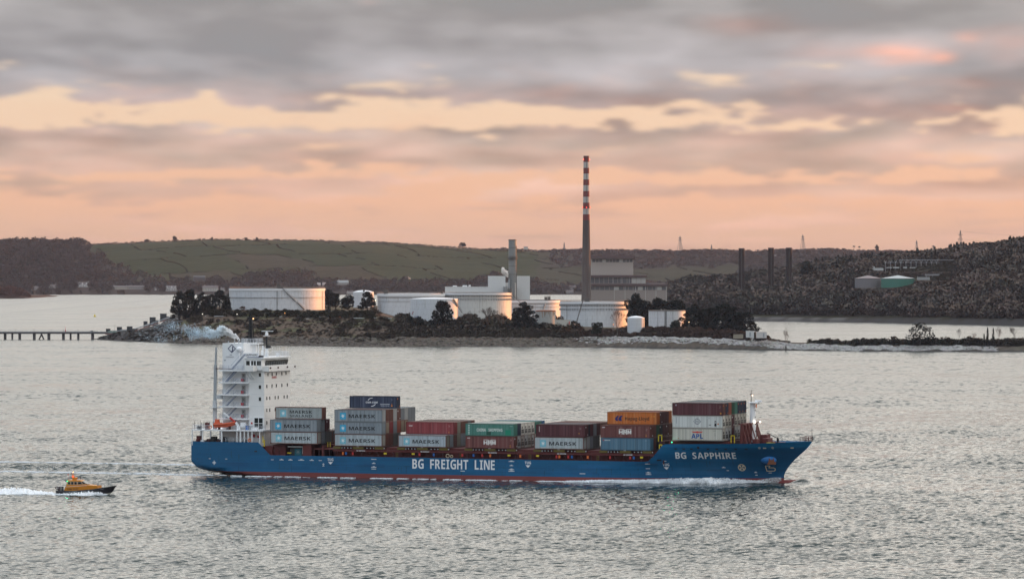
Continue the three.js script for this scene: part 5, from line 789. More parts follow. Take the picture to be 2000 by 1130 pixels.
{ const [t, on, R, h] = tank('white tank lettered NG, low domed roof, behind the round cypress', 801, 894.5, 583.5, 627, 2690, { dome: 0.9, v: 1, stairs: [[[884, 584], [893, 598]]], lines: [[893.6, 584, 620, 0.15]] });
  const [g] = words('NG', 2.3), p = g.attributes.position; for (let i = 0; i < p.count; i++) { const a = -0.93 + p.getX(i) / R; p.setXYZ(i, (R + 0.05) * Math.sin(a), 9.0 + p.getY(i) - 0.4 * (h - 14), (R + 0.05) * Math.cos(a)); } part('lettering', [g], mat([0.05, 0.10, 0.22], 0.6), t);
  const arc = []; for (let k = 0; k < 10; k++) { const f = (q) => { const a = -1.0 - 0.22 * Math.sin(q * 3.1416), y = lerp(4.2, 14.2, q) - 0.4 * (h - 14); return V((R + 0.08) * Math.sin(a), y, (R + 0.08) * Math.cos(a)); }; if (k < 2 || k > 7) arc.push(beam(f(k / 10), f((k + 1) / 10), 0.6, 0.05)); } part('red_arc', arc, M_red, t); }
tank('broad white tank with grey rim in the middle of the tank group', 866, 999, 571.5, 624, 2815, { brackets: 1, rings: [[573.4, 0.3, 1.0], [576.5, 0.9, 0.3], [583, 0.3, 0.25]], gear: [[995, 3, 2.6]], material: new THREE.MeshStandardMaterial({ map: shellTex[0], roughness: 0.55, color: new THREE.Color().setRGB(0.76, 0.75, 0.71) }) });
tank('wide white tank behind the rusty small one, right of the dark cypress', 976, 1095, 586, 628, 2860, { v: 1, rings: [[589, 0.3, 1.6], [592, 0.6, 0.3], [599, 0.3, 0.2]], gear: [[1066, 2.2, 2.2], [1072, 2, 2.4]], stairs: [[[1064, 592], [1060, 604]]] });
tank('large white tank right of centre with a steep dark stair', 1094.5, 1226.5, 589, 638, 2712, { handrail: 1, brackets: 1, rings: [[591, 0.35, 1.2], [594.5, 0.8, 0.3], [602.5, 0.3, 0.25]], lines: [[1107, 596, 634, 0.2]], gear: [[1146, 3.5, 2.2]] });
tank('small grey tank streaked with rust near the shore bushes', 1046, 1085.5, 606.5, 632, 2672, { dome: 0.5, roofMat: M_rust, material: new THREE.MeshStandardMaterial({ roughness: 0.8, map: canvasTex(256, 128, (c, w, h) => { const R = rng(77); c.fillStyle = '#a3a3a0'; c.fillRect(0, 0, w, h); for (let i = 0; i < 150; i++) { c.fillStyle = `rgba(${R() < 0.5 ? '120,68,36' : '96,84,70'},${0.15 + 0.3 * R()})`; c.fillRect(R() * w, 0, 1 + 3 * R(), 6 + 60 * R() * R()); } c.fillStyle = '#7a4426'; c.fillRect(0, 0, w, 5); }) }) });
tank('little white tank with domed roof beside the larger shore tank', 1225.5, 1259, 620.5, 648, 2590, { dome: 1.3, lines: [[1257, 622, 645, 0.15]] });
tank('white shore tank with dark vertical ladder at the right end of the group', 1267, 1339, 606.5, 646, 2625, { v: 1, rings: [[607.5, 0.2, 0.4]], lines: [[1298, 606, 644, 0.5], [1300.5, 606, 644, 0.3], [1313, 607, 640, 0.15], [1284, 607, 640, 0.12]] });
tank('distant small white tank with domed roof behind the left trees', 689, 730, 570, 592, 2990, { dome: 1.4, gear: [[711, 1.2, 1.4]] });
// free-standing access stairs beside the tanks
for (const [a, b, label] of [[[997, 571], [1022, 597], 'dark slanting stair on the right of the broad middle tank'], [[884, 584], [903, 611], 'dark slanting stair on the right side of the NG tank'], [[1139, 586], [1124, 637], 'steep dark stair leaning on the large white tank']]) {
  const Z = a[0] > 1100 ? 2650 : a[0] > 950 ? 2770 : 2660, A = V(wx(a[0], Z), wy(a[1], Z), 0), B = V(wx(b[0], Z), wy(b[1], Z), 1.5), mid = A.clone().lerp(B, 0.5);
  const t = thing('access_stair', label, 'stair', [B.x, B.y, -Z], 0, 'dark stairs up to the tank roofs'), rel = (v, dz = 0) => V(v.x - B.x, v.y - B.y, v.z + dz);
  part('stringer', [beam(rel(A), rel(B), 0.28, 0.3)], M_steel, t); part('stringer', [beam(rel(A, 1), rel(B, 1), 0.28, 0.3)], M_steel, t); part('handrail', [beam(rel(A, 1).add(V(0, 1.3, 0)), rel(B, 1).add(V(0, 1.3, 0)), 0.14)], M_steel, t);
  stuff(part('tread', [...Array(22).keys()].map((k) => { const p = rel(A).lerp(rel(B), k / 22); return box(0.7, 0.08, 1, p.x, p.y, p.z + 0.5); }), M_steel, t));
}
// site hut, sheds, pipes on the island
function hut(name, label, cat, px0, px1, py0, py1, Z, rgb, extra, deep = 4) { const w = (px1 - px0) * Z / FOCAL, y = wy(py1, Z), h = wy(py0, Z) - y, X = wx((px0 + px1) / 2, Z), t = thing(name, label, cat, [X, y, -Z]); part('wall', [boxAt(-w / 2, w / 2, -0.6, h, -deep, 0)], mat(rgb, 0.7), t); part('roof', [boxAt(-w / 2 - 0.1, w / 2 + 0.1, h, h + 0.15, -deep - 0.1, 0.1)], mat(rgb.map((v) => v * 0.85), 0.7), t); if (extra) extra(t, w, h); return t; }
hut('site_cabin', 'long pale site cabin with red end panel below the large tank', 'cabin', 1085.5, 1115, 624.5, 634.5, 2650, [0.52, 0.50, 0.45], (t, w, h) => part('red_panel', [boxAt(w / 2 - 1.3, w / 2 - 0.7, 0.4, h * 0.7, 0, 0.06)], M_red, t));
hut('site_cabin', 'white cabin on the spit beside the dark tree clump, left one', 'cabin', 1458, 1473, 646.5, 657, 2472, [0.6, 0.6, 0.6], (t, w, h) => part('door', [boxAt(-0.4, 0.5, 0, h * 0.8, 0, 0.05)], M_grey, t));
hut('site_cabin', 'white cabin on the spit, right one with pinkish end', 'cabin', 1478, 1498, 648.5, 658, 2472, [0.6, 0.57, 0.55], (t, w, h) => part('door', [boxAt(0.8, 1.7, 0, h * 0.8, 0, 0.05)], M_grey, t));
hut('equipment_box', 'tan crates on the shore left of the white cabins', 'crate', 1433, 1452, 653, 659, 2472, [0.3, 0.26, 0.2], null, 2);
{ const bits = [[400, 406, 617], [418, 452, 617.5], [458, 463, 617.5], [509, 533, 613], [545, 556, 618], [570, 578, 618], [588, 610, 622.5], [622, 644, 619], [690, 735, 621], [735, 765, 621.5]], R = rng(81);
  bits.forEach(([a, b, py], i) => { const Z = meet((a + b) / 2, py + 1, islandH, 2590, 2800), y = wy(py, Z); const t = thing('pipe_rack', `pale pipe run along the island service road, number ${['one', 'two', 'three', 'four', 'five', 'six', 'seven', 'eight', 'nine', 'ten'][i]} from the left`, 'pipe', [wx((a + b) / 2, Z), y, -Z], 0, 'pale pipes along the service road'); const w = (b - a) * Z / FOCAL; part('pipe', [bar(V(-w / 2, 0, 0), V(w / 2, 0, 0), 0.22)], mat([0.5, 0.53, 0.53], 0.5), t); part('support', [-0.4, 0, 0.4].map((k) => boxAt(k * w - 0.12, k * w + 0.12, -1.2, -0.2, -0.12, 0.12)), M_steel, t); }); }
// lit yard lamps on the island
for (const [px, py, Z, rgb, pw, label] of [[395, 613.5, 2700, [1, 0.95, 0.8], 8, 'small white yard lamp near the left end of the island'], [462.5, 614, 2720, [1, 0.95, 0.85], 8, 'small white yard lamp below the huge left tank'], [556, 611.5, 2720, [1, 0.42, 0.08], 30, 'orange yard lamp below the huge left tank'], [733, 587, 2770, [1, 0.72, 0.42], 60, 'bright lamp between the trees and the second tank'], [1346, 629, 2560, [1, 0.68, 0.36], 60, 'warm lamp beside the white shore tank'], [1198, 634, 2560, [1, 0.36, 0.06], 25, 'orange lamp by the bare tree in front of the large tank'], [663, 619, 2700, [1, 0.3, 0.06], 20, 'orange lamp on the island service road']]) {
  const X = wx(px, Z), y = wy(py, Z), g = Math.min(y - 2, islandH(X, Z)), l = thing('yard_lamp', label, 'lamp', [X, g, -Z], 0); part('post', [cyl(0.12, 0.08, Math.max(0.5, y - g), 8, 0, 0, 0)], M_steel, l); part('lamp', [new THREE.SphereGeometry(0.22, 12, 8).translate(0, y - g + 0.2, 0.3)], glow(rgb, px === 733 || px === 1346 ? 4 : 3), l);
  const p = new THREE.PointLight(new THREE.Color().setRGB(...rgb), pw * 0.5, 80); p.position.set(0, y - g + 0.2, 0.75); p.castShadow = true; l.add(p); }
// ---- power station
const M_conc = mat([0.19, 0.155, 0.14], 0.9), M_panel = mat([0.31, 0.265, 0.24], 0.85), M_band = mat([0.11, 0.075, 0.075], 0.85), M_pane = new THREE.MeshPhysicalMaterial({ color: new THREE.Color().setRGB(0.10, 0.105, 0.115), roughness: 0.25, ior: 1.5 }), M_paneLt = new THREE.MeshPhysicalMaterial({ color: new THREE.Color().setRGB(0.42, 0.42, 0.40), roughness: 0.3, ior: 1.5 });
{ const Z = 3963, X = wx(1145.2, Z), t = thing('tall_chimney', 'very tall concrete chimney banded red and white at the top', 'chimney', [X, 0, -Z]), Y = (py) => wy(py, Z), r = (py) => ramp([[305, 2.65], [430, 3.35], [585, 4.5], [640, 5.0]], py), N = 32;
  part('shaft', [cyl(5.1, r(429.5), Y(429.5), N, 0, 0, 0)], new THREE.MeshStandardMaterial({ roughness: 0.9, map: canvasTex(128, 512, (c, w, h) => { const R = rng(82); c.fillStyle = 'rgb(108,98,94)'; c.fillRect(0, 0, w, h); for (let i = 0; i < 160; i++) { c.fillStyle = `rgba(50,44,42,${0.04 + 0.1 * R()})`; c.fillRect(R() * w, R() * h * 0.7, 2 + 8 * R(), 20 + 120 * R()); } const g = c.createLinearGradient(0, 0, 0, h); g.addColorStop(0, 'rgba(40,36,36,0.55)'); g.addColorStop(0.5, 'rgba(60,50,48,0.15)'); g.addColorStop(1, 'rgba(0,0,0,0)'); c.fillStyle = g; c.fillRect(0, 0, w, h); }) }), t);
  const bh = (429.5 - 305) / 11; for (let k = 0; k < 11; k++) { const a = 429.5 - k * bh, b = a - bh; part('band', [cyl(r(a), r(b), Y(b) - Y(a), N, 0, Y(a), 0)], k % 2 ? mat([0.42, 0.41, 0.39], 0.8) : mat([0.17, 0.028, 0.026], 0.8), t); }
  part('gallery', [cyl(r(405) + 0.5, r(405) + 0.5, 0.4, N, 0, Y(406.5), 0), ...rail([...Array(17).keys()].map((i) => [Math.cos(i * 0.3927) * (r(405) + 0.45), Y(406.5) + 0.4, Math.sin(i * 0.3927) * (r(405) + 0.45)]), 1.1, 2, 0.07, 2)], M_band, t); part('rim', [cyl(2.75, 2.75, 0.8, N, 0, Y(305) - 0.4, 0)], M_band, t);
  part('ladder', [beam(V(0.6, 4, 5.2), V(0.4, Y(306), 2.8), 0.3)], M_band, t);
  for (const [px, py] of [[1139.6, 311.5], [1152.4, 311.5], [1139.2, 405], [1146, 405], [1152.6, 405]]) { const a = Math.asin(clamp((px - 1145.6) / 7.2, -1, 1)), q = r(py) + 0.65, p = V(q * Math.sin(a), Y(py), q * Math.cos(a)); part('warning_lamp', [new THREE.SphereGeometry(0.34, 10, 8).translate(p.x, p.y, p.z)], glow([1, 0.05, 0.03], 7), t); }
  const l = new THREE.PointLight(new THREE.Color().setRGB(1, 0.05, 0.03), 3, 60); l.position.set(0, Y(405), r(405) + 1.6); l.castShadow = true; t.add(l); }
{ const Z = 4010, px = (a) => wx(a, Z), Y = (b) => wy(b, Z), X = px(1200), t = thing('power_station', 'grey stepped power station hall with strip windows beside the tall chimney', 'power station', [X, 0, -Z]);
  const blk = (name, a, b, y0, y1, d0, d1, m) => part(name, [boxAt(px(a) - X, px(b) - X, y0, y1, -d1, -d0)], m, t);
  blk('wall', 1157, 1239, 3, Y(499), 30, 62, mat([0.38, 0.335, 0.305], 0.85)); blk('roof_band', 1154.5, 1241.5, Y(504.5), Y(498.8), 27, 64, M_band);
  blk('wall', 1150, 1263, 3, Y(537.5), 14, 66, M_panel); blk('roof_band', 1149, 1264.5, Y(541), Y(537), 12, 68, M_band);
  blk('wall', 1150, 1303, 3, Y(554.5), 0, 70, M_panel); blk('roof_band', 1149, 1304, Y(558.2), Y(553.8), -1.5, 71, M_band);
  const strip_ = (a, b, n, y0, y1, d, lights) => { for (let i = 0; i < n; i++) { const u = px(lerp(a, b, i / n)) - X + 0.25, v = px(lerp(a, b, (i + 1) / n)) - X - 0.25; part('window', [boxAt(u, v, Y(y1), Y(y0), -d - 0.1, -d + 0.12)], lights.includes(i) ? M_paneLt : M_pane, t); } };
  strip_(1158, 1238, 12, 506, 511.5, 30, [3, 8]); strip_(1153, 1262, 12, 542, 553, 14, [9, 10, 11]); strip_(1153, 1302, 16, 559.5, 566, 0, [5, 10, 14]);
  for (const a of [1200, 1221, 1241.5, 1261, 1281.5, 1301.5]) part('pilaster', [boxAt(px(a) - X - 0.25, px(a) - X + 0.25, 3, Y(558.5), 0.02, 0.35)], mat([0.5, 0.48, 0.46], 0.8), t);
  for (const a of [1198, 1214, 1230, 1246]) part('pilaster', [boxAt(px(a) - X - 0.2, px(a) - X + 0.2, Y(554), Y(541.5), -13.98, -13.7)], mat([0.45, 0.43, 0.41], 0.8), t);
  for (const [a, b, y] of [[1179, 1187, 495], [1187, 1197, 494], [1212, 1218, 495.5], [1219, 1224, 496]]) part('roof_plant', [boxAt(px(a) - X, px(b) - X, Y(499), Y(y), -55, -40)], M_band, t); }
{ const Z = 4080, px = (a) => wx(a, Z), Y = (b) => wy(b, Z), X = px(1330), t = thing('office_block', 'low office building with rows of small windows right of the power station', 'building', [X, 0, -Z]);
  part('wall', [boxAt(px(1306) - X, px(1356) - X, 4, Y(585), -14, 0)], M_panel, t); part('roof', [boxAt(px(1305) - X, px(1357) - X, Y(585), Y(584), -14.4, 0.4)], M_band, t); part('stair_block', [boxAt(px(1333) - X, px(1341) - X, Y(584), Y(578.5), -10, -2)], mat([0.30, 0.26, 0.23], 0.8), t);
  for (let i = 0; i < 17; i++) for (const y of [587, 591]) part('window', [boxAt(px(1307.5 + i * 2.8) - X, px(1309.5 + i * 2.8) - X, Y(y + 2.2), Y(y), -0.05, 0.1)], i % 3 ? M_paneLt : M_pane, t); }
{ const Z = 3900, px = (a) => wx(a, Z), Y = (b) => wy(b, Z), X = px(995), t = thing('boiler_house', 'tall white boxy boiler building behind the middle tanks', 'building', [X, 0, -Z]), m = mat([0.78, 0.78, 0.77], 0.7), m2 = mat([0.70, 0.70, 0.69], 0.7);
  part('wall', [boxAt(px(953) - X, px(987) - X, 3, Y(539), -30, 0)], m, t); part('wall', [boxAt(px(1008.5) - X, px(1035) - X, 3, Y(539), -30, 0)], m2, t); part('wall', [boxAt(px(987) - X, px(1008.5) - X, 3, Y(552), -30, -8)], m2, t); part('low_wing', [boxAt(px(869) - X, px(953) - X, 3, Y(560.5), -24, -1)], m, t); part('roof', [boxAt(px(868.5) - X, px(952.8) - X, Y(560.5), Y(559.8), -24.3, -0.7)], m2, t);
  for (const [a, b, y] of [[884, 892, 557.5], [903, 912, 557], [915, 919, 556.5]]) part('roof_plant', [boxAt(px(a) - X, px(b) - X, Y(559.8), Y(y), -16, -8)], m2, t);
  const f = []; for (const y of [560, 566, 572]) f.push(boxAt(px(983) - X, px(1009) - X, Y(y) - 0.3, Y(y), -0.2, 6)); for (const a of [984, 989, 994, 1002, 1008]) f.push(boxAt(px(a) - X - 0.2, px(a) - X + 0.2, 3, Y(558), 5.4, 5.8)); stuff(part('steel_frame', f, M_grey, t)); }
{ const Z = 3885, px = (a) => wx(a, Z), Y = (b) => wy(b, Z), X = px(1001), t = thing('steel_stack', 'grey steel exhaust stack with gallery rising from the white boiler building', 'chimney', [X, 0, -Z]), m = mat([0.22, 0.225, 0.22], 0.6), r = 3.75;
  part('flue', [cyl(r, r, Y(468) - 3, 24, 0, 3, 0)], m, t); part('rim', [cyl(r + 0.15, r + 0.15, 1.0, 24, 0, Y(469.5), 0)], M_steel, t); part('flue_seam', [cyl(r + 0.08, r + 0.08, 0.4, 24, 0, Y(484), 0), cyl(r + 0.08, r + 0.08, 0.4, 24, 0, Y(520), 0), cyl(r + 0.08, r + 0.08, 0.4, 24, 0, Y(536), 0)], M_steel, t);
  for (const y of [503, 506.5]) part('gallery', [cyl(r + 1.0, r + 1.0, 0.35, 24, 0, Y(y), 0), ...rail([...Array(17).keys()].map((i) => [Math.cos(i * 0.3927) * (r + 0.95), Y(y) + 0.3, Math.sin(i * 0.3927) * (r + 0.95)]), 1.2, 2, 0.08, 2)], M_steel, t);
  part('pipe', [cyl(0.9, 0.9, Y(545) - 3, 10, -3.2, 3, 3.6)], M_grey, t); part('pipe', [cyl(0.7, 0.7, Y(552) - 3, 10, 2.6, 3, 3.4)], mat([0.55, 0.5, 0.46], 0.6), t); part('ladder', [boxAt(3.6, 4.1, 3, Y(480), 1.6, 2.0)], M_steel, t); }
for (const [a, b, y0, y1, label] of [[1443, 1454.5, 484.5, 560, 'left of three dark brown brick chimneys on the right hill'], [1500.5, 1512, 483.5, 545, 'middle of three dark brown brick chimneys on the right hill'], [1535.3, 1547.3, 483.3, 543, 'right of three dark brown brick chimneys on the right hill']]) {
  const Z = 4130, r = (b - a) / 2 * Z / FOCAL, X = wx((a + b) / 2, Z), g = Math.min(mainH(X, Z), wy(y1, Z)), t = thing('brick_chimney', label, 'chimney', [X, g, -Z]), h = wy(y0, Z) - g;
  part('shaft', [cyl(r, r * 0.98, h - 1.2, 24, 0, 0, 0)], new THREE.MeshStandardMaterial({ roughness: 0.9, color: new THREE.Color().setRGB(0.014, 0.007, 0.007) }), t); part('cap', [cyl(r * 1.03, r * 1.03, 1.2, 24, 0, h - 1.2, 0)], mat([0.06, 0.035, 0.035], 0.9), t); part('ladder', [boxAt(-0.2, 0.2, 0, h, r - 0.02, r + 0.2)], M_steel, t); }
for (const [a, b, yr, ye, yb, Z, wall, roof, label] of [[1670, 1722, 537.5, 543.2, 561, 4050, [0.20, 0.19, 0.20], [0.22, 0.17, 0.17], 'grey round tank with low conical roof on the right hill'], [1721.5, 1787, 537.2, 543.4, 561.5, 4030, [0.045, 0.19, 0.145], [0.42, 0.44, 0.43], 'green round tank with pale conical roof on the right hill']]) {
  const r = (b - a) / 2 * Z / FOCAL, X = wx((a + b) / 2, Z), base = wy(yb, Z) - 2, t = thing('hill_tank', label, 'tank', [X, base, -Z]), h = wy(ye, Z) - base, hr = wy(yr, Z) - base;
  part('shell', [cyl(r, r, h, 48, 0, 0, 0)], mat(wall, 0.7), t); part('roof', [new THREE.ConeGeometry(r * 1.02, hr - h, 28).translate(0, (h + hr) / 2, 0).toNonIndexed()].map((g) => { g.computeVertexNormals(); return g; }), mat(roof, 0.6), t); part('eave', [cyl(r * 1.025, r * 1.025, 0.4, 48, 0, h - 0.3, 0)], mat(roof.map((v) => v * 0.8), 0.7), t);
  part('wall_rib', [...Array(18).keys()].map((i) => box(0.25, h * 0.96, 0.25, 0, h * 0.48, r + 0.05).rotateY((i - 9) * 0.16)), mat(wall.map((v) => v * 0.85), 0.7), t); }
// switchyard on the hill
{ const Z = 4230, px = (a) => wx(a, Z), Y = (b) => wy(b, Z), X = px(1800), t = thing('switchyard', 'steel gantries and white equipment of the hillside electricity switchyard', 'switchyard', [X, Y(530), -Z]), M_gal = mat([0.42, 0.42, 0.44], 0.5), m = M_gal;
  const y0 = Y(530); for (let i = 0; i < 11; i++) { const a = px(1730 + i * 10) - X; part('gantry', [beam(V(a, 0, 0), V(a, Y(512) - y0, 0), 0.3), beam(V(a, Y(512) - y0, 0), V(a - 1.6, Y(508.5) - y0, 0), 0.3), beam(V(a, Y(512) - y0, 0), V(a + 1.6, Y(508.5) - y0, 0), 0.3)], m, t); }
  part('busbar', [bar(V(px(1757) - X, Y(507) - y0, -2), V(px(1868) - X, Y(507.6) - y0, -2), 0.22)], m, t); part('busbar', [bar(V(px(1728) - X, Y(512.5) - y0, 2), V(px(1835) - X, Y(512.5) - y0, 2), 0.12)], m, t);
  for (const [a, b, y, yb] of [[1702, 1725, 523, 528], [1701, 1708, 520, 523], [1731, 1742, 521.5, 523], [1744, 1756, 521, 523.5], [1764, 1771, 521, 523.5], [1777, 1790, 521.5, 523.5]]) part('equipment', [boxAt(px(a) - X, px(b) - X, Y(yb) - y0, Y(y) - y0, 3, 7)], mat([0.5, 0.51, 0.5], 0.7), t);
  for (const a of [1713, 1777, 1795, 1822, 1841]) part('post', [bar(V(px(a) - X, Y(545) - y0, 14), V(px(a) - X, Y(526) - y0, 14), 0.18)], m, t); }
for (const [a, b, y0, y1, label] of [[1793, 1817, 541, 545.5, 'pale low building right of the green tank'], [1839, 1846, 541.5, 547.5, 'small white shed in the trees right of the green tank'], [1849, 1859, 543, 548, 'white shed with pinkish end among the trees on the right hill']]) hut('hill_shed', label, 'shed', a, b, y0, y1, 4020, [0.36, 0.36, 0.355], (t, w, h) => part('door', [boxAt(-0.6, 0.6, 0, h * 0.7, 0, 0.06)], M_grey, t), 6);
hut('hill_shed', 'long flat pale roof on posts above the sheds on the right hill', 'shed', 1809, 1836, 535, 537, 4050, [0.25, 0.25, 0.26], (t, w, h) => { for (const k of [-0.45, 0, 0.45]) part('post', [boxAt(k * w - 0.2, k * w + 0.2, -5, -0.6, -0.4, 0)], M_grey, t); }, 8);
// pylons and wires
function pylon(label, px, py0, py1, Z, w, arms) { const X = wx(px, Z), g = wy(py1, Z), h = wy(py0, Z) - g, t = thing('pylon', label, 'pylon', [X, g, -Z], 0.4), hw = (k) => w / 2 * (1 - k) ** 1.1 * (k < 0.55 ? 1 : 1) + 0.25, leg = [], br = [], n = 9;
  const th = Math.max(0.14, Z / FOCAL * 0.42); for (const [a, b] of [[-1, -1], [1, -1], [1, 1], [-1, 1]]) for (let i = 0; i < n; i++) leg.push(beam(V(a * hw(i / n), i / n * h, b * hw(i / n)), V(a * hw((i + 1) / n), (i + 1) / n * h, b * hw((i + 1) / n)), th));
  for (let i = 0; i < n; i++) { const p = hw(i / n), q = hw((i + 1) / n), y = i / n * h, z = (i + 1) / n * h; br.push(beam(V(-p, y, p), V(q, z, q), th * 0.7), beam(V(p, y, p), V(-q, z, q), th * 0.7), beam(V(-p, y, p), V(p, y, p), th * 0.7)); }
  part('leg_frame', leg, M_galv, t); stuff(part('bracing', br, M_galv, t)); for (const [k, l] of arms) part('crossarm', [beam(V(-l, k * h, 0), V(l, k * h, 0), th * 1.2), beam(V(-l, k * h, 0), V(0, (k + 0.05) * h, 0), th), beam(V(l, k * h, 0), V(0, (k + 0.05) * h, 0), th)], M_galv, t); return [X, g, h]; }
const M_galv = mat([0.17, 0.155, 0.15], 0.7);
pylon('large lattice pylon on the right skyline', 1876.5, 450, 512, 4300, 6.5, [[0.72, 3.2], [0.86, 2.6]]);
pylon('thin distant pylon on the skyline right of the tall chimney', 1328.5, 460.5, 489, 8500, 9, [[0.7, 5], [0.85, 4]]); pylon('thin distant pylon on the skyline behind the brick chimneys', 1568.5, 458, 489, 8500, 9, [[0.7, 5], [0.85, 4]]); pylon('thin distant mast like pylon above the right hill trees', 1791, 469, 492, 8300, 6, [[0.8, 3]]);
pylon('short mast on the skyline left of the tall chimney', 1102, 473, 487, 8500, 3, []); pylon('short mast on the skyline between the two distant pylons', 1390, 477.5, 489, 8500, 3, []); pylon('dark equipment mast among the trees left of the large pylon', 1823.5, 479, 500, 4300, 3, [[0.95, 2]]);
{ const wires = thing('power_lines', 'thin overhead wires running right from the large pylon', 'wires', [0, 0, 0]); for (const [a, b, c, d] of [[1884, 467, 2010, 476], [1884, 478, 2010, 486], [1878, 451, 2010, 460]]) { const A = V(wx(a, 4300), wy(b, 4300), -4300), B = V(wx(c, 4100), wy(d, 4100), -4100), L = []; for (let i = 0; i < 8; i++) { const f = (k) => A.clone().lerp(B, k).add(V(0, -2.4 * 4 * k * (1 - k) * 0.4, 0)); L.push(bar(f(i / 8), f((i + 1) / 8), 0.06, 0.06, 4)); } part('wire', L, M_galv, wires); } }
// ---- jetty on the left
{ const Z = 2832, px = (a) => wx(a, Z), Y = (b) => wy(b, Z), X = px(90), t = thing('jetty', 'long dark jetty on piles at the left edge of the water', 'jetty', [X, 0, -Z]), M_j = mat([0.085, 0.08, 0.085], 0.85), y = Y(648);
  part('deck', [boxAt(px(-120) - X, px(208) - X, y - 1.3, y, -3, 3)], M_j, t); part('deck_edge', [boxAt(px(-120) - X, px(208) - X, y, y + 0.3, 2.6, 3.02)], M_grey, t);
  for (const [a, w] of [[-22, 3.5], [9, 4.2], [23, 2.4], [37.5, 4.2], [66, 4.4], [94.5, 4.6], [123, 4.4], [137, 2.6], [152, 3.4], [180, 4.8]]) part('pile', [boxAt(px(a - w / 2) - X, px(a + w / 2) - X, -2, y - 1.3, -2, 2)], M_j, t);
  for (const [a, b] of [[81, 74], [80, 86]]) part('pile', [beam(V(px(a) - X, y - 1.3, 0.5), V(px(b) - X, -1, 0.5), 0.85, 1.2)], M_j, t);
  stuff(part('railing', rail([[px(-120) - X, y, 2.7], [px(190) - X, y, 2.7]], 1.1, 2.5, 0.05, 2), M_grey, t));
  for (const a of [30, 66, 100, 124, 152]) part('lamp_post', [bar(V(px(a) - X, y, 2), V(px(a) - X, y + 2.2, 2), 0.1)], M_steel, t); part('beacon', [bar(V(px(127) - X, y, 0), V(px(127) - X, y + 4, 0), 0.1), box(0.8, 1.2, 0.8, px(127) - X, y + 0.8, 0)], M_red, t); part('deck_box', [boxAt(px(176) - X, px(181) - X, y, y + 0.9, -1, 1)], M_steel, t); }
{ const t = thing('jetty_road', 'sloping pipe track with red edge climbing from the jetty up the island', 'pipeline', [0, 0, 0]); const pts = [[205, 650], [235, 646], [262, 643], [290, 634], [318, 624], [332, 620]].map(([a, b]) => { const Z = meet(a, b + 1, islandH, 2600, 2960); return V(wx(a, Z), wy(b, Z) + 0.3, -Z); });
  for (let i = 0; i < pts.length - 1; i++) { part('pipe', [beam(pts[i], pts[i + 1], 0.7)], M_grey, t); part('pipe', [beam(pts[i].clone().add(V(0, -1.3, 0.8)), pts[i + 1].clone().add(V(0, -1.3, 0.8)), 0.45)], mat([0.42, 0.22, 0.20], 0.7), t); }
  for (const [a, b, w, h] of [[232, 643, 9, 5], [252, 641, 10, 3.5], [297, 627, 11, 8], [283, 631, 7, 4], [318, 619, 12, 7], [210, 645, 8, 3.5]]) { const Z = meet(a, b + 4, islandH, 2600, 2990), y = wy(b + 6, Z); const e = thing('pump_house', `dark plant building by the jetty track, ${['third', 'fourth', 'second highest', 'middle', 'highest', 'lowest'][[232, 252, 297, 283, 318, 210].indexOf(a)]} of them`, 'plant building', [wx(a, Z), y, -Z]); const ww = w * Z / FOCAL, hh = h * Z / FOCAL + 2; part('wall', [boxAt(-ww / 2, ww / 2, -1, hh, -4, 0)], mat([0.05, 0.055, 0.06], 0.9), e); part('roof', [boxAt(-ww / 2 - 0.15, ww / 2 + 0.15, hh, hh + 0.2, -4.2, 0.2)], M_steel, e); part('tank', [cyl(0.9, 0.9, hh * 0.7, 12, ww / 2 + 1.2, -0.5, -1)], M_steel, e); } 
  const f = thing('site_fence', 'pale green mesh fence at the landward end of the jetty', 'fence', [wx(219, 2820), wy(650, 2820), -2820]); part('mesh_panel', [boxAt(-2.8, -0.1, 0, 1.6, -0.03, 0.03)], mat([0.22, 0.3, 0.27], 0.7), f); part('mesh_panel', [boxAt(0.1, 2.8, 0, 1.6, -0.03, 0.03)], mat([0.22, 0.3, 0.27], 0.7), f); part('post', [bar(V(1.5, 0, 0), V(1.5, 6, 0), 0.08)], M_steel, f); }
// ---- yellow buoy
{ const Z = 4110, t = thing('buoy', 'small yellow buoy on the water behind the jetty', 'buoy', [wx(184.3, Z), 0, -Z]); part('float', [cyl(1.3, 1.2, 1.0, 16, 0, -0.2, 0)], M_yellow, t); part('tower', [new THREE.ConeGeometry(0.9, 2.2, 4).translate(0, 1.9, 0)], M_yellow, t); part('topmark', [new THREE.SphereGeometry(0.3, 8, 6).translate(0, 3.2, 0)], M_black, t); }
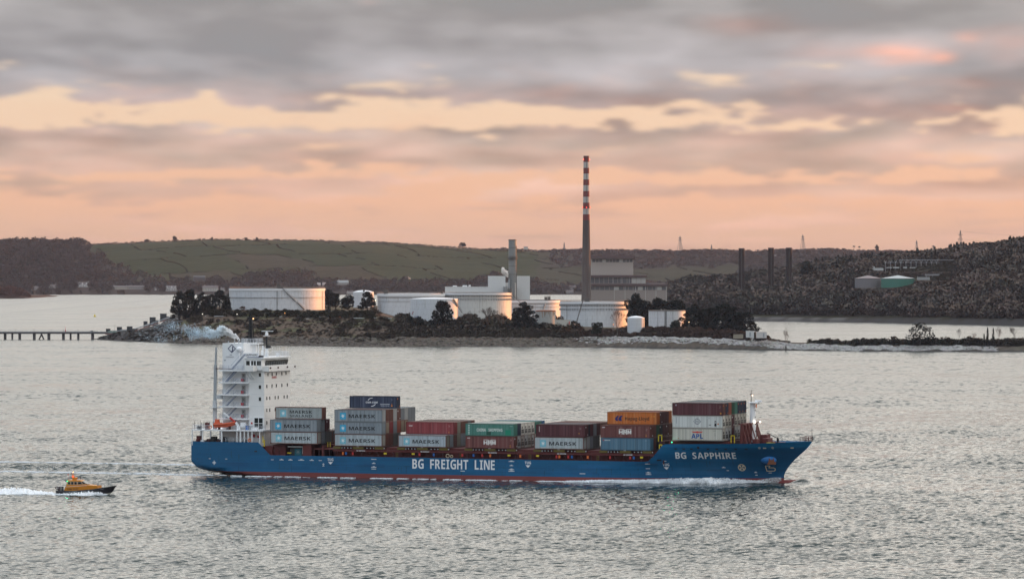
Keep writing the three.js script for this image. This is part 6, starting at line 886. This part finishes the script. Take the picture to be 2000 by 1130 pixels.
// ---- houses along the far shore
function house(label, a, b, y0, y1, o = {}) {
  const py = y1, Z = o.Z || meet((a + b) / 2, py, farH, 7300, 8500), k = Z / FOCAL, w = (b - a) * k, H = (y1 - y0) * k, X = wx((a + b) / 2, Z), g = wy(y1, Z), wall = mat(o.wall || [0.5, 0.48, 0.46], 0.8), roof = mat(o.roof || [0.13, 0.11, 0.11], 0.8), eh = H * (o.eave || 0.6), d = Math.min(9, Math.max(5, w * 0.6));
  const t = thing('house', label, o.cat || 'house', [X, g, -Z], o.turn || 0, o.group || 'houses along the far shore');
  part('wall', [boxAt(-w / 2, w / 2, -2, eh, -d, 0)], wall, t);
  const gable = (x0, x1, z0, z1, y, rise) => { const s = new THREE.Shape([[z0, 0], [z1, 0], [(z0 + z1) / 2, rise]].map(([p, q]) => new THREE.Vector2(p, q))); return new THREE.ExtrudeGeometry(s, { depth: x1 - x0, bevelEnabled: false }).rotateY(-Math.PI / 2).translate(x1, y, 0); };
  part('roof', [gable(-w / 2 - 0.3, w / 2 + 0.3, -d - 0.4, 0.4, eh, H - eh)], roof, t);
  if (o.gables) for (const u of o.gables) { const s = new THREE.Shape([[-1.6, -2], [1.6, -2], [1.6, eh], [0, H * 0.95], [-1.6, eh]].map(([p, q]) => new THREE.Vector2(p, q))); part('gable', [new THREE.ExtrudeGeometry(s, { depth: 1.5, bevelEnabled: false }).translate(u * w, 0, 0)], o.gableMat || wall, t); }
  const n = Math.max(2, Math.round(w / 3.2)); for (let i = 0; i < n; i++) for (const row of eh > 5 ? [0.25, 0.68] : [0.45]) part('window', [box(1.0, Math.min(1.4, eh * 0.3), 0.15, lerp(-w / 2, w / 2, (i + 0.5) / n), eh * row, (o.gables ? 1.52 : 0.02))], M_pane, t);
  part('chimney_pot', [box(0.8, 1.6, 0.8, -w * 0.36, H + 0.2, -d / 2)], wall, t); if (w > 9) part('chimney_pot', [box(0.8, 1.6, 0.8, w * 0.36, H + 0.2, -d / 2)], wall, t); return t; }
house('dim grey house furthest left on the far shore', 60, 77, 558.5, 566, { wall: [0.3, 0.28, 0.27] }); house('pale low house second from the left on the far shore', 93, 113, 555.5, 562, { wall: [0.5, 0.49, 0.48], eave: 0.5 });
house('white gabled house standing higher on the far shore at the left', 151, 174, 550.5, 560.5, { wall: [0.72, 0.71, 0.70], gables: [-0.1, 0.25], eave: 0.55 }); house('long cream terrace on the far shore', 218, 250, 557.5, 565, { wall: [0.42, 0.38, 0.33], eave: 0.7 }); house('grey terrace adjoining the long cream one on the far shore', 251, 281, 557, 564.5, { wall: [0.30, 0.28, 0.27], eave: 0.65 });
house('tiny white cottage, left of a pair at the waterside', 301.5, 304.8, 561.5, 567, { wall: [0.7, 0.7, 0.7] }); house('tiny white cottage, right of a pair at the waterside', 307, 310, 561.5, 567, { wall: [0.7, 0.7, 0.7] });
house('white villa with dormers left of the island trees', 322, 345, 557.5, 568, { wall: [0.62, 0.61, 0.60], gables: [-0.35, 0.05, 0.35], roof: [0.17, 0.15, 0.15] }); house('broad cream house above the island trees', 395, 425, 557.5, 568.5, { wall: [0.48, 0.46, 0.42] }); house('small cream house right of the broad cream one', 430, 439, 561.5, 568, { wall: [0.42, 0.40, 0.37] });
house('long dark industrial shed on the far hillside', 377, 400, 538.5, 547.5, { wall: [0.07, 0.07, 0.075], roof: [0.12, 0.12, 0.13], eave: 0.8, cat: 'shed' }); house('long pale house with grey roof on the far hillside', 657, 680, 547, 556, { wall: [0.42, 0.40, 0.38], roof: [0.3, 0.31, 0.31], eave: 0.5 });
house('small red gabled house, left of two above the huge tank', 619, 625.5, 551.5, 559.5, { wall: [0.34, 0.17, 0.15], roof: [0.42, 0.36, 0.34], eave: 0.35 }); house('small red gabled house, right of two above the huge tank', 629.5, 636.5, 551, 559, { wall: [0.34, 0.17, 0.15], roof: [0.42, 0.36, 0.34], eave: 0.35 });
house('little white house near the second tank on the far shore', 677, 689, 568, 573.5, { wall: [0.5, 0.48, 0.46] }); house('small lone house on the far hillside catching orange sunlight', 797, 803, 541, 545.5, { wall: [0.62, 0.5, 0.4], turn: 0.9 });
house('group of grey harbour houses left of the tall chimney', 1112, 1125, 558, 566, { wall: [0.4, 0.38, 0.37], gables: [0.2] }); house('low grey harbour building left of the tall chimney, nearer the water', 1106, 1120, 566.5, 572.5, { wall: [0.3, 0.29, 0.3] });
for (const [a, b, y, label] of [[1509, 1517, 500, 'tiny pale house far off between the brick chimneys'], [1576, 1583, 501, 'tiny white house far off right of the brick chimneys, left of two'], [1586, 1592, 501.5, 'tiny white house far off right of the brick chimneys, right of two'], [1023, 1031, 485, 'tiny white house on the skyline right of the steel stack']]) house(label, a, b, y - 3.5, y, { wall: [0.6, 0.57, 0.52], Z: meet((a + b) / 2, y, farH, 7400, 8600) });
// ---- trees that can be told apart
const GC = { open: [crownGeo(83, 1300, 0.034, 'cypress')], cypress: [11, 12, 13].map((s) => crownGeo(s * 7, 5200, 0.034, 'cypress')), round: [21, 22].map((s) => crownGeo(s * 7, 3000, 0.04, 'round')), umbrella: [crownGeo(331, 500, 0.05, 'umbrella')], conifer: [crownGeo(341, 1200, 0.04, 'conifer')] }, GB = [51, 52, 53, 54].map((s) => bareGeo(s, 6, 0.62));
let tn = 0;
function tree(kind, label, px, y0, y1, wpx, Z, rgb, hf = islandH, group) {
  const X = wx(px, Z), g = Math.min(wy(y1, Z), hf(X, Z) + 0.5), h = wy(y0, Z) - g, w = wpx * Z / FOCAL, name = { cypress: 'cypress_tree', open: 'cypress_tree', round: 'broadleaf_tree', umbrella: 'pine_tree', conifer: 'conifer_tree', bare: 'bare_tree' }[kind], t = thing(name, label, 'tree', [X, g, -Z], (tn * 1.7) % 6, group), n = tn++;
  if (kind === 'bare') { const b = GB[n % 4].clone(); b.scale(w * 0.95, h, w * 0.95); part('branches', [b], M_twig, t); part('trunk', [cyl(h * 0.028, h * 0.02, h * 0.3, 8, 0, -0.5, 0)], M_bark, t); return t; }
  const gs = GC[kind][n % GC[kind].length].clone(); gs.scale(w, h, w); part('crown', [gs], leafMat(rgb || [0.026, 0.034, 0.024]), t); const L = []; for (let k = 0; k < 4; k++) L.push(bar(V(0, h * 0.2, 0), V(Math.cos(k * 1.6) * w * 0.25, h * 0.62, Math.sin(k * 1.6) * w * 0.25), h * 0.014, h * 0.006, 5)); part('trunk', [cyl(h * 0.035, h * 0.02, h * 0.5, 8, 0, -0.6, 0), ...L], M_bark, t); return t; }
const dk = [0.020, 0.026, 0.021];
for (const [px, y0, w, l] of [[350, 569, 34, 'leftmost tree of the dark cypress group left of the huge tank'], [370, 567, 36, 'second tree of the dark cypress group left of the huge tank'], [393, 571, 30, 'middle tree of the dark cypress group left of the huge tank'], [410, 575, 26, 'thin tree of the dark group, second from the huge tank'], [428, 568, 34, 'dark cypress nearest the left side of the huge tank'], [444, 574, 16, 'narrow dark tree touching the left side of the huge tank']]) tree('cypress', l, px, y0, 607, w, 2800, dk);
tree('round', 'tall dark pine right of the huge tank', 641, 566.5, 607, 34, 2850, dk); tree('round', 'second dark pine right of the huge tank', 655, 570, 607, 24, 2860, dk); tree('round', 'broad dark tree in the gap between the left tanks', 680, 577, 607, 36, 2800, dk); tree('cypress', 'layered cypress just left of the second tank', 717, 569.5, 605, 32, 2790, dk);
tree('cypress', 'round topped cypress in front of the NG tank', 864, 589, 642, 46, 2640, [0.018, 0.026, 0.022]); tree('cypress', 'big dark cypress in front of the middle tanks', 1025, 591, 646, 56, 2630, [0.016, 0.024, 0.021]);
for (const [px, y0, y1, w, l, Z] of [[952, 598, 636, 66, 'wide leafless bush tree in front of the broad middle tank', 2640], [917, 606, 636, 30, 'smaller leafless tree left of the wide one', 2650], [985, 609, 638, 34, 'leafless tree right of the wide one', 2645], [1206, 603, 647, 38, 'bare tree in front of the large white tank', 2570]]) tree('bare', l, px, y0, y1, w, Z);
for (const [px, y0, y1, w, l] of [[1240, 575, 640, 30, 'tall dark pine at the left of the right tree cluster'], [1262, 588, 645, 34, 'dark tree behind the little domed tank'], [1288, 583, 650, 40, 'dark cypress behind the shore tank, left one'], [1322, 588, 650, 40, 'dark cypress behind the shore tank, right one'], [1356, 596, 655, 42, 'dark tree just right of the shore tank'], [1383, 602, 656, 36, 'dark tree third from the right end of the cluster'], [1412, 596, 656, 44, 'dark tree second from the right end of the cluster'], [1430, 600, 656, 34, 'dark tree beside the last of the cluster'], [1452, 611, 656, 40, 'drooping dark cypress at the right end of the cluster']]) tree(px === 1240 ? 'round' : 'cypress', l, px, y0, y1, w * 1.45, px < 1330 ? 2690 : 2590, [0.017, 0.024, 0.020]);
tree('round', 'rounded green shrub at the foot of the large tank', 1168, 627, 648, 26, 2575, [0.024, 0.036, 0.022]); tree('cypress', 'low dark shrub in front of the shore tank', 1321, 625, 652, 30, 2570, [0.026, 0.036, 0.027]); tree('round', 'dark bush at the left foot of the NG tank', 800, 616, 634, 16, 2640, dk); tree('round', 'dark bush in front of the NG tank', 820, 619, 636, 22, 2630, dk);
tree('bare', 'lone bare tree on the spit near the white cabins', 1535.5, 637, 661, 18, 2450); tree('open', 'wind blown dark cypress on the causeway', 1798, 628.5, 662, 60, 2440, [0.022, 0.028, 0.024]); tree('bare', 'slender bare tree on the causeway right of the cypress', 1874, 640, 664, 14, 2440); tree('bare', 'leafless tree at the far right of the causeway', 1984, 637, 664, 30, 2440); tree('bare', 'bare tree between the ivy clad trunks on the causeway', 1951, 636, 664, 22, 2440); tree('bare', 'small bare tree beside the slender one on the causeway', 1902, 649, 664, 14, 2440);
for (const [px, y0, w, l] of [[1930, 637, 9, 'ivy clad trunk on the causeway, left one'], [1941, 638, 8, 'ivy clad trunk on the causeway, right one'], [1923, 650, 8, 'short ivy clad stump on the causeway']]) tree('conifer', l, px, y0, 664, w * 1.3, 2440, [0.02, 0.026, 0.018]);
for (const [px, y0, y1, w, l, k] of [[340, 461, 471, 11, 'round bare tree on the skyline, largest at the left', 'round'], [390.5, 465, 470, 4, 'tiny dark bush on the left skyline', 'round'], [413.5, 463, 470.5, 7, 'small bare tree on the skyline, second from the left', 'round'], [479.5, 463, 471, 8, 'bare tree on the skyline, left of a pair', 'round'], [501.5, 463.5, 471, 9, 'bare tree on the skyline, right of a pair', 'round'], [520, 467, 471.5, 6, 'faint small tree right of the skyline pair', 'round'], [286, 467, 472.5, 13, 'low spreading tree group on the left skyline', 'round'], [903, 472.5, 484, 14, 'tall round bare tree on the skyline left of the steel stack', 'round'], [1668, 478, 490, 7, 'small umbrella shaped tree on the right skyline, first', 'umbrella'], [1679, 479, 490, 6, 'small umbrella shaped tree on the right skyline, third', 'umbrella'], [1713, 478, 490, 8, 'broad round tree on the right skyline', 'round']]) tree(k, l, px, y0, y1, w, meet(px, y1 - 0.4, farH, 7400, 8640), [0.05, 0.043, 0.038], farH);
tree('umbrella', 'dark umbrella pine standing above the switchyard', 1791, 486, 503, 15, 4330, dk, mainH); tree('umbrella', 'dark umbrella pine beside the large pylon', 1884, 483.5, 500, 16, 4280, dk, mainH); tree('round', 'dark round tree on the hill crest above the brick chimneys', 1651, 499, 515, 22, 4380, dk, mainH); tree('round', 'dark round tree in front of the crest woods', 1575, 511, 528, 32, 4300, dk, mainH);
// ---------------------------------------------------------------- pilot boat
{ const Z = 908, k = Z / FOCAL, yaw = 0.20, W0 = V(wx(113, Z), 0, -Z);
  const t = thing('pilot_boat', 'orange and black pilot boat throwing spray, heading right at the lower left', 'boat', [W0.x, 0, W0.z], -yaw), Lh = 13.4;
  const sheer = (x) => ramp([[0, 0.92], [4, 0.95], [8, 1.28], [11, 1.72], [13.4, 2.12]], x), stem = (y) => ramp([[-0.4, 11.2], [0.15, 12.0], [1.0, 12.75], [2.12, 13.4]], y);
  const bm = (x, y) => 1.95 * (1 - clamp(1 - (stem(y) - x) / lerp(7.5, 5.2, clamp(y / 2))) ** 2.1) * lerp(0.86, 1, clamp((y + 0.2) / 1.2));
  const band = (y0, y1, nv) => [1, -1].map((s) => grid(40, nv, (u, v) => { let y = 1, x = 0; for (let i = 0; i < 4; i++) { x = u * stem(y); y = lerp(y0(x), y1(x), v); } x = u * stem(y); return [x, y, s * bm(x, y)]; }));
  const M_bh = mat([0.018, 0.014, 0.018], 0.4), M_or = mat([0.60, 0.215, 0.008], 0.45), M_bw = mat([0.5, 0.5, 0.44], 0.5);
  part('hull', [...band((x) => ramp([[0, -0.4], [9, -0.4], [10.5, 0.2], [13.4, 0.75]], x), sheer, 6), grid(8, 4, (u, v) => { const y = lerp(-0.4, 0.92, v); return [0, y, lerp(-1, 1, u) * bm(0, y)]; })], M_bh, t);
  part('bottom_paint', band((x) => -0.5, (x) => ramp([[0, -0.4], [9, -0.4], [10.5, 0.2], [13.4, 0.75]], x), 2), M_bw, t);
  part('fender', [1, -1].map((s) => grid(40, 6, (u, v) => { const x = u * 13.3, y = sheer(x) - 0.12, a = v * 6.283; return [x + 0.08 * u, y + 0.12 * Math.sin(a), s * (bm(x, y) + 0.02) + 0.12 * Math.cos(a)]; })), M_black, t);
  part('deck', [grid(30, 2, (u, v) => { const x = u * 13.2, y = sheer(x) - 0.06; return [x, y, lerp(0.97, -0.97, v) * bm(x, y)]; })], mat([0.05, 0.08, 0.06], 0.8), t);
  const prism = (pts, z0, z1, inset = 0) => { const s = new THREE.Shape(pts.map(([a, b]) => new THREE.Vector2(a, b))); const g = new THREE.ExtrudeGeometry(s, { depth: z1 - z0, bevelEnabled: true, bevelSize: 0.06, bevelThickness: 0.06, bevelSegments: 2 }).translate(0, 0, z0); return g; };
  const cab = part('cabin', [prism([[1.85, 0.86], [4, 0.9], [8, 1.22], [9.5, 1.5], [9.45, 2.0], [7.1, 2.15], [2.05, 1.7]], -1.45, 1.45), prism([[2.15, 1.6], [7.2, 2.0], [5.6, 3.05], [5.3, 3.18], [2.55, 3.18]], -1.3, 1.3)], M_or, t);
  const win = (pts) => { const s = new THREE.Shape(pts.map(([a, b]) => new THREE.Vector2(a, b))); for (const q of [1, -1]) { part('window', [new THREE.ExtrudeGeometry(s, { depth: 0.05, bevelEnabled: false }).translate(0, 0, q > 0 ? 1.34 : -1.4)], M_glass, cab); } const c = pts.reduce((a, p) => [a[0] + p[0] / pts.length, a[1] + p[1] / pts.length], [0, 0]), big = pts.map(([a, b]) => [c[0] + (a - c[0]) * 1.22, c[1] + (b - c[1]) * 1.22]); part('window_frame', [new THREE.ExtrudeGeometry(new THREE.Shape(big.map(([a, b]) => new THREE.Vector2(a, b))), { depth: 0.03, bevelEnabled: false }).translate(0, 0, 1.34)], mat([0.55, 0.52, 0.48], 0.5), cab); };
  for (const [a, b] of [[2.62, 3.16], [3.38, 3.9], [4.14, 4.68]]) win([[a, 2.3], [b, 2.3], [b, 2.86], [a, 2.86]]); win([[4.94, 2.34], [5.92, 2.4], [5.6, 2.88], [4.94, 2.86]]); win([[6.1, 2.44], [6.7, 2.5], [6.0, 2.95], [5.82, 2.92]]);
  part('windscreen', [grid(1, 1, (u, v) => [lerp(6.86, 5.78, v), lerp(2.34, 3.0, v), lerp(1.1, -1.1, u)])].map((g) => g.translate(0.12, 0.07, 0)), M_glass, cab);
  { const [g, w] = words('CORK PILOT', 0.34, 0.05, 0.7); part('lettering', [g.scale(2.6 / w, 1, 1).rotateZ(0.03).translate(2.55, 1.08, 1.53)], M_black, cab); }
  part('lettering', [words('PILOT', 0.2)[0].rotateZ(0.12).translate(10.2, 1.2, 0)].map((g) => { const p = g.attributes.position; for (let i = 0; i < p.count; i++) p.setZ(i, bm(p.getX(i), p.getY(i)) + 0.05); return g; }), M_grey, t);
  part('white_stripe', [beam(V(2.1, 1.75, 1.5), V(7.1, 2.12, 1.5), 0.06)], M_letter, cab);
  const mast = part('mast', [prism([[3.35, 3.2], [4.1, 3.2], [4.3, 3.75], [3.4, 3.75]], -0.4, 0.4), beam(V(3.5, 3.7, 0), V(3.1, 4.75, 0), 0.16), beam(V(3.7, 3.7, 0), V(3.5, 4.7, 0), 0.12), box(0.8, 0.1, 0.6, 3.85, 3.7, 0)], M_or, t);
  part('signal_ball', [new THREE.SphereGeometry(0.24, 14, 10).translate(3.45, 3.98, 0.35)], glow([1, 0.13, 0.05], 1.6), mast); part('mast_lamp', [new THREE.SphereGeometry(0.11, 8, 6).translate(3.45, 4.95, 0)], glow([1, 0.55, 0.2], 5), mast);  // the red ball is given a glow of its own, though no lamp
  part('aerial', [[3.2, 2.2], [3.6, 1.8], [3.0, 1.6]].map(([x, h]) => bar(V(x, 4.4, 0.2), V(x - 0.08, 4.4 + h, 0.2), 0.02, 0.012, 5)), M_grey, mast); part('flag', [box(0.34, 0.2, 0.03, 2.25, 4.38, 0), bar(V(2.4, 3.2, 0), V(2.4, 4.5, 0), 0.02)], M_red, mast);
  part('roof_gear', [box(1.0, 0.12, 0.4, 2.0, 3.12, 0.6), box(0.35, 0.3, 0.5, 2.2, 2.98, 1.1)], M_black, cab); part('radar', [cyl(0.16, 0.16, 0.25, 10, 5.1, 3.55, 0), new THREE.SphereGeometry(0.2, 12, 8).scale(1, 0.7, 1).translate(5.1, 3.85, 0), cyl(0.05, 0.05, 0.4, 6, 5.1, 3.2, 0)], M_steel, cab); part('grab_rail', [...rail([[4.4, 3.2, 1.1], [5.6, 3.15, 1.1]], 0.25, 0.5, 0.02, 1)], M_grey, cab);
  lampAt('side_lamp', 2.45, 3.02, 1.42, [0.05, 1, 0.5], 0.6, 0.1, t);
  part('stern_rail', [...rail([[0.05, 0.9, 1.7], [1.8, 0.9, 1.75]], 0.9, 0.6, 0.03, 2), bar(V(0.2, 0.9, 1.2), V(0.05, 2.7, 1.2), 0.035), bar(V(0.9, 0.9, 1.2), V(0.75, 2.75, 1.2), 0.035), bar(V(0.05, 2.7, 1.2), V(0.75, 2.75, 1.2), 0.035), bar(V(0.05, 0.9, -1.2), V(0.05, 2.2, -1.2), 0.035)], M_grey, t);
  part('deck_gear', [boxAt(0.25, 0.7, 0.86, 1.7, 0.3, 1.2), new THREE.TorusGeometry(0.3, 0.08, 8, 16).translate(0.1, 1.5, 1.5)], M_maroonDk, t); part('deck_gear', [boxAt(1.0, 1.3, 0.86, 1.75, 0.4, 0.9)], M_black, t); part('bow_rail', [...rail([[7.4, 2.12, 1.3], [9.4, 2.0, 1.35], [11, 1.75, 1.25], [12.6, 2.0, 0.5]], 0.75, 0.8, 0.02, 2), box(0.5, 0.25, 0.5, 9.2, 2.15, 0)], M_grey, t); }

// ---------------------------------------------------------------- smoke, steam, foam: real particles and lumps
function specks(name, label, geo, material, list) { const im = shade(new THREE.InstancedMesh(geo, material, list.length)), m = new THREE.Matrix4(), q = new THREE.Quaternion(), R = rng(17), e = new THREE.Euler(), c = new THREE.Color();
  list.forEach(([x, y, z, s, rgb], i) => { q.setFromEuler(e.set(R() * 6.3, R() * 6.3, R() * 6.3)); m.compose(V(x, y, z), q, V(s, s, s)); im.setMatrixAt(i, m); im.setColorAt(i, c.setRGB(...rgb)); }); im.name = numbered(name); im.userData = { kind: 'stuff', label }; scene.add(im); }
const tetra = new THREE.TetrahedronGeometry(1, 0); tetra.deleteAttribute('uv');
const M_puff = mat([1, 1, 1], 1);
function plume(name, label, Z, path, dens, size) {   // path: [px, py, radius px, particles, tone]
  const R = rng(dens), L = [], k = Z / FOCAL;
  for (let i = 0; i < path.length - 1; i++) { const [x0, y0, r0, n0, c0] = path[i], [x1, y1, r1, , c1] = path[i + 1];
    const clumps = [...Array(7)].map(() => [R(), R() * 6.283, Math.sqrt(R()), R() * 2 - 1, 0.35 + 0.4 * R()]);
    for (let j = 0; j < n0; j++) { const c = clumps[Math.floor(R() * 7)], t = clamp(c[0] + (R() - 0.5) * 0.5, -0.1, 1.1), r = lerp(r0, r1, t) * k, g = () => (R() + R() + R() - 1.5) / 1.5;
      L.push([wx(lerp(x0, x1, t), Z) + (Math.cos(c[1]) * c[2] * 0.75 + g() * c[4]) * r, wy(lerp(y0, y1, t), Z) + (Math.sin(c[1]) * c[2] * 0.75 + g() * c[4]) * r, -Z + (c[3] * 0.7 + g() * 0.6) * r, size * (0.6 + 0.8 * R()), mix3(c0, c1, t)]); } }
  specks(name, label, tetra, M_puff, L);
}
const wht = [0.95, 0.95, 0.95], blu = [0.74, 0.84, 0.92], pale = [0.6, 0.74, 0.85];
plume('funnel_smoke', 'white and bluish exhaust smoke drifting left from the ship funnel', 997, [[466, 664, 2.6, 2200, wht], [457, 655, 5, 3800, wht], [444, 648, 8.5, 3600, wht], [428, 646, 12, 2000, [0.85, 0.92, 0.96]], [410, 648, 15, 850, blu], [395, 648, 17, 480, blu], [378, 645, 20, 380, pale], [358, 640, 24, 330, pale], [335, 644, 27, 240, pale], [308, 650, 30, 100, pale], [285, 652, 26, 0, pale]], 71, 0.085);
plume('steam', 'small white steam cloud beside the steel stack', 3880, [[990, 538, 4, 700, [0.95, 0.9, 0.86]], [986, 531, 6, 1500, [0.95, 0.9, 0.86]], [982, 526, 4, 0, [0.95, 0.9, 0.86]]], 72, 0.42);
const foamAt = (f, s) => { const c = Math.cos(SHIP.yaw), q = Math.sin(SHIP.yaw); return [SHIP.x + f * c - s * q, -(SHIP.z + f * q + s * c)]; };   // ship frame to (X, Z)
const M_foam = mat([0.93, 0.94, 0.95], 0.9);
{ const o = [0, 0, 0], R = rng(91), L = [];
  const hgt = (f) => ramp([[0, 0.05], [8, 0.08], [30, 0.07], [95, 0.1], [104, 0.45], [114, 0.6], [124, 0.95], [132, 1.0], [137, 0.65], [140.5, 0.35], [142, 0.05]], f), wid = (f) => ramp([[0, 0.9], [30, 1.1], [90, 1.3], [110, 2.0], [128, 2.7], [138, 1.6], [142, 0.3]], f), off = (f) => ramp([[0, 3.2], [20, 2.2], [60, 1.6], [100, 1.2], [128, 1.0], [142, 0.25]], f);
  const NU = 1100, g = grid(NU, 9, (u, v) => { const f = lerp(-6, 142, u), hull = beamAt(clamp(f, 1, 145), 0.4), n = 0.72 + 0.55 * fbm(f / 3.2, v * 1.6, 4) + 0.1 * noise2(f / 0.8, v * 4), s = hull + off(f) + (v - 0.5) * 2 * wid(f) * (0.8 + 0.5 * noise2(f / 5, 3 + v)); const lump = Math.sin(v * Math.PI) * hgt(f) * Math.max(0, n) * 1.5 * (0.85 + 0.35 * noise2(f / 9, 7)), [X, Z] = foamAt(f, s); return [X, lump - 0.1 + 0.02 * (f < 100 ? 3 * noise2(f / 3, 1) : 0), -Z]; });
  stuff(solo('bow_wave', [g], M_foam, 'white bow wave and foam line along the side of the ship')); delete scene.children[scene.children.length - 1].userData.category;
  const put = (f, s, h, sz) => { const [X, Z] = foamAt(f, s); waterHeight(X, Z, 1, o); L.push([X, Math.max(o[0], 0) + h, -Z, sz, [0.86, 0.88, 0.9]]); };
  for (let i = 0; i < 9000; i++) { const f = 96 + 46 * R(), gs = (R() + R() + R() - 1.5) / 1.5; put(f, beamAt(Math.min(f, 145), 0.4) + off(f) + gs * wid(f) * 1.5, hgt(f) * R() * 1.25 * (1 - Math.abs(gs)), 0.08 + 0.12 * R()); }
  for (let i = 0; i < 9000; i++) { const f = -40 + 145 * R(), b = beamAt(clamp(f, 1, 145), 0.4) + off(clamp(f, 0, 142)) , gs = (R() + R() + R() - 1.5) / 1.5; if (noise2(f / 6, 21) + 0.5 * noise2(f / 1.7, 4) < -0.1) continue; put(f, b + gs * (1.6 + (f < 0 ? -f * 0.06 : 0)) + (f < 0 ? -f * 0.16 : 0), 0.03, 0.07 + 0.12 * R()); }
  for (let i = 0; i < 5000; i++) { const f = -260 * R() ** 1.3 + 4, w = 8 - f * 0.05, s = (R() * 2 - 1) * w; if (noise2(f / 7, s / 2.2) + 0.4 * noise2(f / 2, s) < 0.25) continue; put(f, s, 0.04, 0.07 + 0.11 * R()); }
  for (let i = 0; i < 36000; i++) { const f = 6 - 110 * R(), g = (R() + R() + R() - 1.5) / 1.5, s = (R() < 0.5 ? 12 : -33) + g * 3.4; if (noise2(f / 5, s / 1.5) < -0.1) continue; put(f, s, 0.03, 0.07 + 0.1 * R()); }  // white flecks added to imitate sky sheen on the two smooth lanes
  for (let i = 0; i < 1500; i++) { const f = 136 + 9 * R(), s = beamAt(Math.min(f, 145.2), 0.6) + 0.1 + 0.3 * R(); put(f, s, clamp((f - 137) * 0.16) * 1.2 * R(), 0.05 + 0.06 * R()); }
  // pilot boat: side spray and the white trail behind
  const Zb = 908, yaw = 0.20, bx = wx(113, Zb), boat = (x, s) => [bx + x * Math.cos(yaw) - s * Math.sin(yaw), Zb - x * Math.sin(yaw) - s * Math.cos(yaw)];
  const g2 = grid(260, 8, (u, v) => { const x = lerp(-0.5, 12, u), hh = ramp([[0, 0.15], [4, 0.35], [7.5, 0.75], [10, 0.65], [12, 0.05]], x), n = 0.55 + 0.8 * fbm(x / 0.8, v * 2, 3), b = ramp([[0, 1.8], [7, 1.85], [12, 0.25]], x), [X, Z] = boat(x, b + 0.1 + v * ramp([[0, 1.2], [8, 1.5], [12, 0.4]], x)); return [X, Math.sin((0.15 + 0.85 * v) * Math.PI) * hh * Math.max(0.1, n) * 1.5 - 0.05, -Z]; });
  const g3 = grid(420, 22, (u, v) => { const x = -26 * u + 0.6, w = 1.5 + 2.6 * Math.sqrt(u), s = (v * 2 - 1) * w, ridge = ramp([[0, 0.25], [0.15, 0.9], [0.4, 1.7], [0.75, 1.3], [1, 0.9]], u) * Math.exp(-(((Math.abs(v * 2 - 1) - 0.35) / 0.5) ** 2)), n = 0.5 + 0.8 * fbm(x / 1.6, s / 0.9 + 9, 4), edge = sstep(1, 0.7, Math.abs(v * 2 - 1)), [X, Z] = boat(x, s); return [X, ridge * Math.max(0, n) * edge * 1.1 - 0.12, -Z]; });
  for (const [gg, lab, nm] of [[g2, 'white spray along the side of the pilot boat', 'boat_spray'], [g3, 'white foaming trail behind the pilot boat', 'boat_wake']]) { stuff(solo(nm, [gg], M_foam, lab)); }
  const L2 = []; for (let i = 0; i < 5000; i++) { const back = R() < 0.55, x = back ? -30 * R() : 12 * R(), s = back ? (R() * 2 - 1) * (1.6 + 2.8 * Math.sqrt(-x / 26)) : 1.6 + 2 * R() * R(), [X, Z] = boat(x, s); L2.push([X, back ? 0.9 * R() * R() * ramp([[-26, 0.6], [-12, 1.1], [0, 0.3]], x) : 1.2 * R() * R() * ramp([[0, 0.3], [8, 1], [12, 0.2]], x), -Z, 0.04 + 0.07 * R(), [0.86, 0.88, 0.9]]); }
  specks('foam_and_sheen_fleck', 'flecks of foam around the ship and stern, plus added white flecks brightening the wake lanes', tetra, M_foam, L); specks('spray_drop', 'spray thrown up by the pilot boat', tetra, M_foam, L2); }
renderer.render(scene, camera);
